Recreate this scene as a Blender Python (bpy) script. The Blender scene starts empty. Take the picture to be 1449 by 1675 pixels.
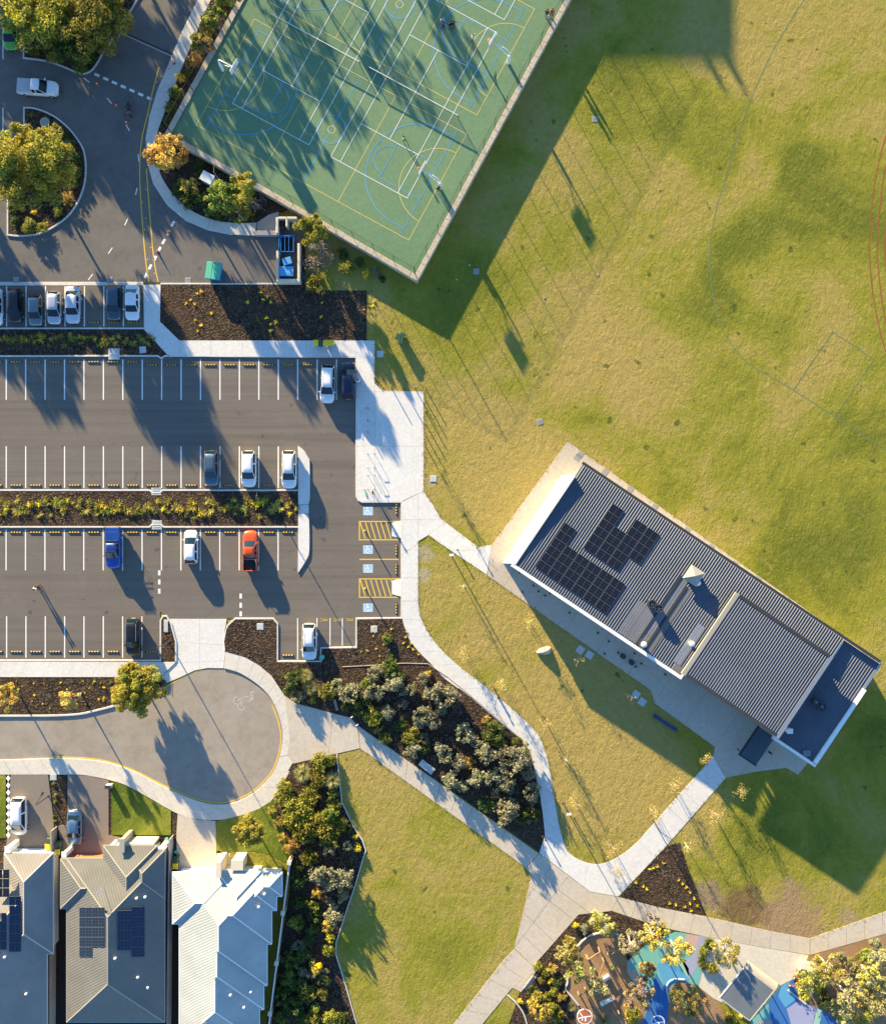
import bpy, bmesh, math, random
from mathutils import Vector, Matrix
R = math.radians
rnd = random.Random(7)
S = bpy.context.scene
COL = S.collection
# ------------------------------------------------------------------ camera, sky, sun, exposure
H = 117.0          # drone height in metres
F = 1492.0         # focal length in photo pixels
cam = bpy.data.cameras.new("camera"); camo = bpy.data.objects.new("camera", cam); COL.objects.link(camo)
camo.location = (0, 0, H); camo.rotation_euler = (0, 0, 0)
cam.sensor_fit = 'VERTICAL'; cam.angle = 2 * math.atan(837.5 / F); cam.clip_start = 1; cam.clip_end = 3000
S.camera = camo
EL = 11.5
SUN = Vector((-0.487 * math.cos(R(EL)), 0.873 * math.cos(R(EL)), math.sin(R(EL)))).normalized()
w = bpy.data.worlds.new("World"); S.world = w; w.use_nodes = True
nt = w.node_tree; bg = nt.nodes['Background']
sky = nt.nodes.new('ShaderNodeTexSky'); sky.sky_type = 'NISHITA'; sky.sun_disc = False
sky.sun_elevation = R(EL); sky.sun_rotation = R(-29.2); sky.air_density = 1.0; sky.dust_density = 0.0; sky.ozone_density = 4.0
nt.links.new(sky.outputs[0], bg.inputs[0]); bg.inputs[1].default_value = 0.10
sl = bpy.data.lights.new("sun", 'SUN'); sl.energy = 5.0; sl.angle = R(0.55); sl.color = (1.0, 0.785, 0.44)
so = bpy.data.objects.new("sun", sl); COL.objects.link(so)
so.rotation_euler = (-SUN).to_track_quat('-Z', 'Y').to_euler(); so.location = (-60, 100, 60)
S.view_settings.view_transform = 'Standard'; S.view_settings.look = 'None'
S.view_settings.exposure = 2.0; S.view_settings.gamma = 1.0
S.view_settings.use_curve_mapping = False

# ------------------------------------------------------------------ helpers
def P(px, py, z=0.0):
    s = (H - z) / F
    return Vector(((px - 724.5) * s, (837.5 - py) * s, z))
def PX(d): return d * H / F     # photo pixels -> metres on the ground
def tag(o, label=None, cat=None, group=None, kind=None):
    if label: o['label'] = label
    if cat: o['category'] = cat
    if group: o['group'] = group
    if kind: o['kind'] = kind
    return o
def thing(name, label, cat, loc=(0, 0, 0), rz=0, group=None):
    o = bpy.data.objects.new(name, None); COL.objects.link(o)
    o.empty_display_size = 0.3
    o.location = loc; o.rotation_euler = (0, 0, rz)
    return tag(o, label, cat, group)
class MB:
    def __init__(s): s.v = []; s.f = []; s.m = []
    def add(s, vs, fs, m=0):
        b = len(s.v); s.v += [tuple(v) for v in vs]
        for f in fs: s.f.append(tuple(b + i for i in f)); s.m.append(m)
        return s
    def box(s, x0, x1, y0, y1, z0, z1, m=0, bev=0.0):
        if bev:
            b = bev
            vs = []
            for z, d in ((z0, 0), (z1 - b, 0), (z1, b)):
                vs += [(x0 + d, y0 + d, z), (x1 - d, y0 + d, z), (x1 - d, y1 - d, z), (x0 + d, y1 - d, z)]
            fs = [(3, 2, 1, 0), (8, 9, 10, 11)]
            for k in (0, 4):
                for i in range(4): j = (i + 1) % 4; fs.append((k + i, k + j, k + 4 + j, k + 4 + i))
            return s.add(vs, fs, m)
        vs = [(x0, y0, z0), (x1, y0, z0), (x1, y1, z0), (x0, y1, z0), (x0, y0, z1), (x1, y0, z1), (x1, y1, z1), (x0, y1, z1)]
        return s.add(vs, [(3, 2, 1, 0), (4, 5, 6, 7), (0, 1, 5, 4), (1, 2, 6, 5), (2, 3, 7, 6), (3, 0, 4, 7)], m)
    def prism(s, pts, z0, z1, m=0, mside=None):
        # pts: list of (x,y), any winding; z0/z1 floats or lists
        n = len(pts)
        a = sum(pts[i][0] * pts[(i + 1) % n][1] - pts[(i + 1) % n][0] * pts[i][1] for i in range(n))
        pts = list(pts) if a > 0 else list(reversed(pts))
        vs = [(p[0], p[1], z0) for p in pts] + [(p[0], p[1], z1) for p in pts]
        s.add(vs, [tuple(range(n, 2 * n))], m)
        b = len(s.v) - 2 * n
        for i in range(n):
            j = (i + 1) % n; s.f.append((b + i, b + j, b + n + j, b + n + i)); s.m.append(m if mside is None else mside)
        return s
    def tube(s, pts, rs, n=8, m=0, cap=True):
        pts = [Vector(p) for p in pts]
        if not isinstance(rs, (list, tuple)): rs = [rs] * len(pts)
        vs = []; fs = []
        for i, p in enumerate(pts):
            d = (pts[min(i + 1, len(pts) - 1)] - pts[max(i - 1, 0)]).normalized()
            q = d.orthogonal().normalized() if abs(d.z) > 0.9 or True else None
            ref = Vector((0, 0, 1)) if abs(d.z) < 0.9 else Vector((1, 0, 0))
            a = d.cross(ref).normalized(); b = d.cross(a).normalized()
            for k in range(n):
                t = 2 * math.pi * k / n; vs.append(p + (a * math.cos(t) + b * math.sin(t)) * rs[i])
        for i in range(len(pts) - 1):
            for k in range(n):
                k2 = (k + 1) % n; fs.append((i * n + k, i * n + k2, (i + 1) * n + k2, (i + 1) * n + k))
        if cap: fs.append(tuple(range(n - 1, -1, -1))); fs.append(tuple((len(pts) - 1) * n + k for k in range(n)))
        return s.add(vs, fs, m)
    def lathe(s, prof, n=16, c=(0, 0), m=0):
        vs = []; fs = []
        for r, z in prof:
            for k in range(n):
                t = 2 * math.pi * k / n; vs.append((c[0] + r * math.cos(t), c[1] + r * math.sin(t), z))
        for i in range(len(prof) - 1):
            for k in range(n):
                k2 = (k + 1) % n; fs.append((i * n + k, i * n + k2, (i + 1) * n + k2, (i + 1) * n + k))
        fs.append(tuple((len(prof) - 1) * n + k for k in range(n))); fs.append(tuple(range(n - 1, -1, -1)))
        return s.add(vs, fs, m)
    def mesh(s, name, mats, smooth=False):
        me = bpy.data.meshes.new(name); me.from_pydata(s.v, [], s.f)
        if not isinstance(mats, (list, tuple)): mats = [mats]
        for m in mats: me.materials.append(m)
        if len(mats) > 1: me.polygons.foreach_set('material_index', s.m)
        if smooth: me.polygons.foreach_set('use_smooth', [True] * len(me.polygons))
        me.update(); return me
    def build(s, name, mats, parent=None, smooth=False, label=None, cat=None, group=None, kind=None, loc=None, rz=None):
        return link(name, s.mesh(name, mats, smooth), parent, label, cat, group, kind, loc, rz)
def link(name, me, parent=None, label=None, cat=None, group=None, kind=None, loc=None, rz=None):
    o = bpy.data.objects.new(name, me); COL.objects.link(o)
    if parent is not None: o.parent = parent
    if loc is not None: o.location = loc
    if rz is not None: o.rotation_euler = (0, 0, rz)
    return tag(o, label, cat, group, kind)
def copy_tree(o, parent=None):
    c = o.copy(); COL.objects.link(c); c.parent = parent
    for ch in list(o.children): copy_tree(ch, c)
    return c
def W2(pts, z=0.0): return [P(x, y, z) for x, y in pts]
def cr(pts, n=6, closed=False):
    # Catmull-Rom through points
    out = []; N = len(pts); rng = range(N if closed else N - 1)
    for i in rng:
        p = [pts[(i + k) % N] if closed else pts[max(0, min(N - 1, i + k))] for k in (-1, 0, 1, 2)]
        for j in range(n):
            t = j / n
            out.append(tuple(0.5 * ((2 * p[1][c]) + (-p[0][c] + p[2][c]) * t + (2 * p[0][c] - 5 * p[1][c] + 4 * p[2][c] - p[3][c]) * t * t + (-p[0][c] + 3 * p[1][c] - 3 * p[2][c] + p[3][c]) * t ** 3) for c in (0, 1)))
    if not closed: out.append(tuple(pts[-1]))
    return out
def sheet(name, pts, z, mat, label, cat='ground', kind='structure', parent=None):
    """flat polygon from photo points at height z, triangulated"""
    q = W2(pts, z)
    bm = bmesh.new(); vs = [bm.verts.new(p) for p in q]
    f = bm.faces.new(vs); bm.normal_update()
    if f.normal.z < 0: f.normal_flip()
    bmesh.ops.triangulate(bm, faces=[f])
    me = bpy.data.meshes.new(name); bm.to_mesh(me); bm.free(); me.materials.append(mat)
    if parent is not None: return link(name, me, parent)
    return link(name, me, None, label, cat, None, kind)
def slab(name, pts, z, th, mat, parent=None, **kw):
    q = W2(pts, z); bm = bmesh.new()
    f = bm.faces.new([bm.verts.new(p) for p in q]); bm.normal_update()
    if f.normal.z < 0: f.normal_flip()
    r = bmesh.ops.extrude_face_region(bm, geom=[f])
    nv = [g for g in r['geom'] if isinstance(g, bmesh.types.BMVert)]
    ov = [v for v in bm.verts if v not in nv]
    # extruded copy becomes the top; old one goes down
    for v in ov: v.co.z -= th
    bmesh.ops.recalc_face_normals(bm, faces=bm.faces)
    bmesh.ops.triangulate(bm, faces=[g for g in bm.faces if len(g.verts) > 4])
    me = bpy.data.meshes.new(name); bm.to_mesh(me); bm.free(); me.materials.append(mat)
    return link(name, me, parent, **kw)
def clip(poly, p, n, d):
    """keep part of 2D polygon where (x-p).n >= d"""
    out = []; N = len(poly)
    for i in range(N):
        a = poly[i]; b = poly[(i + 1) % N]
        sa = (a[0] - p[0]) * n[0] + (a[1] - p[1]) * n[1] - d; sb = (b[0] - p[0]) * n[0] + (b[1] - p[1]) * n[1] - d
        if sa >= 0: out.append(a)
        if (sa >= 0) != (sb >= 0):
            t = sa / (sa - sb); out.append((a[0] + (b[0] - a[0]) * t, a[1] + (b[1] - a[1]) * t))
    return out
def parea(p): return abs(sum(p[i][0] * p[(i + 1) % len(p)][1] - p[(i + 1) % len(p)][0] * p[i][1] for i in range(len(p)))) / 2
def slabs(par, pts, z, th, mat, cuts, gap, name='slab'):
    """cut a polygon (photo px) by lines ((x,y),(dx,dy)) into concrete slabs with open joints"""
    pieces = [pts]
    for (p, d) in cuts:
        l = math.hypot(*d); n = (-d[1] / l, d[0] / l); new = []
        for q in pieces:
            for sgn in (1, -1):
                c = clip(q, p, (n[0] * sgn, n[1] * sgn), gap / 2)
                if len(c) >= 3 and parea(c) > 12: new.append(c)
        pieces = new
    for q in pieces: slab(name, q, z + rnd.uniform(-.004, .004), th, mat, par)
def resample(pts, n):
    L = [0]
    for i in range(1, len(pts)): L.append(L[-1] + math.dist(pts[i], pts[i - 1]))
    out = []
    for k in range(n + 1):
        t = L[-1] * k / n
        i = max(j for j in range(len(L)) if L[j] <= t + 1e-9); i = min(i, len(pts) - 2)
        u = (t - L[i]) / max(1e-9, L[i + 1] - L[i])
        out.append((pts[i][0] + (pts[i + 1][0] - pts[i][0]) * u, pts[i][1] + (pts[i + 1][1] - pts[i][1]) * u))
    return out
def ribbon_slabs(par, left, right, n, z, th, mat, gap, sub=3, name='slab'):
    A = resample(left, n * sub); B = resample(right, n * sub)
    for k in range(n):
        a = A[k * sub:k * sub + sub + 1]; b = B[k * sub:k * sub + sub + 1]
        def sh(p, q):
            l = max(1e-6, math.dist(p, q)); return (p[0] + (q[0] - p[0]) * gap / 2 / l, p[1] + (q[1] - p[1]) * gap / 2 / l)
        a2 = [sh(a[0], a[1])] + a[1:-1] + [sh(a[-1], a[-2])]; b2 = [sh(b[0], b[1])] + b[1:-1] + [sh(b[-1], b[-2])]
        slab(name, a2 + b2[::-1], z + rnd.uniform(-.004, .004), th, mat, par)
def offs(q, d, closed=False):
    out = []; N = len(q)
    for i in range(N):
        if closed: a, b, c = q[i - 1], q[i], q[(i + 1) % N]
        else: a, b, c = q[max(0, i - 1)], q[i], q[min(N - 1, i + 1)]
        n1 = Vector((-(b[1] - a[1]), b[0] - a[0])); n2 = Vector((-(c[1] - b[1]), c[0] - b[0]))
        if n1.length < 1e-9: n1 = n2
        if n2.length < 1e-9: n2 = n1
        n1.normalize(); n2.normalize(); m = n1 + n2
        if m.length < 1e-6: m = n1
        m.normalize(); k = d / max(0.4, m.dot(n1)); out.append((b[0] + m.x * k, b[1] + m.y * k))
    return out
def strip(mb, pts, width, z0, z1, closed=False, m=0, px=True, zt=None):
    """ribbon along polyline; z1>z0 gives a solid kerb, equal gives a flat line"""
    q = [(p.x, p.y) for p in W2(pts, z1)] if px else [(p[0], p[1]) for p in pts]
    A = offs(q, width / 2, closed); B = offs(q, -width / 2, closed); N = len(q); rng = range(N if closed else N - 1)
    if z1 - z0 < 1e-6:
        b = len(mb.v); mb.v += [(p[0], p[1], z1) for p in A] + [(p[0], p[1], z1) for p in B]
        for i in rng: j = (i + 1) % N; mb.f.append((b + N + i, b + N + j, b + j, b + i)); mb.m.append(m)
        return mb
    ch = min(0.02, width * .2)
    A2 = offs(q, width / 2 - ch, closed); B2 = offs(q, -width / 2 + ch, closed)
    rows = [[(p[0], p[1], z0) for p in A], [(p[0], p[1], z1 - ch) for p in A], [(p[0], p[1], z1) for p in A2], [(p[0], p[1], z1) for p in B2], [(p[0], p[1], z1 - ch) for p in B], [(p[0], p[1], z0) for p in B]]
    b = len(mb.v)
    for r in rows: mb.v += r
    for i in rng:
        j = (i + 1) % N
        for k in range(5): mb.f.append((b + k * N + j, b + k * N + i, b + (k + 1) * N + i, b + (k + 1) * N + j)); mb.m.append(m)
    if not closed:
        mb.f.append(tuple(b + k * N for k in range(6))); mb.m.append(m)
        mb.f.append(tuple(b + k * N + N - 1 for k in range(5, -1, -1))); mb.m.append(m)
    return mb
def kerb(pts, label, width=.2, h=.135, closed=False, mat=None, z0=-.04):
    mb = MB(); strip(mb, pts, width, z0, h, closed)
    return mb.build('kerb', mat or M['kerb'], None, label=label, cat='kerb', kind='structure')
def line(par, name, pts, width, z, mat, closed=False):
    mb = MB(); strip(mb, pts, width, z, z, closed)
    return mb.build(name, mat, par)

# ------------------------------------------------------------------ materials
M = {}
def nodes(name):
    m = bpy.data.materials.new(name); m.use_nodes = True; t = m.node_tree
    return m, t, t.nodes['Principled BSDF']
def N(t, ty, **kw):
    n = t.nodes.new(ty)
    for k, v in kw.items():
        if hasattr(n, k) and k not in n.inputs: setattr(n, k, v)
        else: n.inputs[k].default_value = v
    return n
def plain(key, col, rough=.6, metal=0.0, spec=.4, coat=0, trans=0):
    m, t, b = nodes(key); b.inputs['Base Color'].default_value = (*col, 1); b.inputs['Roughness'].default_value = rough
    b.inputs['Metallic'].default_value = metal; b.inputs['Specular IOR Level'].default_value = spec
    if coat: b.inputs['Coat Weight'].default_value = coat; b.inputs['Coat Roughness'].default_value = .05
    M[key] = m; return m
def ramp(t, fac, stops):
    r = t.nodes.new('ShaderNodeValToRGB'); t.links.new(fac, r.inputs[0])
    el = r.color_ramp.elements
    while len(el) > 1: el.remove(el[-1])
    el[0].position = stops[0][0]; el[0].color = (*stops[0][1], 1)
    for p, c in stops[1:]:
        e = el.new(p); e.color = (*c, 1)
    return r.outputs[0]
def pos(t): return t.nodes.new('ShaderNodeNewGeometry').outputs['Position']
def noise(t, scale, detail=4, rough=.55, vec=None, dist=0.0):
    n = N(t, 'ShaderNodeTexNoise', Scale=scale, Detail=detail, Roughness=rough, Distortion=dist)
    t.links.new(vec if vec is not None else pos(t), n.inputs['Vector']); return n.outputs['Fac']
def mix(t, fac, a, b, mode='MIX'):
    n = t.nodes.new('ShaderNodeMix'); n.data_type = 'RGBA'; n.blend_type = mode
    for i, v in ((0, fac), (6, a), (7, b)):
        if hasattr(v, 'links') or hasattr(v, 'is_linked'): t.links.new(v, n.inputs[i])
        else: n.inputs[i].default_value = v if i == 0 else (*v, 1)
    return n.outputs[2]
def math_(t, op, a, b=None, clampv=False):
    n = t.nodes.new('ShaderNodeMath'); n.operation = op; n.use_clamp = clampv
    for i, v in ((0, a), (1, b)):
        if v is None: continue
        if hasattr(v, 'is_linked'): t.links.new(v, n.inputs[i])
        else: n.inputs[i].default_value = v
    return n.outputs[0]
def bump(t, b, h, dist=.02, strength=1.0):
    n = N(t, 'ShaderNodeBump', Strength=strength, Distance=dist); t.links.new(h, n.inputs['Height']); t.links.new(n.outputs[0], b.inputs['Normal'])
def rough_mat(key, c1, c2, macro=.08, micro=6.0, rough=.9, bdist=.01, bscale=30, spec=.25, stain=None, c3=None):
    m, t, b = nodes(key); p = pos(t)
    f1 = noise(t, macro, 5, .6, p); f2 = noise(t, micro, 5, .65, p)
    c = ramp(t, f1, [(.35, c1), (.65, c2)])
    c = mix(t, .35, c, ramp(t, f2, [(.3, tuple(x * .75 for x in c1)), (.7, tuple(min(1, x * 1.25) for x in c2))]))
    if c3:
        f3 = noise(t, macro * 4.1, 6, .7, p, .6); c = mix(t, ramp(t, f3, [(.56, (0, 0, 0)), (.72, (.6, .6, .6))]), c, c3)
    t.links.new(c, b.inputs['Base Color']); b.inputs['Roughness'].default_value = rough; b.inputs['Specular IOR Level'].default_value = spec
    if bdist: bump(t, b, noise(t, bscale, 3, .6, p), bdist)
    M[key] = m; return m
# ---- surface materials
rough_mat('asphalt_new', (.142, .124, .106), (.160, .140, .120), .05, 5, .92, .006, 40, .3, c3=(.178, .158, .138))
def asphalt_wear(key, horiz=True):
    m = M[key]; t = m.node_tree; b = t.nodes['Principled BSDF']; src = b.inputs['Base Color'].links[0].from_socket; p = pos(t)
    mp = N(t, 'ShaderNodeMapping'); mp.inputs['Scale'].default_value = (.018, .9, 1) if horiz else (.5, .5, 1); t.links.new(p, mp.inputs['Vector'])
    st = noise(t, 1.0, 6, .7, mp.outputs[0], .2)
    c = mix(t, 1.0, src, ramp(t, st, [(.3, (.80, .80, .80)), (.5, (1, 1, 1)), (.72, (1.12, 1.11, 1.09))]), 'MULTIPLY')
    sp = noise(t, .75, 2, .4, p); c = mix(t, ramp(t, sp, [(.70, (0, 0, 0)), (.78, (.55, .55, .55))]), c, (.045, .042, .04))
    f = noise(t, .16, 8, .75, p, 1.2); c = mix(t, ramp(t, f, [(.60, (0, 0, 0)), (.8, (.5, .5, .5))]), c, (.24, .215, .185))
    v = N(t, 'ShaderNodeTexVoronoi', Scale=.045); v.feature = 'DISTANCE_TO_EDGE'; t.links.new(p, v.inputs['Vector'])
    wv = N(t, 'ShaderNodeMath'); wv.operation = 'LESS_THAN'; t.links.new(v.outputs['Distance'], wv.inputs[0]); wv.inputs[1].default_value = .0022
    c = mix(t, math_(t, 'MULTIPLY', wv.outputs[0], .10), c, (.05, .047, .045))
    t.links.new(c, b.inputs['Base Color'])
rough_mat('asphalt_road', (.132, .122, .112), (.152, .142, .130), .06, 5, .9, .006, 40, .3, c3=(.12, .11, .10))
rough_mat('asphalt_old', (.29, .25, .205), (.325, .285, .235), .1, 6, .95, .008, 40, .2, c3=(.24, .20, .16))
rough_mat('asphalt_drive', (.20, .168, .142), (.23, .20, .17), .2, 6, .95, .006, 40, .2)
rough_mat('concrete_new', (.58, .565, .535), (.66, .645, .61), .12, 3, .85, .003, 40, .3, c3=(.54, .52, .49))
rough_mat('concrete_tan', (.47, .41, .33), (.54, .48, .395), .15, 3, .9, .004, 40, .25, c3=(.42, .355, .28))
rough_mat('concrete_apron', (.43, .375, .30), (.49, .43, .355), .12, 3, .9, .003, 40, .25, c3=(.39, .33, .26))
rough_mat('concrete_pale', (.55, .51, .44), (.62, .58, .50), .2, 3, .9, .003, 40, .25, c3=(.5, .45, .38))
rough_mat('kerb', (.52, .50, .46), (.62, .60, .56), .5, 4, .85, .003, 40, .3)
rough_mat('limestone', (.44, .36, .25), (.58, .50, .39), .7, 5, .9, .02, 14, .2, c3=(.42, .28, .15))
rough_mat('court_green', (.112, .205, .108), (.140, .235, .125), .07, 2.2, .8, .003, 50, .3, c3=(.15, .215, .11))
rough_mat('sand', (.42, .33, .23), (.50, .41, .30), .4, 5, .95, .02, 8, .1)
rough_mat('bark_ground', (.27, .165, .09), (.36, .23, .13), .5, 7, .95, .05, 10, .1, c3=(.15, .09, .05))
rough_mat('timber', (.22, .13, .07), (.33, .22, .13), 1.2, 12, .8, .01, 20, .2)
rough_mat('timber_grey', (.30, .25, .19), (.40, .34, .27), 1.2, 12, .8, .01, 20, .2)
rough_mat('rock', (.34, .31, .27), (.48, .43, .36), 1.5, 8, .9, .05, 8, .2)
rough_mat('bark', (.16, .12, .09), (.30, .25, .20), 2, 14, .9, .02, 20, .15)
rough_mat('pale_bark', (.45, .40, .33), (.62, .56, .48), 2, 14, .8, .02, 20, .15)
for k, c in (('rubber_teal', (.16, .42, .40)), ('rubber_blue', (.10, .34, .58)), ('rubber_deep', (.045, .16, .42)), ('rubber_lilac', (.33, .35, .52)), ('rubber_coral', (.5, .34, .31)), ('rubber_green', (.30, .52, .40))):
    rough_mat(k, tuple(x * .93 for x in c), c, .4, 8, .9, .004, 40, .2)
def mulch_mat():
    m, t, b = nodes('mulch'); p = pos(t)
    v = N(t, 'ShaderNodeTexVoronoi', Scale=5.5); t.links.new(p, v.inputs['Vector'])
    g = ramp(t, v.outputs['Color'], [(.15, (.018, .013, .010)), (.6, (.055, .040, .030)), (.95, (.16, .115, .08))])
    f = noise(t, .25, 5, .6, p)
    c = mix(t, ramp(t, f, [(.4, (0, 0, 0)), (.7, (.7, .7, .7))]), g, (.085, .055, .036))
    t.links.new(c, b.inputs['Base Color']); b.inputs['Roughness'].default_value = .95; b.inputs['Specular IOR Level'].default_value = .1
    h = math_(t, 'ADD', v.outputs['Distance'], noise(t, 9, 4, .7, p)); bump(t, b, h, .10); M['mulch'] = m
mulch_mat()
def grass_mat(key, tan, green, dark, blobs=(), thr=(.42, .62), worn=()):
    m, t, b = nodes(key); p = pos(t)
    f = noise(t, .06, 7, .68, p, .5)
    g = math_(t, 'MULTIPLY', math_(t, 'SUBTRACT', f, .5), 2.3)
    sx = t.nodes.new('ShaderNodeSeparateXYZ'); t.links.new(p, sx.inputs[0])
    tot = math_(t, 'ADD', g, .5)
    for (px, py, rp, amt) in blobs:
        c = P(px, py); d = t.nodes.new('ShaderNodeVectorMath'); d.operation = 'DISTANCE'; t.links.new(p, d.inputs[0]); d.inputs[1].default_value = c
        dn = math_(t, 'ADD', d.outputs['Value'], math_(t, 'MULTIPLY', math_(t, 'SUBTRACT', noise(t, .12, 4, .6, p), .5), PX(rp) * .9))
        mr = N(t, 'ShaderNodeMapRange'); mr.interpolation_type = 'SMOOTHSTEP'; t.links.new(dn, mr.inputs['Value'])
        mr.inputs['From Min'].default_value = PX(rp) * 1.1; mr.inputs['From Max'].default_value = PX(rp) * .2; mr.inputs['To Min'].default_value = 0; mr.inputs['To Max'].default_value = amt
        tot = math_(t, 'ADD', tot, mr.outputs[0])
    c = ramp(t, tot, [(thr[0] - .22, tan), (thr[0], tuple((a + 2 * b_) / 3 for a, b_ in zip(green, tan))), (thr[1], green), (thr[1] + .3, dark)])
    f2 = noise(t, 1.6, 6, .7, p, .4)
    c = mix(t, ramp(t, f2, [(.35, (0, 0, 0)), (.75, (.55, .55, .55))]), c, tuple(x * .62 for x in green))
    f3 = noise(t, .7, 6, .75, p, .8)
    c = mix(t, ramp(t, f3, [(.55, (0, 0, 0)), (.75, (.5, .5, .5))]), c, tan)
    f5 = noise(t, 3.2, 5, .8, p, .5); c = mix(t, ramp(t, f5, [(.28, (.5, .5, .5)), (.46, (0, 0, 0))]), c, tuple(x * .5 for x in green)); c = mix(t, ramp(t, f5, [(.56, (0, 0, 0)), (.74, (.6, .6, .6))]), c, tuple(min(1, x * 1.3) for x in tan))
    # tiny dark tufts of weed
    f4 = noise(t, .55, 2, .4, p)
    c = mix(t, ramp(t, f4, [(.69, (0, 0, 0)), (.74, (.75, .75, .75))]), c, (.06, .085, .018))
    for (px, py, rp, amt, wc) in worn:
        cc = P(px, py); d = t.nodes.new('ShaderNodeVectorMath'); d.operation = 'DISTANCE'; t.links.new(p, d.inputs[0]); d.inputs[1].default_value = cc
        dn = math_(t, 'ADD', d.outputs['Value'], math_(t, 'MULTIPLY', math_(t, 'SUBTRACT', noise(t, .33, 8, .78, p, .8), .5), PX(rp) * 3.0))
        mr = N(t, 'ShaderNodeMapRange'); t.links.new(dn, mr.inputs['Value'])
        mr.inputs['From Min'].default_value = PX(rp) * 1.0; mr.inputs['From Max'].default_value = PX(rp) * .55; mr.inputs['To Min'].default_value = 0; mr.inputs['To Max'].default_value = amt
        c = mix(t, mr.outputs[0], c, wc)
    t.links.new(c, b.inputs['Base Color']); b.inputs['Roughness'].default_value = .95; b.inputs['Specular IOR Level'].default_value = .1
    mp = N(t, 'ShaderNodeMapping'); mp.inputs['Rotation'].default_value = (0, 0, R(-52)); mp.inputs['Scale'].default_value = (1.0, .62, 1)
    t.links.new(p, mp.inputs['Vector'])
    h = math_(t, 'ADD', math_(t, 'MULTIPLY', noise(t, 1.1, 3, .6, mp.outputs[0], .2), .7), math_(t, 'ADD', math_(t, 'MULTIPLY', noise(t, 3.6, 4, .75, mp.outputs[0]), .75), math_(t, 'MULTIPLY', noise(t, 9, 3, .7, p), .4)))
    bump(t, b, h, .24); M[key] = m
WORN = (.33, .245, .17)
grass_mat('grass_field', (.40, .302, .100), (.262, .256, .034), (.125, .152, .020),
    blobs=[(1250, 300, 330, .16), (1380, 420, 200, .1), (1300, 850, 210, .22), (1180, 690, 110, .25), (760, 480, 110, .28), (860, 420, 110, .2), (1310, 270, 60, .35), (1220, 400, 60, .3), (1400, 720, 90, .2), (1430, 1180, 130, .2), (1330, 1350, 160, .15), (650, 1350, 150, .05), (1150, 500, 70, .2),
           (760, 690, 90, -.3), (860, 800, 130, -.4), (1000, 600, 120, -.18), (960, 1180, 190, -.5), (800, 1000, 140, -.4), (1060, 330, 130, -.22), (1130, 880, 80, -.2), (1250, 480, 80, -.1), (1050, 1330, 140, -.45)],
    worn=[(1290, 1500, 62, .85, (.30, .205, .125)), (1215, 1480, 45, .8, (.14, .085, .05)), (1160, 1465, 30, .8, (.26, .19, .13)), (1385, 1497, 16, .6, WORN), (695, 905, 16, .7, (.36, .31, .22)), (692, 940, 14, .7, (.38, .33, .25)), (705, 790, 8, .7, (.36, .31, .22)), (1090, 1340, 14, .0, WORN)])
grass_mat('grass_lawn', (.40, .305, .095), (.265, .258, .036), (.15, .17, .028), thr=(.45, .7))
grass_mat('grass_green', (.27, .265, .045), (.18, .22, .032), (.09, .135, .018), thr=(.35, .55))
# ---- paints, metals
for k, c, r in (('white_line', (.78, .77, .73), .7), ('white_faded', (.42, .40, .36), .8), ('yellow_line', (.72, .47, .05), .7), ('yellow_faded', (.55, .36, .08), .8), ('court_yellow', (.62, .48, .12), .7), ('court_blue', (.09, .33, .60), .7), ('court_white', (.72, .74, .70), .7),
    ('field_line', (.12, .165, .085), .9), ('field_red', (.25, .08, .025), .9), ('sign_blue', (.26, .48, .72), .6),
    ('black', (.012, .012, .013), .5), ('rubber', (.022, .022, .024), .8), ('stop_yellow', (.62, .40, .03), .6), ('dark_metal', (.04, .043, .048), .45), ('grey_metal', (.30, .31, .32), .45), ('white_paint', (.80, .80, .78), .5), ('cream', (.62, .55, .44), .7),
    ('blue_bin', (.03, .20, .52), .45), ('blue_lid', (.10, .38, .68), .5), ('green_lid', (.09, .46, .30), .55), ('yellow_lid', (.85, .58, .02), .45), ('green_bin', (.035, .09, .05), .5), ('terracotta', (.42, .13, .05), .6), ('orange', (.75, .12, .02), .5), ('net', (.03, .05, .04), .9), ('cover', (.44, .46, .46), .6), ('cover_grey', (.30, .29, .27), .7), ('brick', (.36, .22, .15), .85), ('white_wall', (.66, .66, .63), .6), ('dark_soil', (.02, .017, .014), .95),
    ('roof_trim', (.34, .32, .27), .4), ('panel_frame', (.13, .135, .14), .4), ('yellow_post', (.75, .52, .03), .5), ('hat_blue', (.015, .04, .16), .5)): plain(k, c, r)
plain('glass', (.006, .016, .024), .08, 0, .45); plain('solar', (.007, .008, .012), .12, 0, .5, coat=.6); plain('solar_blue', (.008, .016, .05), .12, 0, .5, coat=.6)
plain('chrome', (.6, .6, .6), .2, 1.0); plain('zinc', (.55, .56, .56), .4, .8); plain('lamp_clear', (.55, .56, .56), .15, 0, .6); plain('lamp_red', (.30, .012, .012), .2, 0, .6); plain('amber', (.6, .2, .02), .3)
def roof_mat(key, c, pitch=0, rough=.45):
    m, t, b = nodes(key); p = pos(t); f = noise(t, .35, 5, .6, p)
    col = ramp(t, f, [(.35, tuple(x * .9 for x in c)), (.65, tuple(min(1, x * 1.08) for x in c))])
    t.links.new(col, b.inputs['Base Color']); b.inputs['Roughness'].default_value = rough; b.inputs['Specular IOR Level'].default_value = .4
    if pitch:
        uv = t.nodes.new('ShaderNodeUVMap'); wv = N(t, 'ShaderNodeTexWave', Scale=1.0 / pitch * .314); wv.bands_direction = 'X'; t.links.new(uv.outputs[0], wv.inputs[0]); bump(t, b, wv.outputs['Fac'], .03, 1.0)
    M[key] = m
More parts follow.
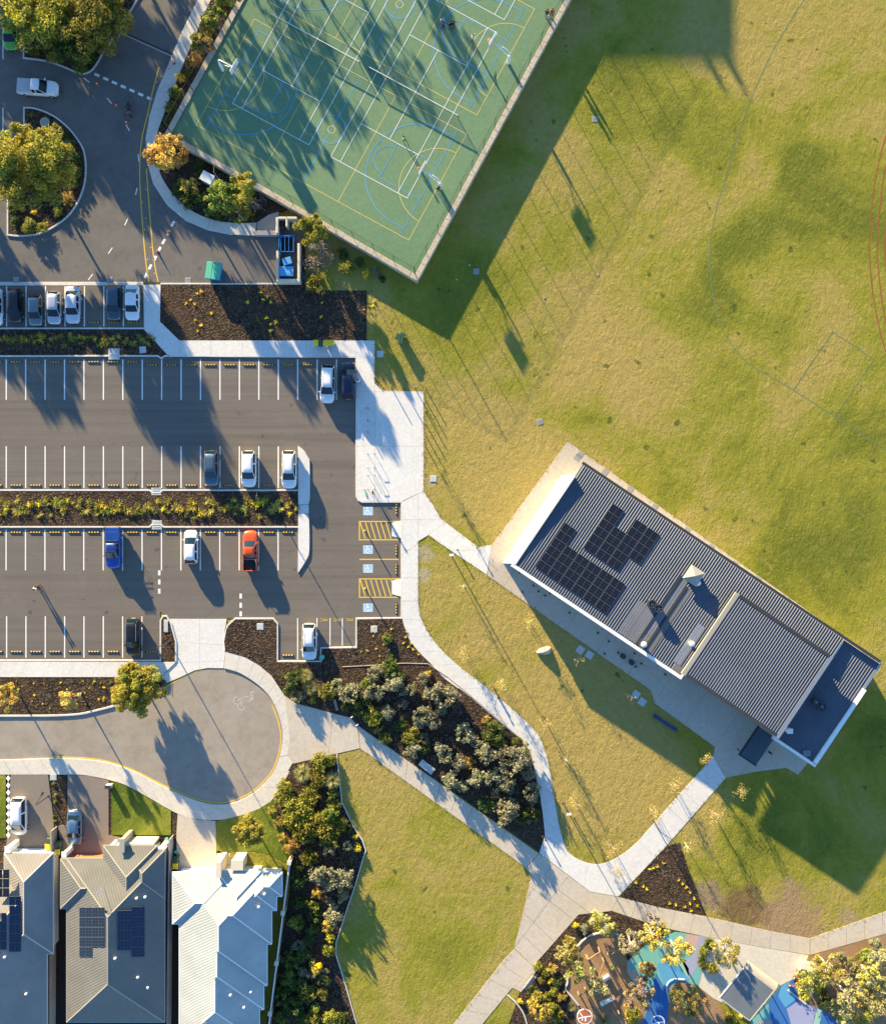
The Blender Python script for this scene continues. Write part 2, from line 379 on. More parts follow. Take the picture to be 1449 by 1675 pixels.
roof_mat('roof_pavilion', (.085, .102, .135)); roof_mat('roof_smooth', (.17, .175, .195)); roof_mat('roof_brown', (.16, .15, .145)); roof_mat('roof_canopy', (.06, .08, .10))
roof_mat('roof_tan', (.25, .228, .21), .19); roof_mat('roof_grey', (.155, .152, .138), .19); roof_mat('roof_white', (.375, .405, .41), .19); roof_mat('roof_shelter', (.19, .21, .22), .25)
def leaf_mat(key, c, trans=.4):
    c = tuple(x * 2.1 for x in c)
    m, t, b = nodes(key)
    oi = t.nodes.new('ShaderNodeObjectInfo'); f = noise(t, .9, 3, .6)
    hsv = N(t, 'ShaderNodeHueSaturation'); hsv.inputs['Color'].default_value = (*c, 1)
    v = math_(t, 'ADD', math_(t, 'MULTIPLY', f, .7), math_(t, 'ADD', math_(t, 'MULTIPLY', oi.outputs['Random'], .35), .5)); t.links.new(v, hsv.inputs['Value'])
    hue = math_(t, 'ADD', math_(t, 'MULTIPLY', oi.outputs['Random'], .03), .485); t.links.new(hue, hsv.inputs['Hue'])
    t.links.new(hsv.outputs[0], b.inputs['Base Color']); b.inputs['Roughness'].default_value = .6; b.inputs['Specular IOR Level'].default_value = .25
    tr = t.nodes.new('ShaderNodeBsdfTranslucent'); t.links.new(hsv.outputs[0], tr.inputs[0])
    ms = t.nodes.new('ShaderNodeMixShader'); ms.inputs[0].default_value = trans
    t.links.new(b.outputs[0], ms.inputs[1]); t.links.new(tr.outputs[0], ms.inputs[2]); t.links.new(ms.outputs[0], t.nodes['Material Output'].inputs[0]); M[key] = m
for k, c in (('lf_olive', (.135, .130, .022)), ('lf_yellow', (.215, .193, .027)), ('lf_green', (.060, .085, .020)), ('lf_dark', (.030, .048, .014)), ('lf_silver', (.165, .16, .105)), ('lf_silver2', (.11, .115, .066)), ('lf_brown', (.18, .115, .035)), ('lf_rust', (.20, .115, .032)), ('lf_pale', (.25, .235, .095)), ('lf_moss', (.088, .092, .016)), ('lf_bright', (.17, .19, .032)), ('lf_straw', (.36, .26, .06)), ('lf_flower', (.55, .42, .02)), ('lf_purple', (.15, .12, .11))): leaf_mat(k, c)

for k_ in ('asphalt_new', 'asphalt_road', 'asphalt_old'): asphalt_wear(k_, k_ == 'asphalt_new')
# ================================================================== THE SETTING
# base ground, reaching far beyond the frame
g = MB(); g.add([(-900, -900, -.06), (900, -900, -.06), (900, 900, -.06), (-900, 900, -.06)], [(0, 1, 2, 3)])
g.build('ground', M['grass_lawn'], None, label='grassy ground stretching out under the whole neighbourhood', cat='ground', kind='structure')
ring_in = [(0, 1171), (112, 1169.6), (158, 1162), (215, 1146), (263, 1126), (288.6, 1111), (319, 1097), (340, 1093), (366, 1094), (393, 1102), (426, 1124), (447, 1149), (459.6, 1182), (463, 1208), (458, 1239), (446, 1266), (422, 1292), (394, 1309), (366, 1316.6), (335, 1314), (298.6, 1301), (260, 1283), (221, 1263), (182, 1249), (143, 1242.6), (86, 1240.5), (0, 1243)]
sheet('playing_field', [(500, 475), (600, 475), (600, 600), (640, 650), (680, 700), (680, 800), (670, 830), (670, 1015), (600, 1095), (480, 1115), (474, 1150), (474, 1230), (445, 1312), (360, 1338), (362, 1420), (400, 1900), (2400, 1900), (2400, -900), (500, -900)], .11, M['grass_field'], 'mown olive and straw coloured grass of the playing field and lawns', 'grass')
# ---- asphalt
CP = [(-300, 583), (583, 585), (583, 812), (586, 818), (592, 821), (657, 821), (657, 1012), (583, 1012), (583, 1059), (525, 1060), (525, 1082), (454, 1082), (454, 1020), (447, 1012), (383, 1011), (278, 1013), (262, 1000), (264, 1081), (-300, 1081)]
carpark = sheet('car_park', CP, 0, M['asphalt_new'], 'brown grey asphalt car park with painted white bays', 'car park')
RT = [(-300, 462), (456, 462), (456, 386), (418, 385), (380, 383), (340, 375), (305, 360), (275, 335), (252, 300), (241, 260), (240, 225), (246, 190), (258, 150), (275, 110), (300, 50), (325, 0), (400, -140), (400, -500), (-300, -500)]
road = sheet('access_road', RT, 0, M['asphalt_road'], 'blue grey asphalt access road with yellow edge lines beside the sports court', 'road')
bays = sheet('parking_strip', [(-300, 466), (235, 466), (235, 536), (-300, 536)], 0.003, M['asphalt_new'], 'asphalt strip of angle free parking bays beside the access road', 'car park')
culdesac = sheet('cul_de_sac', [(-300, 1172)] + cr(ring_in, 4) + [(-300, 1243)], 0, M['asphalt_old'], 'pale worn asphalt cul-de-sac with a round turning head', 'road')
# ---- mulch beds
def bed(name, pts, label, z=.10, mat='mulch'): return sheet(name, pts, z, M[mat], label, 'garden bed')
bed('mulch_bed', [(-300, 538), (236, 538), (279, 583), (-300, 583)], 'dark mulch strip planted with strappy tufts beside the parked row of cars')
bed('mulch_bed', [(-300, 803), (488, 803), (488, 861), (-300, 861)], 'long mulch median with yellow green strappy plants in the car park')
bed('mulch_bed', [(262, 466), (457, 466), (457, 458), (492, 400), (520, 370), (560, 380), (690, 468), (640, 474), (613, 476), (613, 558), (293, 558), (262, 527)], 'wide dark mulch bed below the bin enclosure and court wall')
bed('mulch_bed', cr([(243, 215), (248, 255), (260, 292), (285, 325), (318, 347), (365, 362), (418, 364)], 4) + [(440, 352), (470, 345), (470, 330), (300, 210), (262, 196)], 'shady planted bed between the curved footpath and the court wall')
bed('mulch_bed', [(345, 0), (268, 190), (285, 225), (420, 0), (470, -110), (400, -110)], 'narrow planted bank between footpath and court fence')
bed('mulch_bed', [(369, 1066), (367, 1050), (371, 1028), (385, 1013), (446, 1013), (453, 1020), (453, 1083), (526, 1083), (526, 1061), (584, 1061), (584, 1013), (658, 1013), (661, 1024), (669, 1044), (684, 1065), (707, 1088), (730, 1110), (771, 1141), (822, 1185), (855, 1213), (868, 1235), (876, 1268), (884, 1305), (889, 1344), (891, 1367), (881, 1394), (586, 1187), (573, 1174), (484, 1150), (465, 1137), (444, 1105), (424, 1088), (401, 1075)], 'large mulch garden of silver shrubs between the curving white path and the tan path', .14)
bed('mulch_bed', [(-300, 1108), (262, 1107), (272, 1114), (262, 1125), (215, 1145), (158, 1160), (112, 1168), (-300, 1170)], 'mulch bed with dry shrubs between the footpath and the cul-de-sac')
bed('mulch_bed', [(266, 1010), (272, 1008), (280, 1022), (288, 1050), (287, 1084), (264, 1083)], 'small wedge of mulch in the kerbed island at the driveway mouth')
kr = [(551, 1233.6), (555, 1274), (559, 1312), (577, 1350), (593, 1375), (598.5, 1391), (593, 1407.5), (582, 1445.5), (566, 1492), (549.6, 1543), (549.6, 1562), (566, 1614), (583.5, 1675), (610, 1760)]
bed('mulch_bed', [(478, 1249)] + kr + [(420, 1760), (442, 1641), (456, 1560), (471, 1481), (480, 1394), (462, 1350), (446, 1307)], 'densely planted garden bed between the house fence and the park lawn', .13)
bed('mulch_bed', [(1011, 1467), (1090, 1384), (1112, 1378), (1125, 1420), (1155, 1498), (1080, 1485)], 'triangular mulch bed with yellow tufts beside the pale path', .12)
bed('mulch_bed', [(946, 1496), (1000, 1490), (1080, 1517), (1112, 1525), (1100, 1550), (1000, 1600), (1000, 1800), (790, 1800), (850, 1622), (872, 1580)], 'mulch garden around the playground beside the tan path', .12)
bed('mulch_bed', [(1449, 1527), (1330, 1560), (1300, 1600), (1290, 1640), (1340, 1650), (1360, 1690), (1560, 1750), (1560, 1490)], 'bark garden full of pale wattle trees beside the playground', .12, 'bark_ground')
isl1 = cr([(39, 94.5), (77, 99.6), (107, 110), (131, 119.5), (147, 116.5), (158, 104), (172, 80), (200, 40), (235, -20), (255, -60)], 4)
bed('mulch_bed', [(39, -60)] + isl1, 'kerbed road island under the big olive tree')
isl2 = cr([(39.6, 176), (59, 177.5), (87, 189), (110, 207), (125, 225), (136.6, 245), (140.5, 271), (138, 301), (128, 329), (112, 352), (89, 370), (64, 382), (33, 385.6), (13, 384)], 4)
isl2 = isl2 + [(13, 313), (-40, 313), (-40, 247), (39.6, 247)]
bed('mulch_bed', isl2, 'rounded teardrop road island with a broad golden green tree')
# ---- kerbs
kerb([(-300, 583)] + [(178, 582), (184, 577), (190, 577), (196, 582)] + [(258, 582), (264, 586), (270, 582), (583, 584)] + [(583, 812), (586, 818), (592, 821), (657, 821), (657, 1011), (583, 1012), (583, 1059), (525, 1060), (525, 1082), (454, 1082), (454, 1020), (447, 1012), (385, 1012), (372, 1024), (367, 1045), (368, 1064)], 'pale concrete kerb wrapping the car park edge and walkway')
kerb([(-300, 802), (245, 802), (250, 806), (262, 806), (266, 802), (488, 802)], 'straight pale kerb along the sunny side of the planted median')
kerb([(-300, 862), (245, 862), (249, 858), (264, 858), (268, 862), (490, 862)], 'straight pale kerb along the shaded side of the planted median')
kerb([(-300, 1080.5), (263, 1080.5), (263, 1015), (267, 1008), (273, 1008), (280, 1020), (288, 1050), (288, 1082)], 'kerb along the footpath ending in a rounded island nose')
kerb([(-300, 464), (235, 464)], 'flush white concrete strip between the access road and parking strip', .45, .02)
kerb([(263, 464), (457, 464)], 'low kerb between access road and dark mulch bed', .2, .12)
kerb([(-300, 537), (236, 537), (279, 584)], 'pale kerb behind the nose in row of parked cars')
kerb([(39, -60)] + isl1, 'pale kerb around the island under the olive tree')
kerb(isl2, 'pale kerb around the teardrop island', closed=True)
kerb(list(reversed([p for p in RT[4:16]])), 'curved kerb between the access road and court footpath')
for seg, lb in ((cr([(-300, 1171), (0, 1171), (112, 1169.6), (158, 1162), (215, 1146), (263, 1126)], 4), 'dark edged kerb along the planted side of the cul-de-sac'),): kerb(seg, lb, .25)
kerb(kr, 'thin pale garden edging snaking between shrubs and park lawn', .14, .2)
kerb([(560, 1091), (600, 1089), (661, 1085), (700, 1086), (730, 1106)], 'thin dark edging curving through the mulch garden', .1, .2, mat=M['timber_grey'])
kerb(cr([(730, 1106), (771, 1139), (822, 1183), (855, 1211)], 3), 'thin dark edging along the inside of the white path', .08, .18, mat=M['timber_grey'])
# ---- paths
def struct(name, label, cat='path'):
    o = thing(name, label, cat); tag(o, kind='structure'); return o
CT = .14
pz = struct('plaza', 'bright white concrete walkway and plaza beside the car park')
plaza = [(235, 466), (263, 466), (262, 526), (294, 557), (613, 557), (613, 627), (626, 639), (693, 640), (693, 803), (657, 820), (592, 820), (586, 817), (584, 811), (584, 583), (279, 583), (236, 537)]
slabs(pz, plaza, CT, .2, M['concrete_new'], [((294, 557), (0, 1)), ((262, 526), (-26, 40)), ((613, 0), (0, 1))] + [((x, 0), (0, 1)) for x in (345, 397, 449, 501, 553)] + [((0, y), (1, 0)) for y in (640, 730)], .25)
lk = struct('link_path', 'bright concrete path running from the plaza to the pavilion')
slabs(lk, [(657, 821), (693, 803.5), (712, 832), (720, 848), (782, 895), (804, 891), (796, 940), (720, 889), (701, 875), (684, 885), (684, 983), (658, 983)], CT, .2, M['concrete_new'], [((657, 850), (1, 0)), ((657, 900), (1, 0)), ((657, 945), (1, 0)), ((701, 875), (0.8, -0.6)), ((745, 880), (.55, -.83)), ((684, 0), (0, 1))], .25)
ap = struct('pavilion_apron', 'pale concrete apron around the ribbed roof pavilion')
apron = [(804, 891.5), (928, 722), (1438, 1082), (1424, 1100), (1320, 1248), (1305, 1267), (1285, 1256), (1231, 1263), (1187, 1272), (1166, 1237), (1169, 1222), (1070, 1150), (1064, 1129), (853, 981), (797, 941)]
cuts = [((928 + .831 * d, 722 + .556 * d), (-.556, .831)) for d in range(45, 600, 62)] + [((1100, 1080), (.831, .556)), ((900, 760), (.831, .556))]
slabs(ap, apron, CT + .002, .2, M['concrete_apron'], cuts, .3)
wp = struct('curving_path', 'white concrete path curving past the shrub garden towards the pavilion')
PR = [(684, 983.4), (688, 1009), (700, 1034), (715, 1055), (732, 1073), (751, 1090), (797, 1126), (842.6, 1164.5), (873, 1193), (884, 1209), (891, 1228), (896.6, 1247), (906, 1305), (917, 1362), (928, 1393)]
PL = [(658, 983.4), (658, 1011), (661, 1024), (669, 1044.5), (684, 1065), (707, 1088), (730, 1112), (771, 1141.5), (822, 1185), (855, 1213), (867, 1231), (871, 1247), (876, 1268.6), (883.6, 1305), (889, 1344), (891, 1367)]
ribbon_slabs(wp, cr(PR, 5), cr(PL, 5), 16, CT, .2, M['concrete_new'], .25, 5)
slabs(wp, [(891, 1367.4), (928, 1393.4)] + cr([(928, 1393), (946, 1406), (974.5, 1414), (1000, 1407.5), (1024, 1393), (1044.6, 1375)], 4)[1:] + [(1090, 1323), (1166, 1237.6), (1186.5, 1272.5), (1090, 1383), (1011, 1466.5), (965, 1458.5), (882, 1395.5)], CT, .2, M['concrete_new'],
      [((1044, 1375), (.70, .72)), ((1068, 1349), (.70, .72)), ((1092, 1321), (.74, .67)), ((1116, 1294), (.74, .67)), ((1140, 1267), (.74, .67)), ((960, 1410), (-.1, 1)), ((1005, 1406), (.25, 1)), ((925, 1400), (-.75, .66))], .3)
tp = struct('tan_path', 'sandy concrete shared path crossing the park in wide jointed slabs')
ribbon_slabs(tp, [(586, 1187.5), (881, 1396.5)], [(589, 1224), (643, 1263), (860, 1419)], 11, CT, .2, M['concrete_tan'], .55, 3)
slabs(tp, [(466, 1138), (484, 1150.5), (573, 1174.5), (585.5, 1187.5), (588.5, 1224), (480, 1249), (470, 1235), (474, 1208), (470, 1172)], CT, .2, M['concrete_tan'], [((545, 1160), (-.1, 1)), ((585, 1187), (.04, .4))], .4)
slabs(tp, [(881.5, 1397), (965, 1459.3), (1011, 1467.5), (1000, 1490), (946, 1496), (872, 1580), (841, 1551.6), (860, 1473.7), (869, 1432), (860.5, 1419.5)], CT, .2, M['concrete_tan'], [((872, 1425), (.80, .6)), ((866, 1450), (.8, .6)), ((855, 1492), (.72, .69)), ((847, 1522), (.72, .69)), ((841, 1551), (.72, .69)), ((905, 1412), (-.6, .8)), ((930, 1432), (-.6, .8))], .55)
ribbon_slabs(tp, [(841, 1552.2), (826.5, 1567), (742, 1675), (680, 1754)], [(872, 1580.6), (850, 1606), (838, 1615), (789, 1675), (735, 1745)], 8, CT, .2, M['concrete_tan'], .55, 3)
slab('slab', [(872, 1581), (877, 1588), (852, 1623), (838, 1615.5), (850, 1606.5)], CT, .2, M['concrete_tan'], tp)
ribbon_slabs(tp, [(1011.5, 1467.5), (1080, 1485), (1179, 1505), (1262, 1524), (1324, 1535)], [(1000.5, 1490), (1080, 1516.5), (1158, 1533), (1250, 1550), (1324, 1562)], 10, CT, .2, M['concrete_tan'], .5, 3)
ribbon_slabs(tp, [(1324.6, 1535), (1449, 1490.5), (1560, 1450)], [(1324.6, 1562), (1449, 1527), (1560, 1490)], 8, CT, .2, M['concrete_tan'], .5, 2)
slab('slab', [(1158, 1533.6), (1250, 1550.6), (1322, 1562.6), (1315, 1580), (1300, 1600), (1276, 1612), (1224, 1574), (1180, 1640), (1140, 1620), (1150, 1580)], CT - .006, .2, M['concrete_pale'], tp)
rp = struct('turning_head_path', 'jointed concrete footpath ringing the cul-de-sac')
ribbon_slabs(rp, cr([(369, 1066), (401, 1074), (424, 1088), (444, 1104.5), (466, 1138), (470, 1172), (474, 1208), (470, 1235)], 4), cr([(366, 1093), (393, 1101), (426, 1123), (447, 1148), (459.6, 1181), (463, 1207), (458, 1238)], 4), 9, CT - .01, .2, M['concrete_pale'], .3, 4)
ribbon_slabs(rp, cr([(470, 1235.5), (479, 1250), (446, 1307.5), (417, 1325.7), (388.6, 1335), (360, 1341), (324.6, 1340), (291, 1331), (249, 1307.5), (221, 1292), (195, 1280), (145, 1268.6), (112, 1267), (0, 1267), (-200, 1267)], 4), cr([(458, 1238.5), (446, 1266), (422, 1292), (394, 1309), (366, 1316.6), (335, 1314), (298.6, 1301), (260, 1283), (221, 1263), (182, 1249), (143, 1242.6), (86, 1240.5), (0, 1243), (-200, 1243)], 4), 24, CT - .012, .2, M['concrete_pale'], .4, 4)
dp = struct('driveway_crossing', 'brushed pale concrete crossing between the car park and the turning head')
slabs(dp, [(278, 1012.5), (371, 1012.5), (368, 1030), (366, 1050), (368.6, 1066), (365.5, 1093), (340, 1092.5), (319, 1096.5), (288.6, 1110.5), (274, 1117), (264, 1108), (289, 1083), (289.5, 1050), (282, 1022)], .05, .12, M['concrete_new'], [((270, 1050), (1, .05)), ((327, 1000), (0, 1)), ((280, 1085), (1, -.05))], .25)
fp = struct('footpath', 'straight white concrete footpath below the car park row')
ribbon_slabs(fp, [(-200, 1082), (288, 1083)], [(-200, 1107.5), (263, 1107.5)], 12, CT, .2, M['concrete_new'], .25, 1)
cp_ = struct('court_footpath', 'grey concrete footpath curving beside the access road and court')
cin = [(400, -140), (325, 0), (300, 50), (275, 110), (258, 150), (246, 190), (240, 225), (241, 260), (252, 300), (275, 335), (305, 360), (340, 375), (380, 383), (418, 385)]
cout = [(420, -140), (345, 0), (320, 58), (297, 112), (280, 155), (267, 190), (256, 225), (256, 258), (265, 290), (287, 322), (316, 346), (350, 360), (385, 365), (420, 364)]
ribbon_slabs(cp_, cr(cin, 4), cr(cout, 4), 17, CT - .01, .2, M['concrete_pale'], .4, 4)
slab('slab', [(420.5, 385), (420.5, 364), (440, 351), (456, 346), (456, 385)], CT - .02, .2, M['concrete_apron'], cp_)
isle = struct('median_island', 'raised white concrete island capping the end of the planted median', 'traffic island')
slab('cap', cr([(487.5, 729), (497, 736.7), (504.5, 749), (506.5, 757), (506.5, 817), (502, 825)], 3) + [(488, 825)], .16, .2, M['concrete_new'], isle)
slab('channel', [(488, 825.6), (505, 825.6), (505, 840), (488, 840)], .06, .1, M['concrete_new'], isle)
slab('cap', [(488, 840.6)] + cr([(502, 840.6), (505.5, 849), (506, 900), (502, 914), (494.6, 926.5), (487.5, 937)], 3), .16, .2, M['concrete_new'], isle)
for (a, b) in (((178, 570), (196, 588)), ((248, 798), (264, 810)), ((249, 851), (265, 866))):
    mb = MB(); q0 = P(a[0], b[1], .11); q1 = P(b[0], a[1], .11); mb.box(q0.x, q1.x, q0.y, q1.y, -.02, .12, 0, .02)
    for k in range(3): mb.box(q0.x + .2, q1.x - .2, q0.y + .25 + k * .3, q0.y + .35 + k * .3, .1, .145)
    mb.build('drain_chute', M['cover'], None, label='small concrete drainage chute let into the kerb of the planted strip', cat='drain', group='drain chutes')
# ================================================================== PAINTED MARKINGS
ZM = .006
def seg(par, name, x0, y0, x1, y1, w_, mat, z=ZM): return line(par, name, [(x0, y0), (x1, y1)], w_, z, M[mat])
bx = [10.9 + 31.75 * i for i in range(-1, 18)]
for x in bx: seg(carpark, 'bay_line', x, 588, x, 654, .14, 'white_line')
for x in bx[:16]: seg(carpark, 'bay_line', x, 730, x, 798, .14, 'white_line')
for x in bx[:16]: seg(carpark, 'bay_line', x - .3, 866, x - .3, 933, .14, 'white_line')
for x in [11.5 + 31.6 * i for i in range(-1, 8)]: seg(carpark, 'bay_line', x, 1008, x, 1076, .14, 'white_line')
for x, y in ((487, 1079), (518.6, 1058), (540, 1056), (560, 1056)): seg(carpark, 'bay_line', x, 1011, x, y, .11, 'white_line')
for y in (937, 952, 967): seg(carpark, 'give_way_dash', 261, y - 4, 261, y + 4, .3, 'white_line')
for y in (975, 990, 1004): seg(carpark, 'give_way_dash', 394, y - 4, 394, y + 4, .3, 'white_line')
for y0, y1 in ((853, 883), (947, 977)):
    line(carpark, 'hatch_border', [(588, y0), (652, y0), (652, y1), (588, y1)], .13, ZM, M['yellow_line'], True)
    for k in range(7):
        x = 589.5 + k * 8.4
        seg(carpark, 'hatch_stripe', x, y0 + 1.5, min(x + 8, 650), y1 - 1.5, .13, 'yellow_line', ZM + .003)
seg(carpark, 'bay_line', 588, 915, 652, 915, .14, 'yellow_line')
def wheelchair(px, py):
    c = P(px, py, ZM); w_, h_ = .60, .52
    mb = MB(); mb.add([(c.x - w_, c.y - h_, ZM), (c.x + w_, c.y - h_, ZM), (c.x + w_, c.y + h_, ZM), (c.x - w_, c.y + h_, ZM)], [(0, 1, 2, 3)])
    o = mb.build('access_symbol', M['sign_blue'], carpark)
    mb = MB(); z = ZM + .004
    arc = [(c.x - .05 + .25 * math.cos(R(a)), c.y - .12 + .25 * math.sin(R(a))) for a in range(110, 371, 20)]
    strip(mb, arc, .08, z, z, px=False)
    strip(mb, [(c.x - .1, c.y + .28), (c.x - .08, c.y + .0), (c.x + .16, c.y - .02), (c.x + .3, c.y - .28), (c.x + .4, c.y - .26)], .09, z, z, px=False)
    strip(mb, [(c.x - .08, c.y + .14), (c.x + .12, c.y + .14)], .08, z, z, px=False)
    hd = [(c.x - .1 + .09 * math.cos(R(a)), c.y + .39 + .09 * math.sin(R(a)), z) for a in range(0, 360, 45)]
    mb.add(hd, [tuple(range(8))])
    for (x0, x1, y0, y1) in ((-w_, w_, h_ - .06, h_), (-w_, w_, -h_, -h_ + .06), (-w_, -w_ + .06, -h_ + .06, h_ - .06), (w_ - .06, w_, -h_ + .06, h_ - .06)):
        mb.add([(c.x + x0, c.y + y0, z), (c.x + x1, c.y + y0, z), (c.x + x1, c.y + y1, z), (c.x + x0, c.y + y1, z)], [(0, 1, 2, 3)])
    mb.build('figure', M['white_line'], o)
for y in (836, 899, 930, 994): wheelchair(602, y)
def text_mesh(s, size, mat, loc, rz, parent, name='lettering'):
    cu = bpy.data.curves.new(name, 'FONT'); cu.body = s; cu.size = size; cu.align_x = 'CENTER'; cu.align_y = 'CENTER'
    o = bpy.data.objects.new(name, cu); COL.objects.link(o); bpy.context.view_layer.update()
    me = bpy.data.meshes.new_from_object(o.evaluated_get(bpy.context.evaluated_depsgraph_get())); bpy.data.objects.remove(o)
    me.materials.clear(); me.materials.append(M[mat]); r = link(name, me, parent); r.location = loc; r.rotation_euler = (0, 0, rz); return r
for x in (530, 551, 571.5): text_mesh('M/C', .55, 'yellow_line', P(x, 1013.5, ZM), math.pi, carpark)
# ramps in the hatched bays
for y in (866, 961):
    mb = MB(); a = P(641, y, 0); b = P(657, y, 0); h0, h1 = .85, 1.15
    mb.add([(a.x, a.y - h0, .008), (a.x, a.y + h0, .008), (b.x, b.y - h1, .14), (b.x, b.y + h1, .14), (b.x, b.y - h1, 0), (b.x, b.y + h1, 0)], [(1, 0, 2, 3), (0, 4, 2), (1, 3, 5)])
    mb.build('kerb_ramp', M['concrete_new'], None, label='white concrete kerb ramp beside yellow hatched bay', cat='ramp', group='kerb ramps')
# access road
for k in range(7):
    t = k / 6; x = 159 + 86 * t; y = 122.6 + 38.4 * t; d = (8.2 * .5, 3.6 * .5)
    seg(road, 'hold_line_dash', x - d[0], y - d[1], x + d[0], y + d[1], .33, 'white_line')
for x, y in ((283, 366), (276, 381), (268, 395), (261, 408), (254, 422.5), (246, 436.6), (239, 450.6)):
    seg(road, 'hold_line_dash', x - 2, y + 4, x + 2, y - 4, .33, 'white_line')
for x, y, dx, dy in ((142, 131, 40, 30), (179.5, 165, 35, 42), (209.5, 209, 20, 35), (227, 258, 3, 42), (223.5, 313, -12, 50), (207, 363, -22, 48), (181, 410, -32, 48), (148.6, 453, -35, 45)):
    l = math.hypot(dx, dy); dx *= 6 / l; dy *= 6 / l; seg(road, 'centre_dash', x - dx, y - dy, x + dx, y + dy, .12, 'white_line')
y1 = cr([(260.5, 110), (250, 150), (242.6, 184), (232, 230), (229, 278), (231, 332), (238, 419), (244, 461)], 4)
y2 = cr([(240, 276), (244, 332), (251.5, 419), (259, 461)], 4)
line(road, 'edge_line', y1, .13, ZM, M['yellow_line']); line(road, 'edge_line', y2, .13, ZM, M['yellow_line'])
for x, y in ((264, 125), (257, 134), (250, 173), (244, 187), (233, 330), (237, 376), (247, 405), (239, 310), (242, 424), (253, 447), (240, 357)):
    seg(road, 'pavement_stud', x - .9, y, x + .9, y, .16, 'yellow_line', ZM + .008)
line(road, 'drain_line', [(189, 50), (282, 92)], .14, ZM, M['white_faded']); line(road, 'drain_line', [(190, 47.5), (283, 89.5)], .22, ZM, M['dark_metal'])
for x in (5.5,):
    seg(road, 'bay_line', x, 30, x, 97, .12, 'white_line'); seg(road, 'bay_line', x, 176, x, 240, .12, 'white_line')
for x in [11.5 + 31.8 * i for i in range(-1, 7)]: seg(bays, 'bay_line', x, 468, x, 534, .14, 'white_line', .009)
# cul-de-sac edge lines and the worn bicycle symbol
line(culdesac, 'edge_line', cr([(86, 1238), (143, 1240), (182, 1246.5), (221, 1260.5), (260, 1280), (298.6, 1298), (335, 1310.5), (366, 1313), (394, 1305), (420, 1289), (443, 1264), (454.6, 1238), (459.5, 1208), (456, 1182), (445, 1153)], 4), .14, ZM, M['yellow_line'])
line(culdesac, 'edge_line', cr([(264, 1129), (290, 1113), (320, 1099), (333, 1096.5)], 4), .14, ZM, M['yellow_line'])
def bike(px, py, s):
    mb = MB(); c = P(px, py, ZM); k = PX(1) * s
    def L(p, w_=.16): strip(mb, [(c.x + x * k, c.y - y * k) for x, y in p], w_, ZM, ZM, px=False)
    for cx, cy, r in ((-14, 3, 6), (-7, 13, 5.5)):
        L([(cx + r * math.cos(R(a)), cy + r * math.sin(R(a))) for a in range(0, 300, 30)], .13)
    L([(-14, 3), (-4, -2), (6, -4), (11, -8), (12, 2)]); L([(6, -4), (10, 1), (5, 4)]); L([(-4, -2), (-7, 13)], .12)
    L([(8, -9), (14, -11)], .3); mb.build('bicycle_symbol', M['white_faded'], culdesac)
bike(402, 1143, 1.0)
# playing field lines
fm = struct('field_marking', 'thin blue green painted boundary line with a goal square on the grass', 'line marking')
bl = cr([(1330, -30), (1314, 0), (1290, 38), (1262, 86), (1233, 150), (1208, 215), (1187, 290), (1169, 350), (1162, 400), (1161, 430), (1165, 480), (1177, 530), (1205, 575), (1232, 600), (1297, 638), (1365, 682), (1449, 736), (1560, 805)], 5)
line(fm, 'boundary', bl, .11, .116, M['field_line'])
line(fm, 'goal_square', [(1297, 638), (1361, 543), (1429, 588), (1365, 682)], .10, .119, M['field_line'])
rm = struct('running_lane', 'thin rust red curved lane lines burnt into the oval grass', 'line marking')
for dx in (0, 13, 26):
    line(rm, 'lane_line', cr([(1475 + dx, 150), (1447 + dx, 227), (1430 + dx, 300), (1422 + dx, 380), (1422 + dx, 430), (1430 + dx, 500), (1447 + dx, 572), (1480 + dx, 660)], 5), .17, .116, M['field_red'])
# ================================================================== SPORTS COURT
CZ = 1.7
ce = P(542.4, 211.8, CZ); ax = Vector((.8785, -.4777, 0)); ay = Vector((.4777, .8785, 0))
def C(a, b, z=CZ): v = ce + ax * a + ay * b; return Vector((v.x, v.y, z))
A0, A1, B0 = -18.2, 17.75, -10.35
# exact platform corners from the photo
cS = P(679, 449, CZ); cW = P(281, 219, CZ)
def CL(p): d = p - ce; return d.dot(ax), d.dot(ay)
sa, sb = CL(cS); wa, wb = CL(cW)
B1 = 46.0
ctx = struct('court_surface', 'green acrylic sports court marked for netball, basketball and tennis', 'sports court')
def cpoly(pts): return [C(a, b) for a, b in pts]
mb = MB(); mb.prism([(p.x, p.y) for p in cpoly([(wa, wb), (sa, sb), (sa, B1), (wa, B1)])], CZ - .3, CZ)
mb.build('surface', M['court_green'], ctx)
def cline(name, pts, w_, mat, z=CZ + .006, closed=False):
    mb = MB(); strip(mb, [C(a, b) for a, b in pts], w_, z, z, closed, px=False); return mb.build(name, M[mat], ctx)
def arc(ca, cb, r, t0, t1, n=28): return [(ca + r * math.cos(R(t0 + (t1 - t0) * i / n)), cb + r * math.sin(R(t0 + (t1 - t0) * i / n))) for i in range(n + 1)]
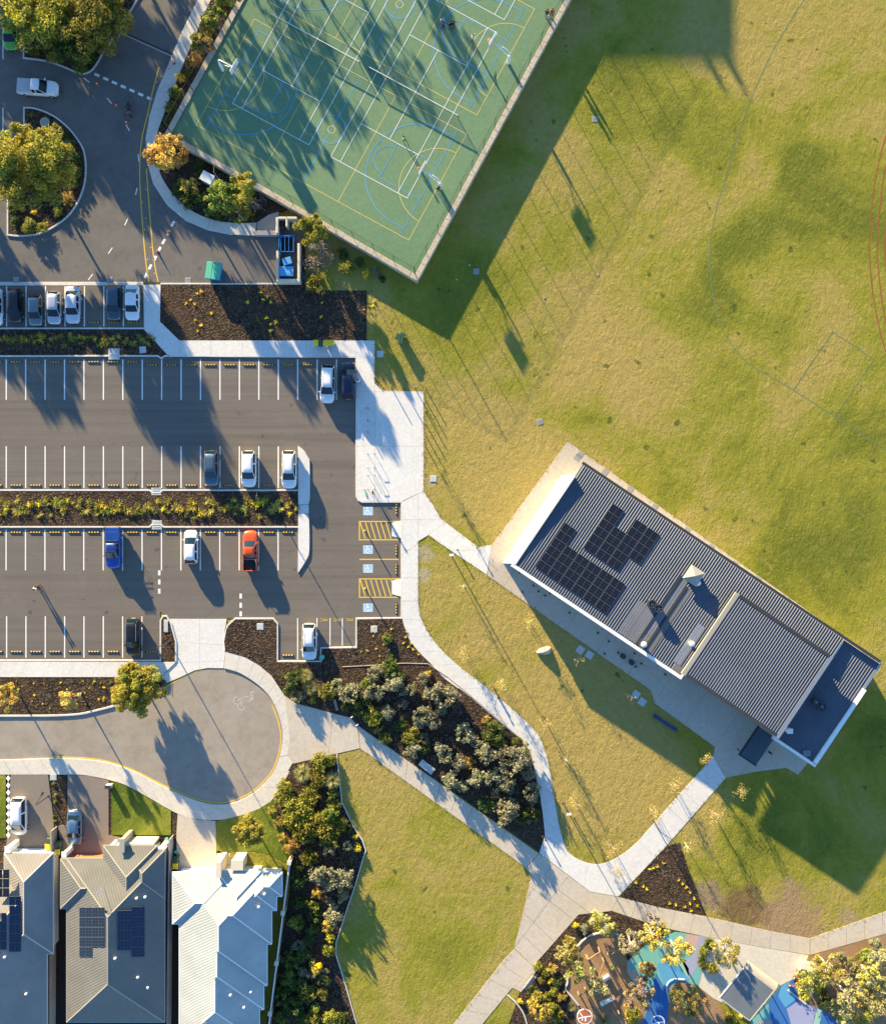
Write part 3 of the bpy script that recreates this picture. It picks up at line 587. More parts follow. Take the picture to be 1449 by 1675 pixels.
for ob in (0, 18.0, 36.0):
    y = 'court_yellow'
    cline('netball_line', [(-15.25, ob - 7.62), (15.25, ob - 7.62), (15.25, ob + 7.62), (-15.25, ob + 7.62)], .07, y, closed=True)
    for s in (-1, 1):
        cline('netball_line', [(s * 5.08, ob - 7.62), (s * 5.08, ob + 7.62)], .07, y, CZ + .007)
        cline('netball_line', arc(s * 15.25, ob, 4.9, 90 if s > 0 else -90, 270 if s > 0 else 90), .07, y, CZ + .007)
    cline('netball_line', arc(0, ob, .45, 0, 350), .08, y, CZ + .008, True)
    z = CZ + .010; bb = 'court_blue'
    cline('basketball_line', [(0, ob - 7.5), (0, ob + 7.5)], .07, bb, z); cline('basketball_line', arc(0, ob, 1.8, 0, 350), .08, bb, z + .002, True)
    for s in (-1, 1):
        cline('basketball_line', [(s * 14, ob - 7.5), (s * 14, ob + 7.5)], .07, bb, z)
        cline('basketball_line', [(s * 14, ob - 6.6), (s * 12.4, ob - 6.6)] + [(s * p[0], p[1]) for p in arc(12.4, ob, 6.6, 270, 90)] + [(s * 14, ob + 6.6)], .08, bb, z + .002)
        cline('basketball_line', [(s * 14, ob - 2.45), (s * 8.2, ob - 2.45), (s * 8.2, ob + 2.45), (s * 14, ob + 2.45)], .07, bb, z + .002)
        cline('basketball_line', [(s * p[0], p[1]) for p in arc(8.2, ob, 1.8, 90, 270)], .07, bb, z + .004)
for b0 in (-3.07, 22.6):
    for s in (-1, 1):
        z = CZ + .016; a0, a1 = s * 1.57, s * 12.54; q = s * 1.37; b1 = b0 + 23.77; nb = b0 + 11.885
        cline('tennis_line', [(a0, b0), (a1, b0), (a1, b1), (a0, b1)], .075, 'court_white', z, True)
        for a in (a0 + q, a1 - q): cline('tennis_line', [(a, b0), (a, b1)], .075, 'court_white', z + .002)
        for b in (nb - 6.4, nb + 6.4): cline('tennis_line', [(a0 + q, b), (a1 - q, b)], .075, 'court_white', z + .004)
        cline('tennis_line', [((a0 + a1) / 2, nb - 6.4), ((a0 + a1) / 2, nb + 6.4)], .075, 'court_white', z + .006)
        if b0 > 0: continue
        wh = 'over the shaded half of the court' if s < 0 else 'over the sunny half of the court'
        nt_ = thing('tennis_net', 'tennis net with white band and two posts ' + wh, 'net', C((a0 + a1) / 2, nb), math.atan2(ax.y, ax.x), 'tennis nets')
        hw = 6.4
        for e in (-1, 1): MB().tube([(e * hw, 0, 0), (e * hw, 0, 1.08)], .05, 8).build('post', M['green_bin'], nt_)
        mb = MB(); mb.box(-hw, hw, -.03, .03, .98, 1.05); mb.build('headband', M['white_paint'], nt_)
        mb = MB()
        for k in range(107): x = -hw + .12 * k; mb.add([(x - .008, 0, .05), (x + .008, 0, .05), (x + .008, 0, .98), (x - .008, 0, .98)], [(0, 1, 2, 3)])
        for k in range(9): z_ = .06 + k * .11; mb.add([(-hw, .002, z_), (hw, .002, z_), (hw, .002, z_ + .016), (-hw, .002, z_ + .016)], [(0, 1, 2, 3)])
        mb.build('mesh', M['net'], nt_)
def hoop(a, b, s, label):
    o = thing('basketball_hoop', label, 'basketball hoop', C(a, b), math.atan2(ax.y, ax.x) + (0 if s > 0 else math.pi), 'basketball hoops')
    MB().tube([(0, 0, 0), (0, 0, 2.6), (-.25, 0, 2.95), (-2.4, 0, 3.25)], [.085, .085, .08, .07], 10).build('post', M['white_paint'], o, True)
    MB().tube([(0, 0, 1.7), (-2.3, 0, 2.95)], .045, 8).build('brace', M['white_paint'], o, True)
    MB().lathe([(.17, 0), (.19, .05), (.19, 1.8), (.15, 1.85)], 14).build('padding', M['white_paint'], o)
    mb = MB(); mb.box(-2.52, -2.46, -.9, .9, 2.9, 3.95, 0, .01); bo = mb.build('backboard', M['white_paint'], o)
    mb = MB()
    for (x0, x1, z0, z1) in ((-.3, .3, 3.05, 3.1), (-.3, .3, 3.45, 3.5), (-.3, -.25, 3.1, 3.45), (.25, .3, 3.1, 3.45)): mb.box(-2.535, -2.522, x0, x1, z0, z1)
    mb.build('target_square', M['black'], bo)
    ri = [(-2.52 - .38 + .225 * math.cos(R(t)), .225 * math.sin(R(t)), 3.05) for t in range(0, 361, 20)]
    rr = MB().tube(ri, .018, 6, cap=False).build('rim', M['orange'], o, True)
    mb = MB()
    for k in range(12):
        t = R(k * 30); t2 = R(k * 30 + 30)
        mb.tube([(-2.9 + .22 * math.cos(t), .22 * math.sin(t), 3.04), (-2.9 + .13 * math.cos(t2), .13 * math.sin(t2), 2.62)], .008, 4)
    mb.build('net', M['white_paint'], rr)
for ob, nm in ((0, 'nearer the pavilion'), (18.0, 'of the far court')):
    hoop(15.6, ob, 1, 'white basketball hoop at the field side of the court ' + nm)
    hoop(-15.6, ob, -1, 'white basketball hoop at the road side of the court ' + nm)
# retaining walls
def wall(pa, pb, h0, h1, w_, label, out):
    """limestone wall whose outer face runs pa->pb"""
    d = (pb - pa); L = d.length; a = math.atan2(d.y, d.x)
    o = thing('retaining_wall', label, 'wall', (pa.x, pa.y, 0), a)
    n = int(L / 1.05); st = L / n
    cm = MB(); cm.box(.008, st - .012, -.08, w_ + .06, h1, h1 + .13, 0, .025); cme = cm.mesh('coping_stone', M['limestone'])
    bmn = MB(); bmn.box(.006, st - .01, 0, w_, 0, .35, 0, .02); bme = bmn.mesh('block', M['limestone'])
    core = MB(); core.box(0, L, .06, w_ - .04, h0, h1 - .004); core.build('core', M['limestone'], o)
    for k in range(n):
        c = link('coping_stone', cme, o, loc=(k * st, rnd.uniform(-.015, .015), rnd.uniform(-.008, .008)))
        for r_ in range(int((h1 - h0) / .36)):
            if k * st < 42: link('block', bme, o, loc=(k * st + (st / 2 if r_ % 2 and k < n - 1 else 0), rnd.uniform(-.012, .012), h0 + r_ * .355))
    return o
wSW0, wSW1 = C(wa - .55, wb - .55, 0), C(sa + .55, sb - .55, 0)
wall(wSW0, wSW1, .0, CZ - .02, .5, 'limestone retaining wall under the court fence facing the garden beds', 0)
wall(C(sa + .56, sb - .55, 0), C(sa + .56, B1, 0), .0, CZ - .02, .5, 'limestone retaining wall between the court and the playing field', 0)
nw = MB(); q = [C(wa - .03, wb - .5), C(wa - .03, B1), C(wa - .75, B1), C(wa - .75, wb - .5)]
nw.prism([(p.x, p.y) for p in q], 0, CZ + .08); nw.build('plinth_wall', M['limestone'], None, label='low limestone plinth along the planted bank side of the court', cat='wall')
# chain link fence
FH = 3.3
pm = MB()
for k in range(-26, 26):
    x0 = k * .12
    for sgn in (1, -1):
        # diagonal wires clipped to 3.0 x 3.2
        pts = []
        for t in (0, 3.2):
            pts.append((x0 + t if sgn > 0 else x0 + 3.2 - t, t))
        (xa, za), (xb, zb) = pts
        if xa > xb: xa, za, xb, zb = xb, zb, xa, za
        if xb <= 0 or xa >= 3.0: continue
        s_ = (zb - za) / (xb - xa)
        if xa < 0: za += -xa * s_; xa = 0
        if xb > 3.0: zb += (3.0 - xb) * s_; xb = 3.0
        pm.add([(xa, 0, za - .0032), (xb, 0, zb - .0032), (xb, 0, zb + .0032), (xa, 0, za + .0032)], [(0, 1, 2, 3)])
pme = pm.mesh('mesh_panel', M['dark_metal'])
post = MB().tube([(0, 0, 0), (0, 0, FH)], .035, 6); post = post.mesh('fence_post', M['dark_metal'])
def fence(pa, pb, label):
    d = pb - pa; n = max(1, round(d.length / 3.0)); a = math.atan2(d.y, d.x); st = d.length / n
    o = thing('chain_link_fence', label, 'fence', (pa.x, pa.y, CZ), a)
    MB().tube([(0, 0, FH), (d.length, 0, FH)], .018, 6).build('top_rail', M['dark_metal'], o)
    MB().tube([(0, 0, .08), (d.length, 0, .08)], .02, 6).build('bottom_rail', M['dark_metal'], o)
    for k in range(n + 1):
        link('fence_post', post, o, loc=(k * st, 0, 0))
        if k < n: p_ = link('mesh_panel', pme, o, loc=(k * st, 0, .05)); p_.scale = (st / 3.0, 1, 1)
fence(C(wa + .05, wb - .02, 0), C(sa - .05, sb - .02, 0), 'tall dark chain link fence above the limestone wall facing the gardens')
fence(C(sa - .02, sb + .05, 0), C(sa - .02, B1, 0), 'tall dark chain link fence along the field edge of the court')
fence(C(wa + .02, wb + .05, 0), C(wa + .02, B1, 0), 'tall dark chain link fence along the footpath edge of the court')
# wheel stops
def stop_mesh():
    mb = MB(); n = 9; L = 1.62
    for k in range(n):
        x0 = -L / 2 + L * k / n; x1 = x0 + L / n; e0 = .06 if k == 0 else 0; e1 = .06 if k == n - 1 else 0
        mb.add([(x0, -.075, 0), (x1, -.075, 0), (x1 - e1, -.04, .10), (x0 + e0, -.04, .10), (x0, .075, 0), (x1, .075, 0), (x1 - e1, .04, .10), (x0 + e0, .04, .10)],
               [(0, 1, 2, 3), (3, 2, 6, 7), (5, 4, 7, 6), (4, 0, 3, 7), (1, 5, 6, 2)], 1 if k % 2 else 0)
    return mb.mesh('wheel_stop', [M['rubber'], M['stop_yellow']])
sme = stop_mesh()
def stops(xs, y, label, rz=0):
    for x in xs: link('wheel_stop', sme, None, label, 'wheel stop', label.split('stop ')[1], None, P(x, y, 0), rz)
mid = [(a + b) / 2 for a, b in zip(bx[:-1], bx[1:])]
stops(mid[:8] + [], 592, 'black and yellow rubber wheel stop below the kerb of the dark mulch strip')
stops(mid[8:17], 597, 'black and yellow rubber wheel stop below the kerb of the white walkway')
stops(mid[:15], 794, 'black and yellow rubber wheel stop on the sunny side of the planted median')
stops([m for i, m in enumerate(mid[:16]) if i not in ()], 871, 'black and yellow rubber wheel stop on the shaded side of the planted median')
stops([-4.3 + 31.6 * i for i in range(0, 9)], 1066, 'black and yellow rubber wheel stop along the straight white footpath')
stops([27 + 31.8 * i for i in range(-1, 7)], 527, 'black and yellow rubber wheel stop in the parking strip by the access road')
stops([471], 1072, 'black and yellow rubber wheel stop beside the lone white wagon')
for y in (832, 899, 930, 995): link('wheel_stop', sme, None, 'black and yellow rubber wheel stop at the head of an accessible bay', 'wheel stop', 'accessible bay wheel stops', None, P(648.5, y, 0), math.pi / 2)
# ================================================================== PAVILION
def Q(u, v, z): return P(950 + .831 * u - .556 * v, 757 + .556 * u + .831 * v, z)
pav = thing('pavilion', 'long sports pavilion with ribbed blue grey roof, solar panels and raised roof box', 'building')
def ribbed(name, u0, u1, v0, v1, zf, mat, parent, pitch=4.45, h=.085, skip=()):
    """ribs run along v; zf(v) gives the roof height"""
    mb = MB(); n = int((u1 - u0) / pitch); st = (u1 - u0) / n; prof = []
    for k in range(n):
        a = u0 + k * st; prof += [(a, 0), (a + st * .50, 0), (a + st * .78, h), (a + st * .90, h)]
    prof.append((u1, 0)); rows = []
    for v in (v0, v1):
        rows.append([Q(u, v, zf(v)) + Vector((0, 0, hh)) for u, hh in prof])
    m = len(prof); mb.v = [tuple(p) for r_ in rows for p in r_]
    for i in range(m - 1): mb.f.append((i, m + i, m + i + 1, i + 1)); mb.m.append(0)
    o = mb.build(name, mat, parent); return o
def qprism(name, pts, z1, th, mat, parent):
    """horizontal slab with its top face at z1 over (u,v) corners"""
    mb = MB(); q = [Q(u, v, z1) for u, v in pts]; mb.prism([(p.x, p.y) for p in q], z1 - th, z1); return mb.build(name, mat, parent)
zw = lambda v: 3.8 + .5 * v / 200
ribbed('roof', 4, 329, 1, 198, zw, M['roof_pavilion'], pav)
ribbed('roof', 329.3, 518, 1, 45, zw, M['roof_pavilion'], pav)
ze = lambda v: 3.05 + .2 * v / 200
ribbed('roof', 518.4, 588, 2, 196, lambda v: 3.35 - .2 * v / 200, M['roof_pavilion'], pav)
zu = lambda v: 5.0
ribbed('raised_roof', 336, 514, 40, 190, zu, M['roof_pavilion'], pav)
def wallbox(name, u0, u1, v0, v1, z, mat, parent, z0=.0):
    mb = MB(); q = [Q(u, v, z) for u, v in ((u0, v0), (u1, v0), (u1, v1), (u0, v1))]; mb.prism([(p.x, p.y) for p in q], z0, z); return mb.build(name, mat, parent)
wallbox('wall', 12, 326, 6, 192, 3.7, M['white_wall'], pav); wallbox('wall', 326.5, 520, 6, 150, 3.72, M['white_wall'], pav); wallbox('wall', 520.5, 582, 8, 190, 2.95, M['white_wall'], pav)
wallbox('raised_box', 341, 510, 44, 150, 4.92, M['white_wall'], pav, 3.73)
# raised roof underside and trims
qprism('soffit', [(332, 36), (518, 36), (518, 194), (332, 194)], 4.96, .22, M['dark_metal'], pav)
for a, b, c_, d_, m_ in ((328, 335.5, 35, 195, 'roof_trim'), (514.5, 520, 35, 195, 'zinc'), (336, 514, 34, 39.5, 'dark_metal'), (336, 514, 190.5, 195.5, 'dark_metal')):
    qprism('fascia', [(a, c_), (b, c_), (b, d_), (a, d_)], 5.1, .36, M[m_], pav)
# gutters, parapets
mb = MB(); q = [Q(u, v, z) for u, v, z in ((0, 198.5, 4.42), (329, 198.5, 4.42), (329, 204, 4.42), (0, 204, 4.42))]; mb.prism([(p.x, p.y) for p in q], 3.55, 4.42); mb.build('gutter_fascia', M['white_paint'], pav)
qprism('fascia', [(2, -4), (588, -4), (588, .6), (2, .6)], 3.84, .3, M['dark_metal'], pav)
qprism('fascia', [(329.4, 186), (333, 186), (333, 204), (329.4, 204)], 4.42, .8, M['white_paint'], pav)
qprism('flashing', [(311, 187), (328, 187), (328, 198), (311, 198)], 4.38, .1, M['roof_brown'], pav)
# leaning white end screen: wide foot outside, top against the roof edge
mb = MB(); zt = 4.45
b0, b1 = P(822, 921, 0), P(917, 779, 0); t0, t1 = P(838, 921, zt), P(936, 776, zt); r0, r1 = P(843, 924, zt), P(941, 779, zt)
d0, d1 = Vector((r0.x, r0.y, 3.5)), Vector((r1.x, r1.y, 3.5))
mb.add([b0, b1, t1, t0, r0, r1, d0, d1, Vector((r0.x, r0.y, 0)), Vector((r1.x, r1.y, 0))], [(1, 0, 3, 2), (2, 3, 4, 5), (5, 4, 6, 7), (0, 8, 4, 3), (9, 1, 2, 5)])
scr = mb.build('end_screen', M['white_wall'], pav)
for k, t in enumerate((.22, .53, .86)):
    p = b0.lerp(b1, t).lerp(t0.lerp(t1, t), .5); n_ = (b1 - b0).cross(t0 - b0).normalized(); n_ = n_ if n_.z > 0 else -n_
    mb = MB().tube([p, p + n_ * .06], .17, 12); mb.build('round_vent', M['brick'] if k == 0 else M['black'], scr)
# south east parapet and white corner frame
qprism('parapet', [(589, 50), (595, 50), (595, 196), (589, 196)], 3.6, .6, M['white_paint'], pav)
qprism('fascia', [(588.4, 0), (592, 0), (592, 49.5), (588.4, 49.5)], 3.42, .3, M['zinc'], pav)
for pts in ([(512, 197), (595, 197), (595, 201.5), (512, 201.5)], [(510, 176), (520, 176), (520, 196.6), (510, 196.6)], ):
    qprism('parapet', pts, 3.45, .6, M['white_paint'], pav)
cn = qprism('canopy', [(482, 197), (513, 197), (513, 252), (482, 252)], 2.75, .14, M['roof_canopy'], pav)
mb = MB()
for k in range(6):
    q = [Q(484 + k * 4.9, 199, 2.79), Q(485.4 + k * 4.9, 199, 2.79), Q(485.4 + k * 4.9, 250, 2.79), Q(484 + k * 4.9, 250, 2.79)]; mb.prism([(p.x, p.y) for p in q], 2.74, 2.79)
mb.build('rib', M['roof_canopy'], cn)
qprism('canopy_trim', [(480, 196), (482, 196), (482, 254), (480, 254)], 2.80, .22, M['black'], cn); qprism('canopy_trim', [(482, 252), (514, 252), (514, 254), (482, 254)], 2.80, .22, M['black'], cn)
for u, v, z in ((358, 186, 4.9), (400, 186, 4.9), (445, 186, 4.9), (490, 186, 4.9), (486, 248, 2.7), (509, 248, 2.7)):
    p = Q(u, v, z); MB().tube([(p.x, p.y, .12), (p.x, p.y, z)], .07, 8).build('column', M['dark_metal'], pav)
# smooth roof sheets
def rsheet(u0, u1, v0, v1, mat, dz=.075):
    mb = MB(); q = [Q(u, v, zw(v) + dz) for u, v in ((u0, v0), (u0, v1), (u1, v1), (u1, v0))]; mb.add(q + [p - Vector((0, 0, .07)) for p in q], [(0, 1, 2, 3), (0, 4, 5, 1), (1, 5, 6, 2), (2, 6, 7, 3), (3, 7, 4, 0)]); return mb.build('roof_sheet', M[mat], pav)
rsheet(203, 219.6, 134, 196, 'roof_smooth'); rsheet(220, 238, 134, 196, 'roof_smooth', .08); rsheet(241, 254, 62, 172, 'roof_smooth'); rsheet(241, 254, 172.6, 196, 'roof_brown', .08); rsheet(258, 268, 72, 150, 'roof_brown'); rsheet(258, 268, 150.6, 196, 'roof_brown', .085); rsheet(306, 318, 112, 186, 'zinc')
mb = MB()
for a, c_ in ((241, 62), (258, 72)):
    q = [Q(u, v, zw(v) + .16) for u, v in ((a - 3, c_), (a - 3, 196), (a - .3, 196), (a - .3, c_))]; mb.add(q + [p - Vector((0, 0, .16)) for p in q], [(0, 1, 2, 3), (0, 4, 5, 1), (1, 5, 6, 2), (2, 6, 7, 3), (3, 7, 4, 0)])
mb.build('flashing', M['dark_metal'], pav)
# solar panels
def panels(parent, cells, cu, cv, u0, v0, fn, mat, name='solar_panel', dz=.16, axu=None):
    for (i, j) in cells:
        e = .35
        q = [fn(u0 + cu * i + e, v0 + cv * j + e, dz), fn(u0 + cu * (i + 1) - e, v0 + cv * j + e, dz), fn(u0 + cu * (i + 1) - e, v0 + cv * (j + 1) - e, dz), fn(u0 + cu * i + e, v0 + cv * (j + 1) - e, dz)]
        n = (q[1] - q[0]).cross(q[3] - q[0]); n = n.normalized(); n = n if n.z > 0 else -n
        mb = MB(); mb.add(q + [p - n * .05 for p in q], [(0, 1, 2, 3) if (q[1] - q[0]).cross(q[3] - q[0]).z > 0 else (3, 2, 1, 0), (0, 4, 5, 1), (1, 5, 6, 2), (2, 6, 7, 3), (3, 7, 4, 0)])
        o = mb.build(name, M['panel_frame'], parent)
        c = sum(q, Vector()) / 4; g = [c + (p - c) * .955 + n * .004 for p in q]
        # two half fields of cells with a bright busbar gap between
        def lp(a, b, t): return a.lerp(b, t)
        mb = MB()
        for s0, s1 in ((0, .49), (.51, 1)):
            for r0, r1 in ((0, .322), (.338, .66), (.676, 1)):
                a = lp(lp(g[0], g[1], s0), lp(g[3], g[2], s0), r0); b = lp(lp(g[0], g[1], s1), lp(g[3], g[2], s1), r0); c2 = lp(lp(g[0], g[1], s1), lp(g[3], g[2], s1), r1); d = lp(lp(g[0], g[1], s0), lp(g[3], g[2], s0), r1)
                mb.add([a, b, c2, d], [(0, 1, 2, 3) if (b - a).cross(d - a).z > 0 else (3, 2, 1, 0)])
        mb.build('cells', mat, o)
fp_ = lambda u, v, dz: Q(u, v, zw(v) + dz)
panels(pav, [(i, j) for i in range(6) for j in range(2, 6)] + [(0, 0), (0, 1)], 23.3, 14.6, 32, 95.5, fp_, M['solar'])
panels(pav, [(0, j) for j in range(6)] + [(1, j) for j in range(2, 6)] + [(2, j) for j in range(6)] + [(3, j) for j in range(4)], 23.3, 14.6, 79.5, 26, fp_, M['solar'])
# roof plant
def rt(u, v, dz=0): p = Q(u, v, zw(v)); return Vector((p.x, p.y, p.z + dz))
p = rt(253, 52)
mb = MB(); hd = thing('roof_hood', 'pale pyramid topped exhaust hood on the ribbed roof', 'vent', p, math.atan2(-.556, .831))
mb.box(-.7, .7, -.7, .7, 0, .8); mb.build('shaft', M['roof_smooth'], hd)
mb = MB(); mb.add([(-1, -1, .75), (1, -1, .75), (1, 1, .75), (-1, 1, .75), (-.95, -.95, .95), (.95, -.95, .95), (.95, .95, .95), (-.95, .95, .95), (0, 0, 1.45)], [(0, 1, 5, 4), (1, 2, 6, 5), (2, 3, 7, 6), (3, 0, 4, 7), (4, 5, 8), (5, 6, 8), (6, 7, 8), (7, 4, 8), (3, 2, 1, 0)]); mb.build('cap', M['cover_grey'], hd)
def fan(p, r, h, label, grp=None):
    o = thing('roof_fan', label, 'vent', p, 0, grp)
    MB().lathe([(r * .9, 0), (r * .9, h * .7), (r, h * .75), (r, h), (r * .72, h), (r * .72, h * .6)], 18).build('housing', M['zinc'] if r < .45 else M['dark_metal'], o)
    mb = MB(); mb.lathe([(r * .7, h * .55), (r * .7, h * .62)], 18); mb.build('grille', M['black'], o)
    for k in range(3): a = k * math.pi / 3; MB().tube([(-r * .7 * math.cos(a), -r * .7 * math.sin(a), h * .9), (r * .7 * math.cos(a), r * .7 * math.sin(a), h * .9)], .025, 5).build('bar', M['zinc'], o)
for q in (rt(222, 128), rt(235, 128)): fan(q, .55, 1.1, 'round dark roof fan of the sunlit pair between the smooth roof sheets', 'sunlit roof fans')
for q in ((534, 112), (546, 113)): p = Q(q[0], q[1], 3.45); fan(p, .5, .7, 'round dark roof fan of the shaded pair on the lower roof end', 'shaded roof fans')
def cowl(p, label):
    o = thing('roof_cowl', label, 'vent', p); MB().lathe([(.2, 0), (.2, .5)], 12).build('stack', M['zinc'], o)
    MB().lathe([(.33, .45), (.37, .5), (.33, .78), (.12, .88)], 14).build('cap', M['white_paint'], o, True)
cowl(rt(249, 190), 'small white cowl by the white gutter of the pavilion roof'); cowl(rt(313, 146), 'small pale cowl beside the raised roof box'); cowl(rt(266, 58), 'little cowl tucked beside the pyramid hood')
p = Q(528, 175, 4.2); mb = MB(); mb.box(p.x - .3, p.x + .3, p.y - .25, p.y + .25, 3.2, 4.2, 0, .03); mb.box(p.x - .36, p.x + .36, p.y - .31, p.y + .31, 4.2, 4.26); mb.build('roof_unit', M['white_paint'], None, label='small white box unit at the corner of the raised roof', cat='vent')
p = Q(571, 190, 3.4); mb = MB(); mb.box(p.x - .45, p.x + .45, p.y - .35, p.y + .35, 3.22, 3.55, 0, .05); mb.build('roof_hatch', M['roof_smooth'], None, label='grey roof hatch on the shaded end roof', cat='roof hatch')
# drains and posts around the apron
gm = MB(); gm.box(-.4, .4, -.4, .4, 0, .02, 0, .008)
for k in range(4): gm.box(-.32, .32, -.28 + k * .16, -.2 + k * .16, .018, .03)
gme = gm.mesh('drain_grate', M['cover_grey'])
for px, py in ((944, 748), (949, 743), (989, 772), (1030, 800), (1070, 829), (1123, 867), (1162, 895), (1200, 922), (1238, 948), (1293, 988), (1334, 1016), (1373, 1044), (1411, 1071)):
    link('drain_grate', gme, None, 'small grey grate set in the apron along the field side of the pavilion', 'drain', 'apron grates', None, P(px, py, .145), R(-34))
bo = MB().lathe([(.11, 0), (.11, .85), (.08, .9)], 10); bo = bo.mesh('bollard', M['black'])
for px, py in ((849, 936), (872, 958), (880, 967), (891, 974), (899, 970), (854, 968), (931, 1002), (977, 1035), (995, 1049), (988, 1069), (1010, 1067), (1037, 1068), (1039, 1090), (1048, 1085), (1087, 1103)):
    p = P(px, py, .12); link('bollard', bo, None, 'short black post on the shaded concrete under the white gutter', 'bollard', 'posts beside the pavilion', None, p).scale = (1, 1, .5)
for px, py in ((1018, 1073), (1032, 1083)): MB().lathe([(.34, 0), (.34, .01), (.28, .5), (.33, .55), (.3, .6)], 16).build('drum', M['dark_metal'], None, label='dark round drum on the shaded pavilion concrete', cat='drum', group='dark drums', loc=P(px, py, .14))
for px, py in ((1257, 1230), (1297, 1230)): link('bollard', bo, None, 'black post on the shaded paving below the white roof corner', 'bollard', 'posts by the roof corner', None, P(px, py, .14))
# ================================================================== HOUSES
TP = .44
def hip(mb, x0, x1, y0, y1, ze, uvs):
    """hip roof solid over a photo-pixel rectangle whose eaves are at height ze; records uv"""
    a = P(x0, y1, ze); b = P(x1, y0, ze); X0, X1, Y0, Y1 = a.x, b.x, a.y, b.y
    hw = min(X1 - X0, Y1 - Y0) / 2; zt = ze + hw * TP
    if (Y1 - Y0) >= (X1 - X0): r0 = ((X0 + X1) / 2, Y0 + hw, zt); r1 = ((X0 + X1) / 2, Y1 - hw, zt)
    else: r0 = (X0 + hw, (Y0 + Y1) / 2, zt); r1 = (X1 - hw, (Y0 + Y1) / 2, zt)
    c = [(X0, Y0, ze), (X1, Y0, ze), (X1, Y1, ze), (X0, Y1, ze)]
    if (Y1 - Y0) >= (X1 - X0): fs = [((c[0], c[1], r0), 0), ((c[1], c[2], r1, r0), 1), ((c[2], c[3], r1), 0), ((c[3], c[0], r0, r1), 1)]
    else: fs = [((c[0], c[1], r1, r0), 0), ((c[1], c[2], r1), 1), ((c[2], c[3], r0, r1), 0), ((c[3], c[0], r0), 1)]
    for f, ax_ in fs: mb.add(f, [tuple(range(len(f)))]); uvs.append([(p[ax_], 0.0) for p in f])
    return (X0, X1, Y0, Y1), r0, r1
def house(label, rects, roof, wallm, eave, trim):
    o = thing('house', label, 'house'); mb = MB(); uvs = []; foot = []; caps = MB(); geo = []; segs = []
    for k, (x0, x1, y0, y1) in enumerate(rects):
        ze = eave - .0025 * k
        (X0, X1, Y0, Y1), r0, r1 = hip(mb, x0, x1, y0, y1, ze, uvs); foot.append((X0, X1, Y0, Y1, ze))
        c = [(X0, Y0, ze), (X1, Y0, ze), (X1, Y1, ze), (X0, Y1, ze)]; ring = (r0, r0, r1, r1) if (Y1 - Y0) >= (X1 - X0) else (r0, r1, r1, r0)
        geo.append((X0, X1, Y0, Y1, ze)); segs += [(k, Vector(a), Vector(b)) for a, b in list(zip(c, ring)) + [(r0, r1)]]
    def hz(g, x, y): X0, X1, Y0, Y1, ze = g; return ze + TP * min(x - X0, X1 - x, y - Y0, Y1 - y)
    for k, a, b in segs:
        if (a - b).length < .1: continue
        n = 24; run = []
        for i in range(n + 1):
            p = a.lerp(b, i / n); ok = all(hz(g_, p.x, p.y) < p.z - .006 for j, g_ in enumerate(geo) if j != k)
            if ok: run.append(p)
            if (not ok or i == n) and run:
                if len(run) > 2: caps.tube([run[0], run[-1]], .07, 6)
                run = []
    me = mb.mesh('roof', roof); uv = me.uv_layers.new(name='UVMap'); i = 0
    for f in uvs:
        for p in f: uv.data[i].uv = p; i += 1
    ro = link('roof', me, o); caps.build('ridge_capping', trim, ro)
    wl = MB(); gt = MB()
    for (X0, X1, Y0, Y1, ze) in foot:
        wl.box(X0 + .4, X1 - .4, Y0 + .4, Y1 - .4, 0, ze - .06)
        for (a, b, c_, d) in ((X0 - .08, X1 + .08, Y1, Y1 + .1), (X0 - .08, X1 + .08, Y0 - .1, Y0), (X0 - .1, X0, Y0, Y1), (X1, X1 + .1, Y0, Y1)): gt.box(a, b, c_, d, ze - .15, ze - .01)
    wl.build('wall', wallm, o); gt.build('gutter', trim, ro)
    return o, foot
E = 2.75
h1, f1 = house('beige roofed house with two dark solar arrays cut by the picture edge', [(-90, 77, 1432, 1760), (8, 87, 1396, 1560), (-60, 60, 1600, 1800)], M['roof_tan'], M['white_wall'], E, M['cream'])
h2, f2 = house('grey brown roofed house with solar panels on both slopes and a terracotta garage', [(110, 269, 1405, 1672), (100, 240, 1406, 1486), (170, 257, 1384, 1540), (205, 269.5, 1391, 1470)], M['roof_grey'], M['cream'], E, M['roof_trim'])
h3, f3 = house('white roofed house with stepped hips beside the planted reserve', [(294, 444, 1429, 1544), (294, 436.5, 1429, 1612), (294, 431, 1429, 1651), (294, 424, 1429, 1705), (412, 461, 1428, 1466), (392, 452, 1428.5, 1489), (283, 380, 1428, 1511), (354, 428, 1424, 1540)], M['roof_white'], M['white_wall'], E, M['white_paint'])
def panel_on(h, x0, y0, cu, cv, cells, slope_fn, mat): panels(h, cells, cu, cv, x0, y0, slope_fn, mat)
def slope(X_eave, ze, sgn):
    # height on an east/west slope, solved for a photo point
    def fn(px, py, dz):
        z = ze + 1.0
        for _ in range(6):
            p = P(px, py, z); z = ze + (p.x - X_eave) * TP * sgn
        return P(px, py, z + dz)
    return fn
e2 = f2[0]
panels(h2, [(i, j) for i in range(2) for j in range(5)] + [(i, j) for i in range(2, 4) for j in range(4)], 10.5, 16.2, 130, 1484, slope(e2[0], E, 1), M['solar'], dz=.12)
panels(h2, [(i, j) for i in range(2) for j in range(4)] , 11.6, 16.5, 192, 1489, slope(e2[1], E, -1), M['solar_blue'], dz=.12)
panels(h2, [(i, j) for i in range(2) for j in range(5)], 11, 16.5, 215.5, 1483, slope(e2[1], E, -1), M['solar_blue'], dz=.12)
e1 = f1[0]
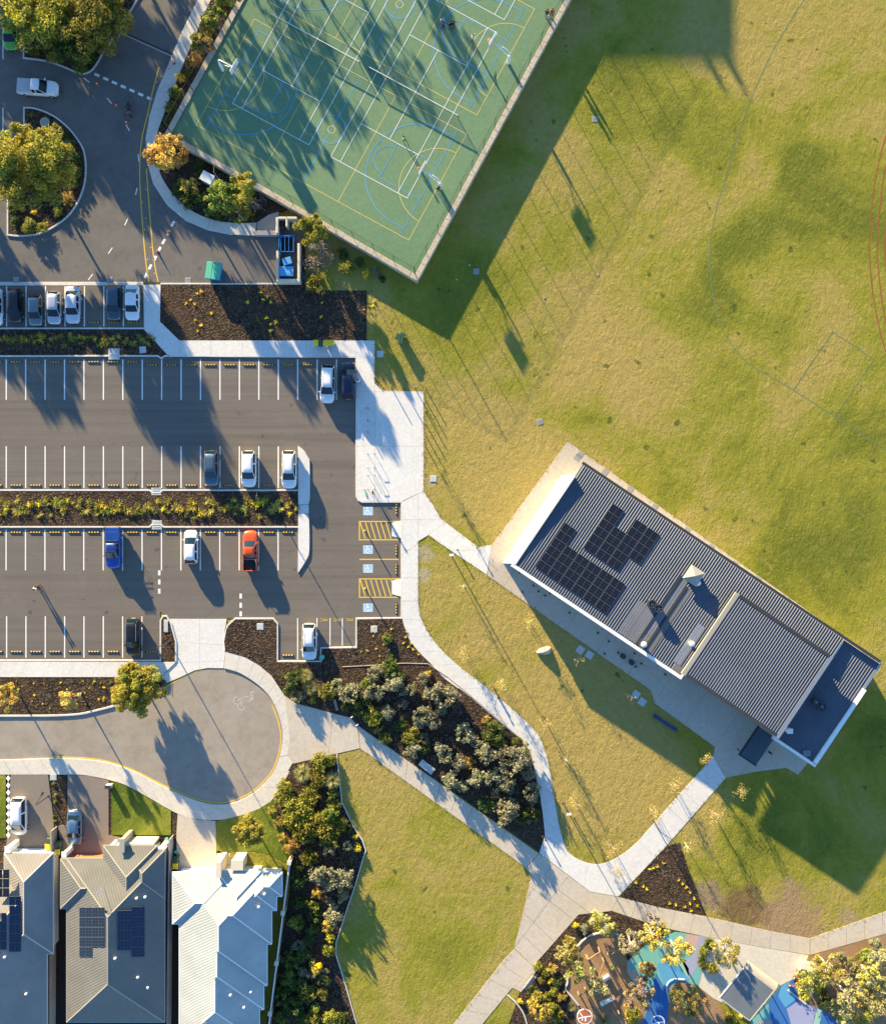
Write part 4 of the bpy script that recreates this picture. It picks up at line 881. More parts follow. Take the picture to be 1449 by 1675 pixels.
panels(h1, [(i, j) for i in range(2) for j in range(6)], 10, 15.2, 15.5, 1466, slope(e1[1], E, -1), M['solar_blue'], dz=.12)
panels(h1, [(i, j) for i in range(2) for j in range(4)], 10, 15.2, -8, 1493, slope(e1[1], E, -1), M['solar_blue'], dz=.12)
for j in range(2): pass
panels(h1, [(i, j) for i in range(2) for j in range(3)], 11, 15.2, -6, 1422, lambda px, py, dz: P(px, py, 4.15 + (1440 - py) * -.004 + dz), M['solar'], dz=.12)
def vent(px, py, z): MB().lathe([(.11, 0), (.11, .25), (.17, .28), (.17, .36), (.05, .42)], 10).build('roof_vent', M['white_paint'], None, label='small round white vent on a house roof', cat='vent', group='house roof vents', loc=P(px, py, z))
for px, py, fn in ((225, 1468, slope(e2[1], E, -1)), (239, 1466, slope(e2[1], E, -1)), (190, 1566, slope(e2[1], E, -1)), (227, 1597, slope(e2[1], E, -1)), (243, 1614, slope(e2[1], E, -1)), (10, 1564, slope(e1[1], E, -1)), (45, 1624, slope(e1[1], E, -1)),
                   (433.5, 1461, slope(f3[5][1], E, -1)), (424, 1482, slope(f3[0][1], E, -1)), (378, 1626, slope(f3[2][1], E, -1)), (411, 1621, slope(f3[2][1], E, -1)), (400, 1646, slope(f3[2][1], E, -1))):
    p = fn(px, py, 0); MB().lathe([(.11, -.05), (.11, .25), (.17, .28), (.17, .36), (.05, .42)], 10).build('roof_vent', M['white_paint'], None, label='small round white vent poking through a house roof slope', cat='vent', group='house roof vents', loc=p)
def front(h, x0, x1, yb, z0, z1, mat, name, depth=.12, div=0):
    """panel on the street front: x range in px at height z1, standing at photo row yb (height z1)"""
    a = P(x0, yb, z1); b = P(x1, yb, z1); mb = MB(); mb.box(a.x, b.x, a.y - .3, a.y + depth, z0, z1, 0, .01); o = mb.build(name, M[mat], h)
    for k in range(div):
        z = z0 + (z1 - z0) * (k + .5) / div; m2 = MB(); m2.box(a.x + .08, b.x - .08, a.y + depth, a.y + depth + .03, z - (z1 - z0) / div * .42, z + (z1 - z0) / div * .42, 0, .01); m2.build('door_panel', M[mat], o)
    return o
front(h2, 108, 168, 1410, .1, 2.45, 'terracotta', 'garage_door', .1, 4); front(h1, 14, 84, 1401, .1, 2.6, 'white_paint', 'garage_door', .1, 4); front(h3, 290, 350, 1433, .1, 2.5, 'white_paint', 'garage_door', .1, 4)
def portico(h, x0, x1, y0, y1, z, mat, name='portico'):
    a = P(x0, y1, z); b = P(x1, y0, z); mb = MB(); mb.box(a.x, b.x, a.y, b.y, z - .12, z, 0, .02); mb.box(a.x + .1, b.x - .1, a.y + .05, b.y - .1, 0, z - .12); return mb.build(name, M[mat], h)
portico(h2, 195, 204, 1372, 1395, 3.6, 'roof_trim', 'feature_pier'); portico(h2, 206, 252, 1379, 1384.5, 2.7, 'cream'); portico(h2, 259, 269, 1385, 1390, 2.75, 'white_paint'); portico(h2, 176, 183, 1384, 1391, 2.6, 'white_paint', 'pier'); portico(h2, 101, 109, 1394, 1403, 2.6, 'white_paint', 'pier')
portico(h3, 353, 362, 1410, 1436, 3.7, 'cream', 'feature_pier'); portico(h3, 378, 398, 1407, 1424, 3.0, 'cream'); portico(h1, 8, 18, 1385, 1396, 2.8, 'white_paint', 'pier')
# antennas
for px, py, z, lb in ((170, 1450, 4.4, 'tall thin television antenna standing on the grey brown roof'), (337, 1660, 4.2, 'white branched television antenna on the white roof')):
    o = thing('antenna', lb, 'antenna', P(px, py, z - .4)); MB().tube([(0, 0, 0), (0, 0, 2.0)], .025, 6).build('mast', M['zinc'], o)
    MB().tube([(-.6, 0, 1.95), (.6, .1, 1.95)], .02, 5).build('boom', M['zinc'], o)
    for k in range(6): MB().tube([(-.5 + k * .2, -.3, 1.97), (-.5 + k * .2, .35, 1.97)], .012, 5).build('element', M['zinc'], o)
# yards, driveways, verges
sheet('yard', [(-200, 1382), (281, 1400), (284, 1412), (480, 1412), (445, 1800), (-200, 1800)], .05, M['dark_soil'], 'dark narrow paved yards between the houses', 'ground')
def drive(pts, mat, lb): return slab('driveway', pts, .125, .15, M[mat], None, label=lb, cat='driveway', kind='structure')
sheet('verge', [(-200, 1267), (112, 1267), (145, 1268), (195, 1279), (221, 1291), (249, 1306), (291, 1330), (324, 1339), (360, 1340), (388, 1334), (417, 1324), (445, 1306), (478, 1412), (-200, 1412)], .06, M['mulch'], 'strips of bark mulch between the driveways', 'garden bed')
drive([(18, 1267.6), (79, 1267.6), (88, 1340), (90, 1400), (8, 1400), (12, 1372)], 'asphalt_drive', 'reddish grey driveway under the parked white wagon')
drive([(111, 1267.6), (146, 1269), (178, 1277), (178, 1366), (198, 1370), (195, 1404), (104, 1404), (95, 1350), (111, 1350)], 'asphalt_drive', 'grey brown driveway under the parked blue sedan')
drive([(291, 1332), (324, 1341), (353, 1343), (355, 1430), (290, 1430), (289, 1365)], 'concrete_tan', 'sandy concrete driveway leading to the white roofed house')
slab('lawn_patch', [(183, 1279), (195, 1281), (221, 1293), (249, 1308.5), (280, 1325), (280, 1366), (183, 1366)], .13, .1, M['grass_green'], None, label='bright green lawn patch between the two driveways', cat='lawn', kind='structure')
slab('lawn_patch', [(-200, 1268), (10, 1268), (10, 1371), (-200, 1371)], .13, .1, M['grass_green'], None, label='green lawn beside the white diamond edging', cat='lawn', kind='structure')
slab('lawn_patch', [(354, 1343.5), (388, 1336.5), (417, 1327), (446, 1309), (462, 1352), (479, 1394), (470, 1412), (440, 1397), (430, 1395), (415, 1392), (354, 1392)], .135, .1, M['grass_green'], None, label='weedy green verge with a small round tree beside the turning head', cat='lawn', kind='structure')
slab('landing', [(355, 1396), (377, 1396), (377, 1422), (355, 1422)], .13, .1, M['concrete_pale'], None, label='square concrete landing at the door of the white roofed house', cat='paving', kind='structure')
dm = MB(); dm.add([(-.28, 0, 0), (0, -.42, 0), (.28, 0, 0), (0, .42, 0), (-.22, 0, .05), (0, -.34, .05), (.22, 0, .05), (0, .34, .05)], [(4, 5, 6, 7), (0, 1, 5, 4), (1, 2, 6, 5), (2, 3, 7, 6), (3, 0, 4, 7)]); dme = dm.mesh('diamond_paver', M['white_paint'])
for k in range(9): link('diamond_paver', dme, None, 'white diamond paver in the row edging the driveway', 'paver', 'white diamond pavers', None, P(14.4, 1273.5 + k * 11.6, .12))
# side fences
def timber_fence(x0, y0, x1, y1, hgt, label, mat, cap=None, post=2.4, th=.06):
    a = P(x0, y0, 0); b = P(x1, y1, 0); d = b - a; L = d.length; o = thing('boundary_fence', label, 'fence', a, math.atan2(d.y, d.x))
    n = max(1, int(L / post)); st = L / n; pm_ = MB(); pm_.box(.01, st - .01, -th / 2, th / 2, .03, hgt); pme_ = pm_.mesh('panel', M[mat]); pp = MB(); pp.box(-.05, .05, -.06, .06, 0, hgt + .04); ppm = pp.mesh('post', M[mat])
    for k in range(n + 1):
        link('post', ppm, o, loc=(k * st, 0, 0))
        if k < n: link('panel', pme_, o, loc=(k * st, 0, 0))
    if cap: c_ = MB(); c_.box(0, L, -.07, .07, hgt, hgt + .05); c_.build('capping', M[cap], o)
    return o, L
timber_fence(94, 1352, 91, 1720, 1.8, 'grey panel fence between the beige and grey brown houses', 'timber_grey', 'timber_grey')
timber_fence(284, 1366, 280, 1720, 1.8, 'grey panel fence between the grey brown and white houses', 'grey_metal', 'grey_metal')
fo, L = timber_fence(478, 1398, 437, 1720, 1.7, 'white topped masonry fence with square piers beside the reserve', 'brick', 'white_paint', 3.2, .2)
for k in range(5):
    mb = MB(); mb.box(-.2, .2, -.2, .2, 0, 2.0); mb.box(-.26, .26, -.26, .26, 2.0, 2.1, 0, .03); mb.build('pier', M['cream'], fo, loc=(.3 + k * 6.4, 0, 0))
# unseen block added beyond the top of the frame to shade the field
sb_ = thing('shade_block', 'tall unseen block added beyond the court to cast shade on the field', 'building')
a = P(505, -732, 0); b = P(735, -900, 0)
mb = MB(); mb.box(a.x, b.x, a.y, b.y, 0, 15); mb.build('wall', M['cream'], sb_)
mb = MB(); mb.box(a.x - .3, b.x + .01, a.y - .01, b.y, 15, 15.4); mb.build('roof', M['roof_smooth'], sb_)
for k in range(6):
    for j in range(4): mb = MB(); x = a.x + 1.2 + k * 2.8; mb.box(x, x + 1.7, a.y - .05, a.y + .02, 1 + j * 3.6, 2.6 + j * 3.6); mb.build('window', M['glass'], sb_)
for px in (690, 723): p = P(px, -738, 0); MB().tube([(p.x, p.y, 15.2), (p.x, p.y, 16.3)], .35, 10).build('shadow_post', M['zinc'], sb_)  # stubs added on the unseen block to cast pole-like shadows on the grass
# ================================================================== BIN ENCLOSURE, BINS
be = thing('bin_enclosure', 'cream walled bin enclosure open to the access road', 'enclosure')
def wbox(x0, x1, y0, y1, h, mat='cream', name='wall', parent=None):
    a = P(x0, y1, 0); b = P(x1, y0, 0); mb = MB(); mb.box(a.x, b.x, a.y, b.y, 0, h, 0, .03); return mb.build(name, M[mat], parent)
for r_ in ((455, 459, 362, 387), (456, 459.4, 416, 461), (490, 494, 404, 461), (456, 494, 461.3, 466), (459.3, 489, 361, 364.5), (471, 474, 365, 377)): wbox(*r_, 1.6, parent=be)
sheet('enclosure_floor', [(456, 360), (493, 360), (493, 466), (456, 466)], .135, M['asphalt_road'], 'grimy floor of the bin enclosure', 'paving')
wbox(418, 457, 380, 387.5, .7, 'grey_metal', 'gate', be)
def skip(px, py, w_, l_, h_, rz, bodym, lidm, label, lids=True):
    o = thing('skip_bin', label, 'skip bin', P(px, py, .03), rz); W_, L_ = w_ / 2, l_ / 2
    mb = MB(); mb.add([(-W_ * .85, -L_ * .85, .1), (W_ * .85, -L_ * .85, .1), (W_ * .85, L_ * .85, .1), (-W_ * .85, L_ * .85, .1), (-W_, -L_, h_), (W_, -L_, h_), (W_, L_, h_), (-W_, L_, h_), (-W_ + .08, -L_ + .08, h_), (W_ - .08, -L_ + .08, h_), (W_ - .08, L_ - .08, h_), (-W_ + .08, L_ - .08, h_), (-W_ * .8, -L_ * .8, .2), (W_ * .8, -L_ * .8, .2), (W_ * .8, L_ * .8, .2), (-W_ * .8, L_ * .8, .2)],
        [(3, 2, 1, 0), (0, 1, 5, 4), (1, 2, 6, 5), (2, 3, 7, 6), (3, 0, 4, 7), (4, 5, 9, 8), (5, 6, 10, 9), (6, 7, 11, 10), (7, 4, 8, 11), (8, 9, 13, 12), (9, 10, 14, 13), (10, 11, 15, 14), (11, 8, 12, 15), (12, 13, 14, 15)]); mb.build('body', M[bodym], o)
    for s in (-1, 1):
        for t in (-1, 1): MB().lathe([(.09, 0), (.09, .1)], 8, (s * W_ * .7, t * L_ * .7)).build('castor', M['black'], o)
    if lids:
        n = 5
        for k in range(n):
            x0 = -W_ + .02 + (2 * W_ - .04) * k / n; mb = MB(); mb.box(x0 + .01, x0 + (2 * W_ - .04) / n - .01, -L_ * .98, L_ * .98, h_ + .01, h_ + .05 + .02 * (k % 2), 0, .015); mb.build('lid', M[lidm], o)
    else:
        mb = MB(); mb.box(-W_ + .1, W_ - .1, -L_ + .1, L_ - .1, .3, .75); mb.build('rubbish', M['dark_soil'], o)
        for k in range(3): MB().tube([(-W_ + .3 + k * .5, -L_ + .05, h_ + .02), (-W_ + .3 + k * .5, L_ - .05, h_ + .02)], .03, 6).build('bar', M[bodym], o)
    return o
skip(471, 403, 1.9, 2.1, 1.25, 0, 'blue_bin', 'blue_bin', 'open blue skip bin with dark load in the enclosure', False)
skip(471.5, 448, 1.8, 1.25, 1.3, 0, 'blue_bin', 'blue_lid', 'blue skip bin with flat slatted lids in the enclosure corner')
o = skip(473, 432, 1.1, .9, 1.45, .3, 'blue_bin', 'blue_lid', 'smaller blue bin with raised slatted lid in the enclosure')
skip(353.5, 447, 1.9, 2.2, 1.3, R(-8), 'blue_bin', 'green_lid', 'blue skip bin with bright green lid standing on the access road')
mb = MB(); mb.box(-.25, .25, -.3, .3, 0, 1.0, 0, .05); mb.box(-.28, .28, -.33, .33, 1.0, 1.07, 1); mb.build('cart', [M['terracotta'], M['black']], None, label='small dark red trolley inside the bin enclosure', cat='trolley', loc=P(463, 371, .135))
def wheelie(px, py, rz, lid, label, grp, z=.14):
    o = thing('wheelie_bin', label, 'bin', P(px, py, z), rz, grp)
    mb = MB(); mb.add([(-.21, -.25, .05), (.21, -.25, .05), (.21, .25, .05), (-.21, .25, .05), (-.28, -.34, .95), (.28, -.34, .95), (.28, .34, .95), (-.28, .34, .95)], [(3, 2, 1, 0), (0, 1, 5, 4), (1, 2, 6, 5), (2, 3, 7, 6), (3, 0, 4, 7), (4, 5, 6, 7)]); mb.build('body', M['green_bin'], o)
    mb = MB(); mb.add([(-.32, -.40, .955), (.32, -.40, .955), (.32, .38, .955), (-.32, .38, .955), (-.28, -.34, 1.06), (.28, -.34, 1.06), (.28, .30, 1.09), (-.28, .30, 1.09)], [(0, 1, 5, 4), (1, 2, 6, 5), (2, 3, 7, 6), (3, 0, 4, 7), (4, 5, 6, 7)]); mb.build('lid', M[lid], o)
    for s in (-1, 1): MB().tube([(s * .22, .3, .11), (s * .27, .3, .11)], .11, 10).build('wheel', M['black'], o)
    MB().tube([(-.25, .42, .98), (.25, .42, .98)], .025, 6).build('handle', M['green_bin'], o)
for px in (519, 536, 543.5): wheelie(px, 563, .05 * (px % 3 - 1), 'yellow_lid', 'yellow lidded wheelie bin in the group on the white walkway', 'walkway bins')
wheelie(526, 564, 0, 'green_bin', 'dark green lidded wheelie bin between the yellow lidded ones', None)
for px, py in ((652, 553), (658, 551), (656, 560)): wheelie(px, py, rnd.uniform(-.5, .5), 'green_bin', 'green wheelie bin in the cluster alone on the grass', 'bins on the grass')
wheelie(83.5, 1381, 0, 'yellow_lid', 'yellow lidded bin beside the beige house driveway', None); wheelie(99.5, 1389, .05, 'yellow_lid', 'yellow lidded bin at the grey brown house corner', None); wheelie(290.5, 1412, 0, 'yellow_lid', 'yellow lidded bin by the white roofed house', None)
wheelie(87, 1371, 0, 'green_bin', 'green bin behind the yellow lidded one on the beige house drive', None); wheelie(101, 1377, 0, 'green_bin', 'green bin behind the yellow lidded one at the grey brown house', None); wheelie(291, 1402, 0, 'green_bin', 'green bin behind the yellow lidded one by the white house', None)
# ================================================================== CARS
def paint(key, c, metal=.0, rough=.32): plain(key, c, rough, metal, .5, coat=.7)
for k, c, mt in (('p_white', (.72, .73, .74), 0), ('p_black', (.012, .012, .014), .2), ('p_teal', (.16, .20, .22), .5), ('p_silver', (.45, .47, .53), .4), ('p_pearl', (.55, .57, .62), .3), ('p_slate', (.055, .085, .12), .4), ('p_navy', (.008, .014, .045), .3), ('p_steel', (.10, .15, .21), .5), ('p_blue', (.015, .075, .36), .3), ('p_orange', (.62, .085, .012), .2), ('p_green', (.10, .36, .04), .2), ('p_skyblue', (.11, .21, .33), .5)): paint(k, c, mt)
STY = {  # L, W, H, belt, hood z, boot z, xr0, xr1, xf1, xf0 (fractions of L from rear), bed
 'hatch': (4.1, 1.76, 1.47, .92, .88, .95, .015, .13, .58, .76), 'sedan': (4.75, 1.84, 1.45, .92, .88, .98, .13, .27, .60, .755), 'suv': (4.65, 1.86, 1.68, 1.06, 1.02, 1.06, .012, .11, .60, .765),
 'wagon': (4.75, 1.84, 1.52, .95, .90, .95, .012, .12, .60, .75), 'van': (4.85, 1.88, 1.75, 1.0, .95, 1.0, .01, .07, .66, .84), 'ute': (5.3, 1.88, 1.80, 1.12, 1.08, .72, .36, .395, .60, .735)}
tyre_me = MB().tube([(0, -.11, .33), (0, .11, .33)], .33, 18).mesh('tyre', M['rubber']); rim_me = MB().tube([(0, -.118, .33), (0, .118, .33)], .2, 12).mesh('rim', M['zinc'])
def car(name, label, px, py, heading, style, pm_, rails=False, bed=None, rack=False, L=None, sunroof=False):
    """heading: photo angle the nose points to, degrees clockwise from up"""
    L0, W_, H_, belt, hood, boot, xr0, xr1, xf1, xf0 = STY[style]; L = L or L0; hw = W_ / 2; pt = M[pm_]
    zc = H_ * .5; o = thing(name, label, {'ute': 'ute', 'van': 'van'}.get(style, 'car'), Vector((*P(px, py, zc).xy, 0.0)), math.pi / 2 - R(heading))
    X = lambda t: (t - .5) * L
    # lower body loft
    rb = 0 if style == 'ute' else 1
    st = [(0, .86 - .36 * rb, .42, boot - .24), (.007, .90 - .20 * rb, .38, boot - .10), (.022, .93 - .10 * rb, .34, boot - .03), (.055, .955 - .03 * rb, .30, boot - .01), (.12, .985, .27, boot)]
    if style == 'ute': st += [(.20, 1, .3, .72), (.34, 1, .3, .72), (.352, 1, .3, belt), (.5, 1, .28, belt), (.70, 1, .28, belt)]
    elif xr0 > .1: st += [(xr0, .99, .26, boot + .005), (.3, 1, .24, belt), (.5, 1, .24, belt), (.70, 1, .24, belt)]
    else: st += [(.2, 1, .24, belt), (.4, 1, .24, belt), (.55, 1, .24, belt), (.70, 1, .24, belt)]
    st += [(xf0, .995, .25, hood + .02), (xf0 + (1 - xf0) * .35, .98, .25, hood), (xf0 + (1 - xf0) * .58, .945, .25, hood - .05), (.93, .88, .26, hood - .10), (.962, .77, .28, hood - .17), (.986, .58, .30, hood - .26), (1.0, .34, .34, hood - .38)]
    mb = MB(); n = 0
    for t, wf, zb, zt in st:
        w_ = hw * wf; zs = min(zt - .03, belt - .12)
        half = [(0, zt + .03), (w_ * .45, zt + .022), (w_ * .80, zt), (w_ * .93, zt - .045), (w_, zs - .10), (w_ * .995, .5), (w_ * .95, zb)]
        ring = half + [(-a, z) for a, z in reversed(half[1:])] ; n = len(ring)
        mb.v += [(X(t), a, z) for a, z in ring]
    ns = len(st)
    for i in range(ns - 1):
        for k in range(n): k2 = (k + 1) % n; mb.f.append((i * n + k, (i + 1) * n + k, (i + 1) * n + k2, i * n + k2)); mb.m.append(0)
    mb.f.append(tuple(range(n))); mb.m.append(0); mb.f.append(tuple((ns - 1) * n + k for k in range(n - 1, -1, -1))); mb.m.append(0)
    body = mb.build('body', pt, o, True)
    # cabin shell
    wb, wt = hw * .92, hw * .74; a0, a1, a2, a3 = X(xr0), X(xr1), X(xf1), X(xf0); zb = belt - .03; zr = hood if True else 0
    zrear = (boot if xr0 > .1 and style != 'ute' else belt) - .01; zfr = hood + .02
    mids = [a1 + (a2 - a1) * k / 4 for k in range(5)]
    top = [[(x, y_ * wt, H_ - .035 * abs(y_) ** 2.2 - (.03 if x in (mids[0], mids[-1]) else 0) + (0.012 if x == mids[2] else 0)) for y_ in (-1, -.5, 0, .5, 1)] for x in mids]
    base = [[(a0, s * wb * .93, zrear), *[(x, s * wb, zb) for x in mids], (a3, s * wb * .95, zfr)] for s in (-1, 1)]
    mb = MB(); V = {}
    def vi(p): mb.v.append(p); return len(mb.v) - 1
    T = [[vi(p) for p in r_] for r_ in top]; Bs = [[vi(p) for p in r_] for r_ in base]
    for i in range(4):
        for j in range(4): mb.f.append((T[i][j], T[i + 1][j], T[i + 1][j + 1], T[i][j + 1])); mb.m.append(0)
    for si, j in ((0, 0), (1, 4)):
        b = Bs[si]
        for i in range(4): f = (b[1 + i], b[2 + i], T[i + 1][j], T[i][j]); mb.f.append(f if si == 0 else f[::-1]); mb.m.append(0)
        f = (b[0], b[1], T[0][j]); mb.f.append(f if si == 0 else f[::-1]); mb.m.append(0)
        f = (b[5], b[6], T[4][j]); mb.f.append(f if si == 0 else f[::-1]); mb.m.append(0)
    mb.f.append((Bs[1][0], Bs[0][0], T[0][0], T[0][1], T[0][2], T[0][3], T[0][4])); mb.m.append(0)
    mb.f.append((Bs[0][6], Bs[1][6], T[4][4], T[4][3], T[4][2], T[4][1], T[4][0])); mb.m.append(0)
    roof = mb.build('cabin', pt, o)
    for pl in roof.data.polygons: pl.use_smooth = abs(pl.normal.z) > .8
    # glass, set proud of the shell
    def glass(nm, pts, ins=.07, out=.014):
        v = [Vector(p) for p in pts]; c = sum(v, Vector()) / len(v); nn = (v[1] - v[0]).cross(v[2] - v[0]).normalized()
        if nn.dot(c - Vector((X(.45), 0, zb))) < 0: nn = -nn
        q = []
        for p in v:
            d = (c - p); q.append(p + d.normalized() * min(ins * 1.5, d.length * .4) + nn * out)
        m2 = MB(); f = tuple(range(len(q)))
        if (q[1] - q[0]).cross(q[2] - q[0]).dot(nn) < 0: f = f[::-1]
        m2.add(q, [f]); return m2.build(nm, M['glass'], o)
    ny = Vector((H_ - zfr, 0, a3 - a2)).normalized() * .02; m2 = MB(); ys = (-1, -.6, -.2, .2, .6, 1)
    for y_ in ys: m2.v.append(tuple(Vector((a3 + .10 * (1 - y_ * y_) - .015, y_ * wb * .92, zfr - .01)) + ny))
    for y_ in ys: m2.v.append(tuple(Vector((a2 + .05 * (1 - y_ * y_), y_ * wt * .95, H_ - .045 - .02 * y_ * y_)) + ny))
    for k in range(5): m2.f.append((k, k + 1, k + 7, k + 6)); m2.m.append(0)
    m2.build('windscreen', M['glass'], o, True)
    glass('rear_window', [(a0, wb * .93, zrear), (a0, -wb * .93, zrear), (a1, -wt, H_ - .06), (a1, wt, H_ - .06)], .035)
    xm = a1 + (a2 - a1) * .52
    for s in (-1, 1):
        glass('side_window', [(xm + .03, s * wb, zb), (a3 - .12, s * wb, zb), (a2, s * wt, H_ - .04), (xm + .03, s * wt, H_ - .04)], .05)
        glass('side_window', [(a1 - (.35 if xr0 < .1 else -.05) * (.6 if style != 'ute' else 0), s * wb, zb), (xm - .03, s * wb, zb), (xm - .03, s * wt, H_ - .04), (a1, s * wt, H_ - .04)], .05)
        m2 = MB(); x = a3 - .22; m2.add([(x - .09, s * wb, belt), (x + .07, s * wb, belt), (x + .05, s * (hw + .17), belt + .02), (x - .06, s * (hw + .17), belt + .02), (x - .09, s * wb, belt + .11), (x + .07, s * wb, belt + .11), (x + .04, s * (hw + .17), belt + .15), (x - .06, s * (hw + .17), belt + .15)], [(3, 2, 1, 0), (4, 5, 6, 7), (0, 1, 5, 4), (1, 2, 6, 5), (2, 3, 7, 6), (3, 0, 4, 7)]); m2.build('mirror', pt, o)
        for nm, xx, y0, y1, z0, z1, mt in (('headlight', X(.938), .50, .82, hood - .30, hood - .17, 'lamp_clear'), ('tail_light', X(.0) - .005, .62, .84, boot - .32, boot - .14, 'lamp_red')):
            m2 = MB(); d = .10 if nm == 'headlight' else .08; m2.box(xx - (0 if nm == 'headlight' else .02), xx + d - .0, min(s * hw * y0, s * hw * y1), max(s * hw * y0, s * hw * y1), z0, z1, 0, .02); m2.build(nm, M[mt], o)
        for fx in (.175, .815):
            wo = bpy.data.objects.new('wheel', tyre_me); COL.objects.link(wo); wo.name = 'wheel'; wo.parent = o; wo.location = (X(fx), s * (hw - .10), 0); link('rim', rim_me, wo)
        if rails: m2 = MB(); m2.tube([(a1 + .15, s * wt * .93, H_ + .0), (a1 + .3, s * wt * .93, H_ + .05), (a2 - .2, s * wt * .93, H_ + .05), (a2 - .05, s * wt * .93, H_ - .01)], .022, 6); m2.build('roof_rail', M['dark_metal'] if pm_ != 'p_black' else M['zinc'], o)
    m2 = MB(); m2.box(X(.985), X(1.004), -.40, .40, .42, .62, 0, .01); m2.build('grille', M['black'], o)
    m2 = MB(); m2.box(X(0) - .02, X(0) + .05, -.26, .26, .55, .68); m2.build('number_plate', M['white_paint'], o)
    if sunroof: m2 = MB(); m2.add([(a1 + .5, -.38, H_ + .016), (a1 + 1.15, -.38, H_ + .018), (a1 + 1.15, .38, H_ + .018), (a1 + .5, .38, H_ + .016)], [(0, 1, 2, 3)]); m2.build('sunroof', M['glass'], o)
    if style == 'ute':
        x0, x1 = X(.012), X(.352); t_ = .07
        m2 = MB(); m2.box(x0, x1, hw - .10, hw - .02, .70, belt + .02, 0, .02); m2.box(x0, x1, -hw + .02, -hw + .10, .70, belt + .02, 0, .02); m2.box(x0, x0 + .07, -hw + .10, hw - .10, .70, belt + .01, 0, .02); m2.build('tray_wall', pt, o)
        if bed == 'open':
            m2 = MB(); m2.box(x0 + .075, x1, -hw + .105, hw - .105, .74, .78); m2.build('tray_liner', M['black'], o)
            for s in (-1, 1): m2 = MB(); m2.tube([(x0 + .1, s * (hw - .13), belt + .08), (x1 - .1, s * (hw - .13), belt + .08)], .03, 6); m2.tube([(x0 + .9, s * (hw - .13), belt + .0), (x0 + 1.5, s * (hw - .13), H_ - .1)], .03, 6); m2.build('sports_bar', M['chrome'], o)
            m2 = MB(); m2.tube([(x1 - .25, -(hw - .13), H_ - .15), (x1 - .25, hw - .13, H_ - .15)], .035, 6); m2.build('sports_bar', M['chrome'], o)
        else:
            m2 = MB(); m2.box(x0 + .02, x1 - .02, -hw + .06, hw - .06, belt + .022, belt + .07, 0, .02); m2.build('tray_cover', M['cover'] if bed == 'cover' else pt, o)
        if bed == 'frame':
            for xx in (x0 - .05, x0 + .6, x1 - .1): m2 = MB(); m2.tube([(xx, -hw + .1, belt), (xx, -hw + .1, H_ - .1), (xx, hw - .1, H_ - .1), (xx, hw - .1, belt)], .035, 6); m2.build('ladder_rack', M['dark_metal'], o)
    if rack:
        for k in range(4): xx = a1 + (a2 - a1) * (.1 + .27 * k); m2 = MB(); m2.tube([(xx, -wt * .95, H_ + .07), (xx, wt * .95, H_ + .07)], .025, 6); m2.build('roof_bar', M['dark_metal'], o)
        for s in (-1, 1): m2 = MB(); m2.tube([(a1 + .05, s * wt * .9, H_ + .1), (a2 - .05, s * wt * .9, H_ + .1)], .02, 6); m2.build('roof_rail', M['dark_metal'], o)
    return o
car('parked_car', 'white car cut by the picture edge in the parking strip', -7, 502, 180, 'sedan', 'p_white')
car('parked_car', 'glossy black hatchback in the parking strip by the access road', 24.5, 500, 180, 'hatch', 'p_black', L=4.35)
car('parked_car', 'small grey green hatchback between black and silver cars', 58.5, 508, 180, 'hatch', 'p_teal', L=3.9)
car('parked_car', 'pale silver hatchback beside the white sedan in the parking strip', 89, 503.5, 180, 'hatch', 'p_silver', L=4.25)
car('parked_car', 'pearl white sedan with dark windscreen beside the empty bay', 119.5, 499, 180, 'sedan', 'p_pearl', L=4.75)
car('parked_car', 'dark slate blue wagon on the far side of the empty bay', 186.5, 495, 180, 'wagon', 'p_slate', L=4.5)
car('parked_car', 'white sedan in the bay beside the white walkway corner', 216.5, 495, 180, 'sedan', 'p_white', L=4.55)
car('parked_car', 'white four wheel drive with spare wheel parked beside the navy car', 536, 628, 182, 'suv', 'p_white', True, L=4.9)
car('parked_car', 'glossy navy four wheel drive in the corner bay beside the walkway', 569.5, 622, 0, 'suv', 'p_navy', L=4.75)
car('parked_car', 'steel blue four wheel drive nosed to the median', 346, 766, 180, 'suv', 'p_steel', True, L=4.5)
car('parked_car', 'white four wheel drive between two empty bays at the median', 407, 767, 180, 'suv', 'p_white', L=4.65)
car('parked_car', 'white four wheel drive beside the concrete median island', 473, 768, 180, 'suv', 'p_white', True, L=4.85)
car('parked_ute', 'bright blue dual cab ute with roof rack and ladder frame', 185, 896, 180, 'ute', 'p_blue', bed='frame', rack=True, L=5.35)
car('parked_car', 'white hatchback parked alone below the median', 312.5, 894.5, 0, 'hatch', 'p_white', L=4.35)
car('parked_ute', 'orange red dual cab ute with an open black tray', 409.5, 901, 0, 'ute', 'p_orange', bed='open', L=5.2)
car('parked_car', 'black four wheel drive with silver roof rails near the footpath', 218, 1042, 180, 'suv', 'p_black', True, L=4.75)
car('parked_car', 'white wagon parked beside the motorcycle bays', 506, 1050, 180, 'wagon', 'p_white', True, L=4.7)
car('parked_car', 'white people mover on the driveway of the beige house', 31, 1336, 180, 'van', 'p_white', L=4.85)
car('parked_car', 'metallic blue sedan with sunroof on the grey brown house driveway', 122.5, 1354, 180, 'sedan', 'p_skyblue', L=4.55)
car('moving_ute', 'white dual cab ute with covered tray driving on the access road', 62, 142.5, 94, 'ute', 'p_white', bed='cover', L=5.2)
car('parked_car', 'lime green hatchback half hidden by the olive tree', 17.5, 55, 180, 'hatch', 'p_green', L=4.2)
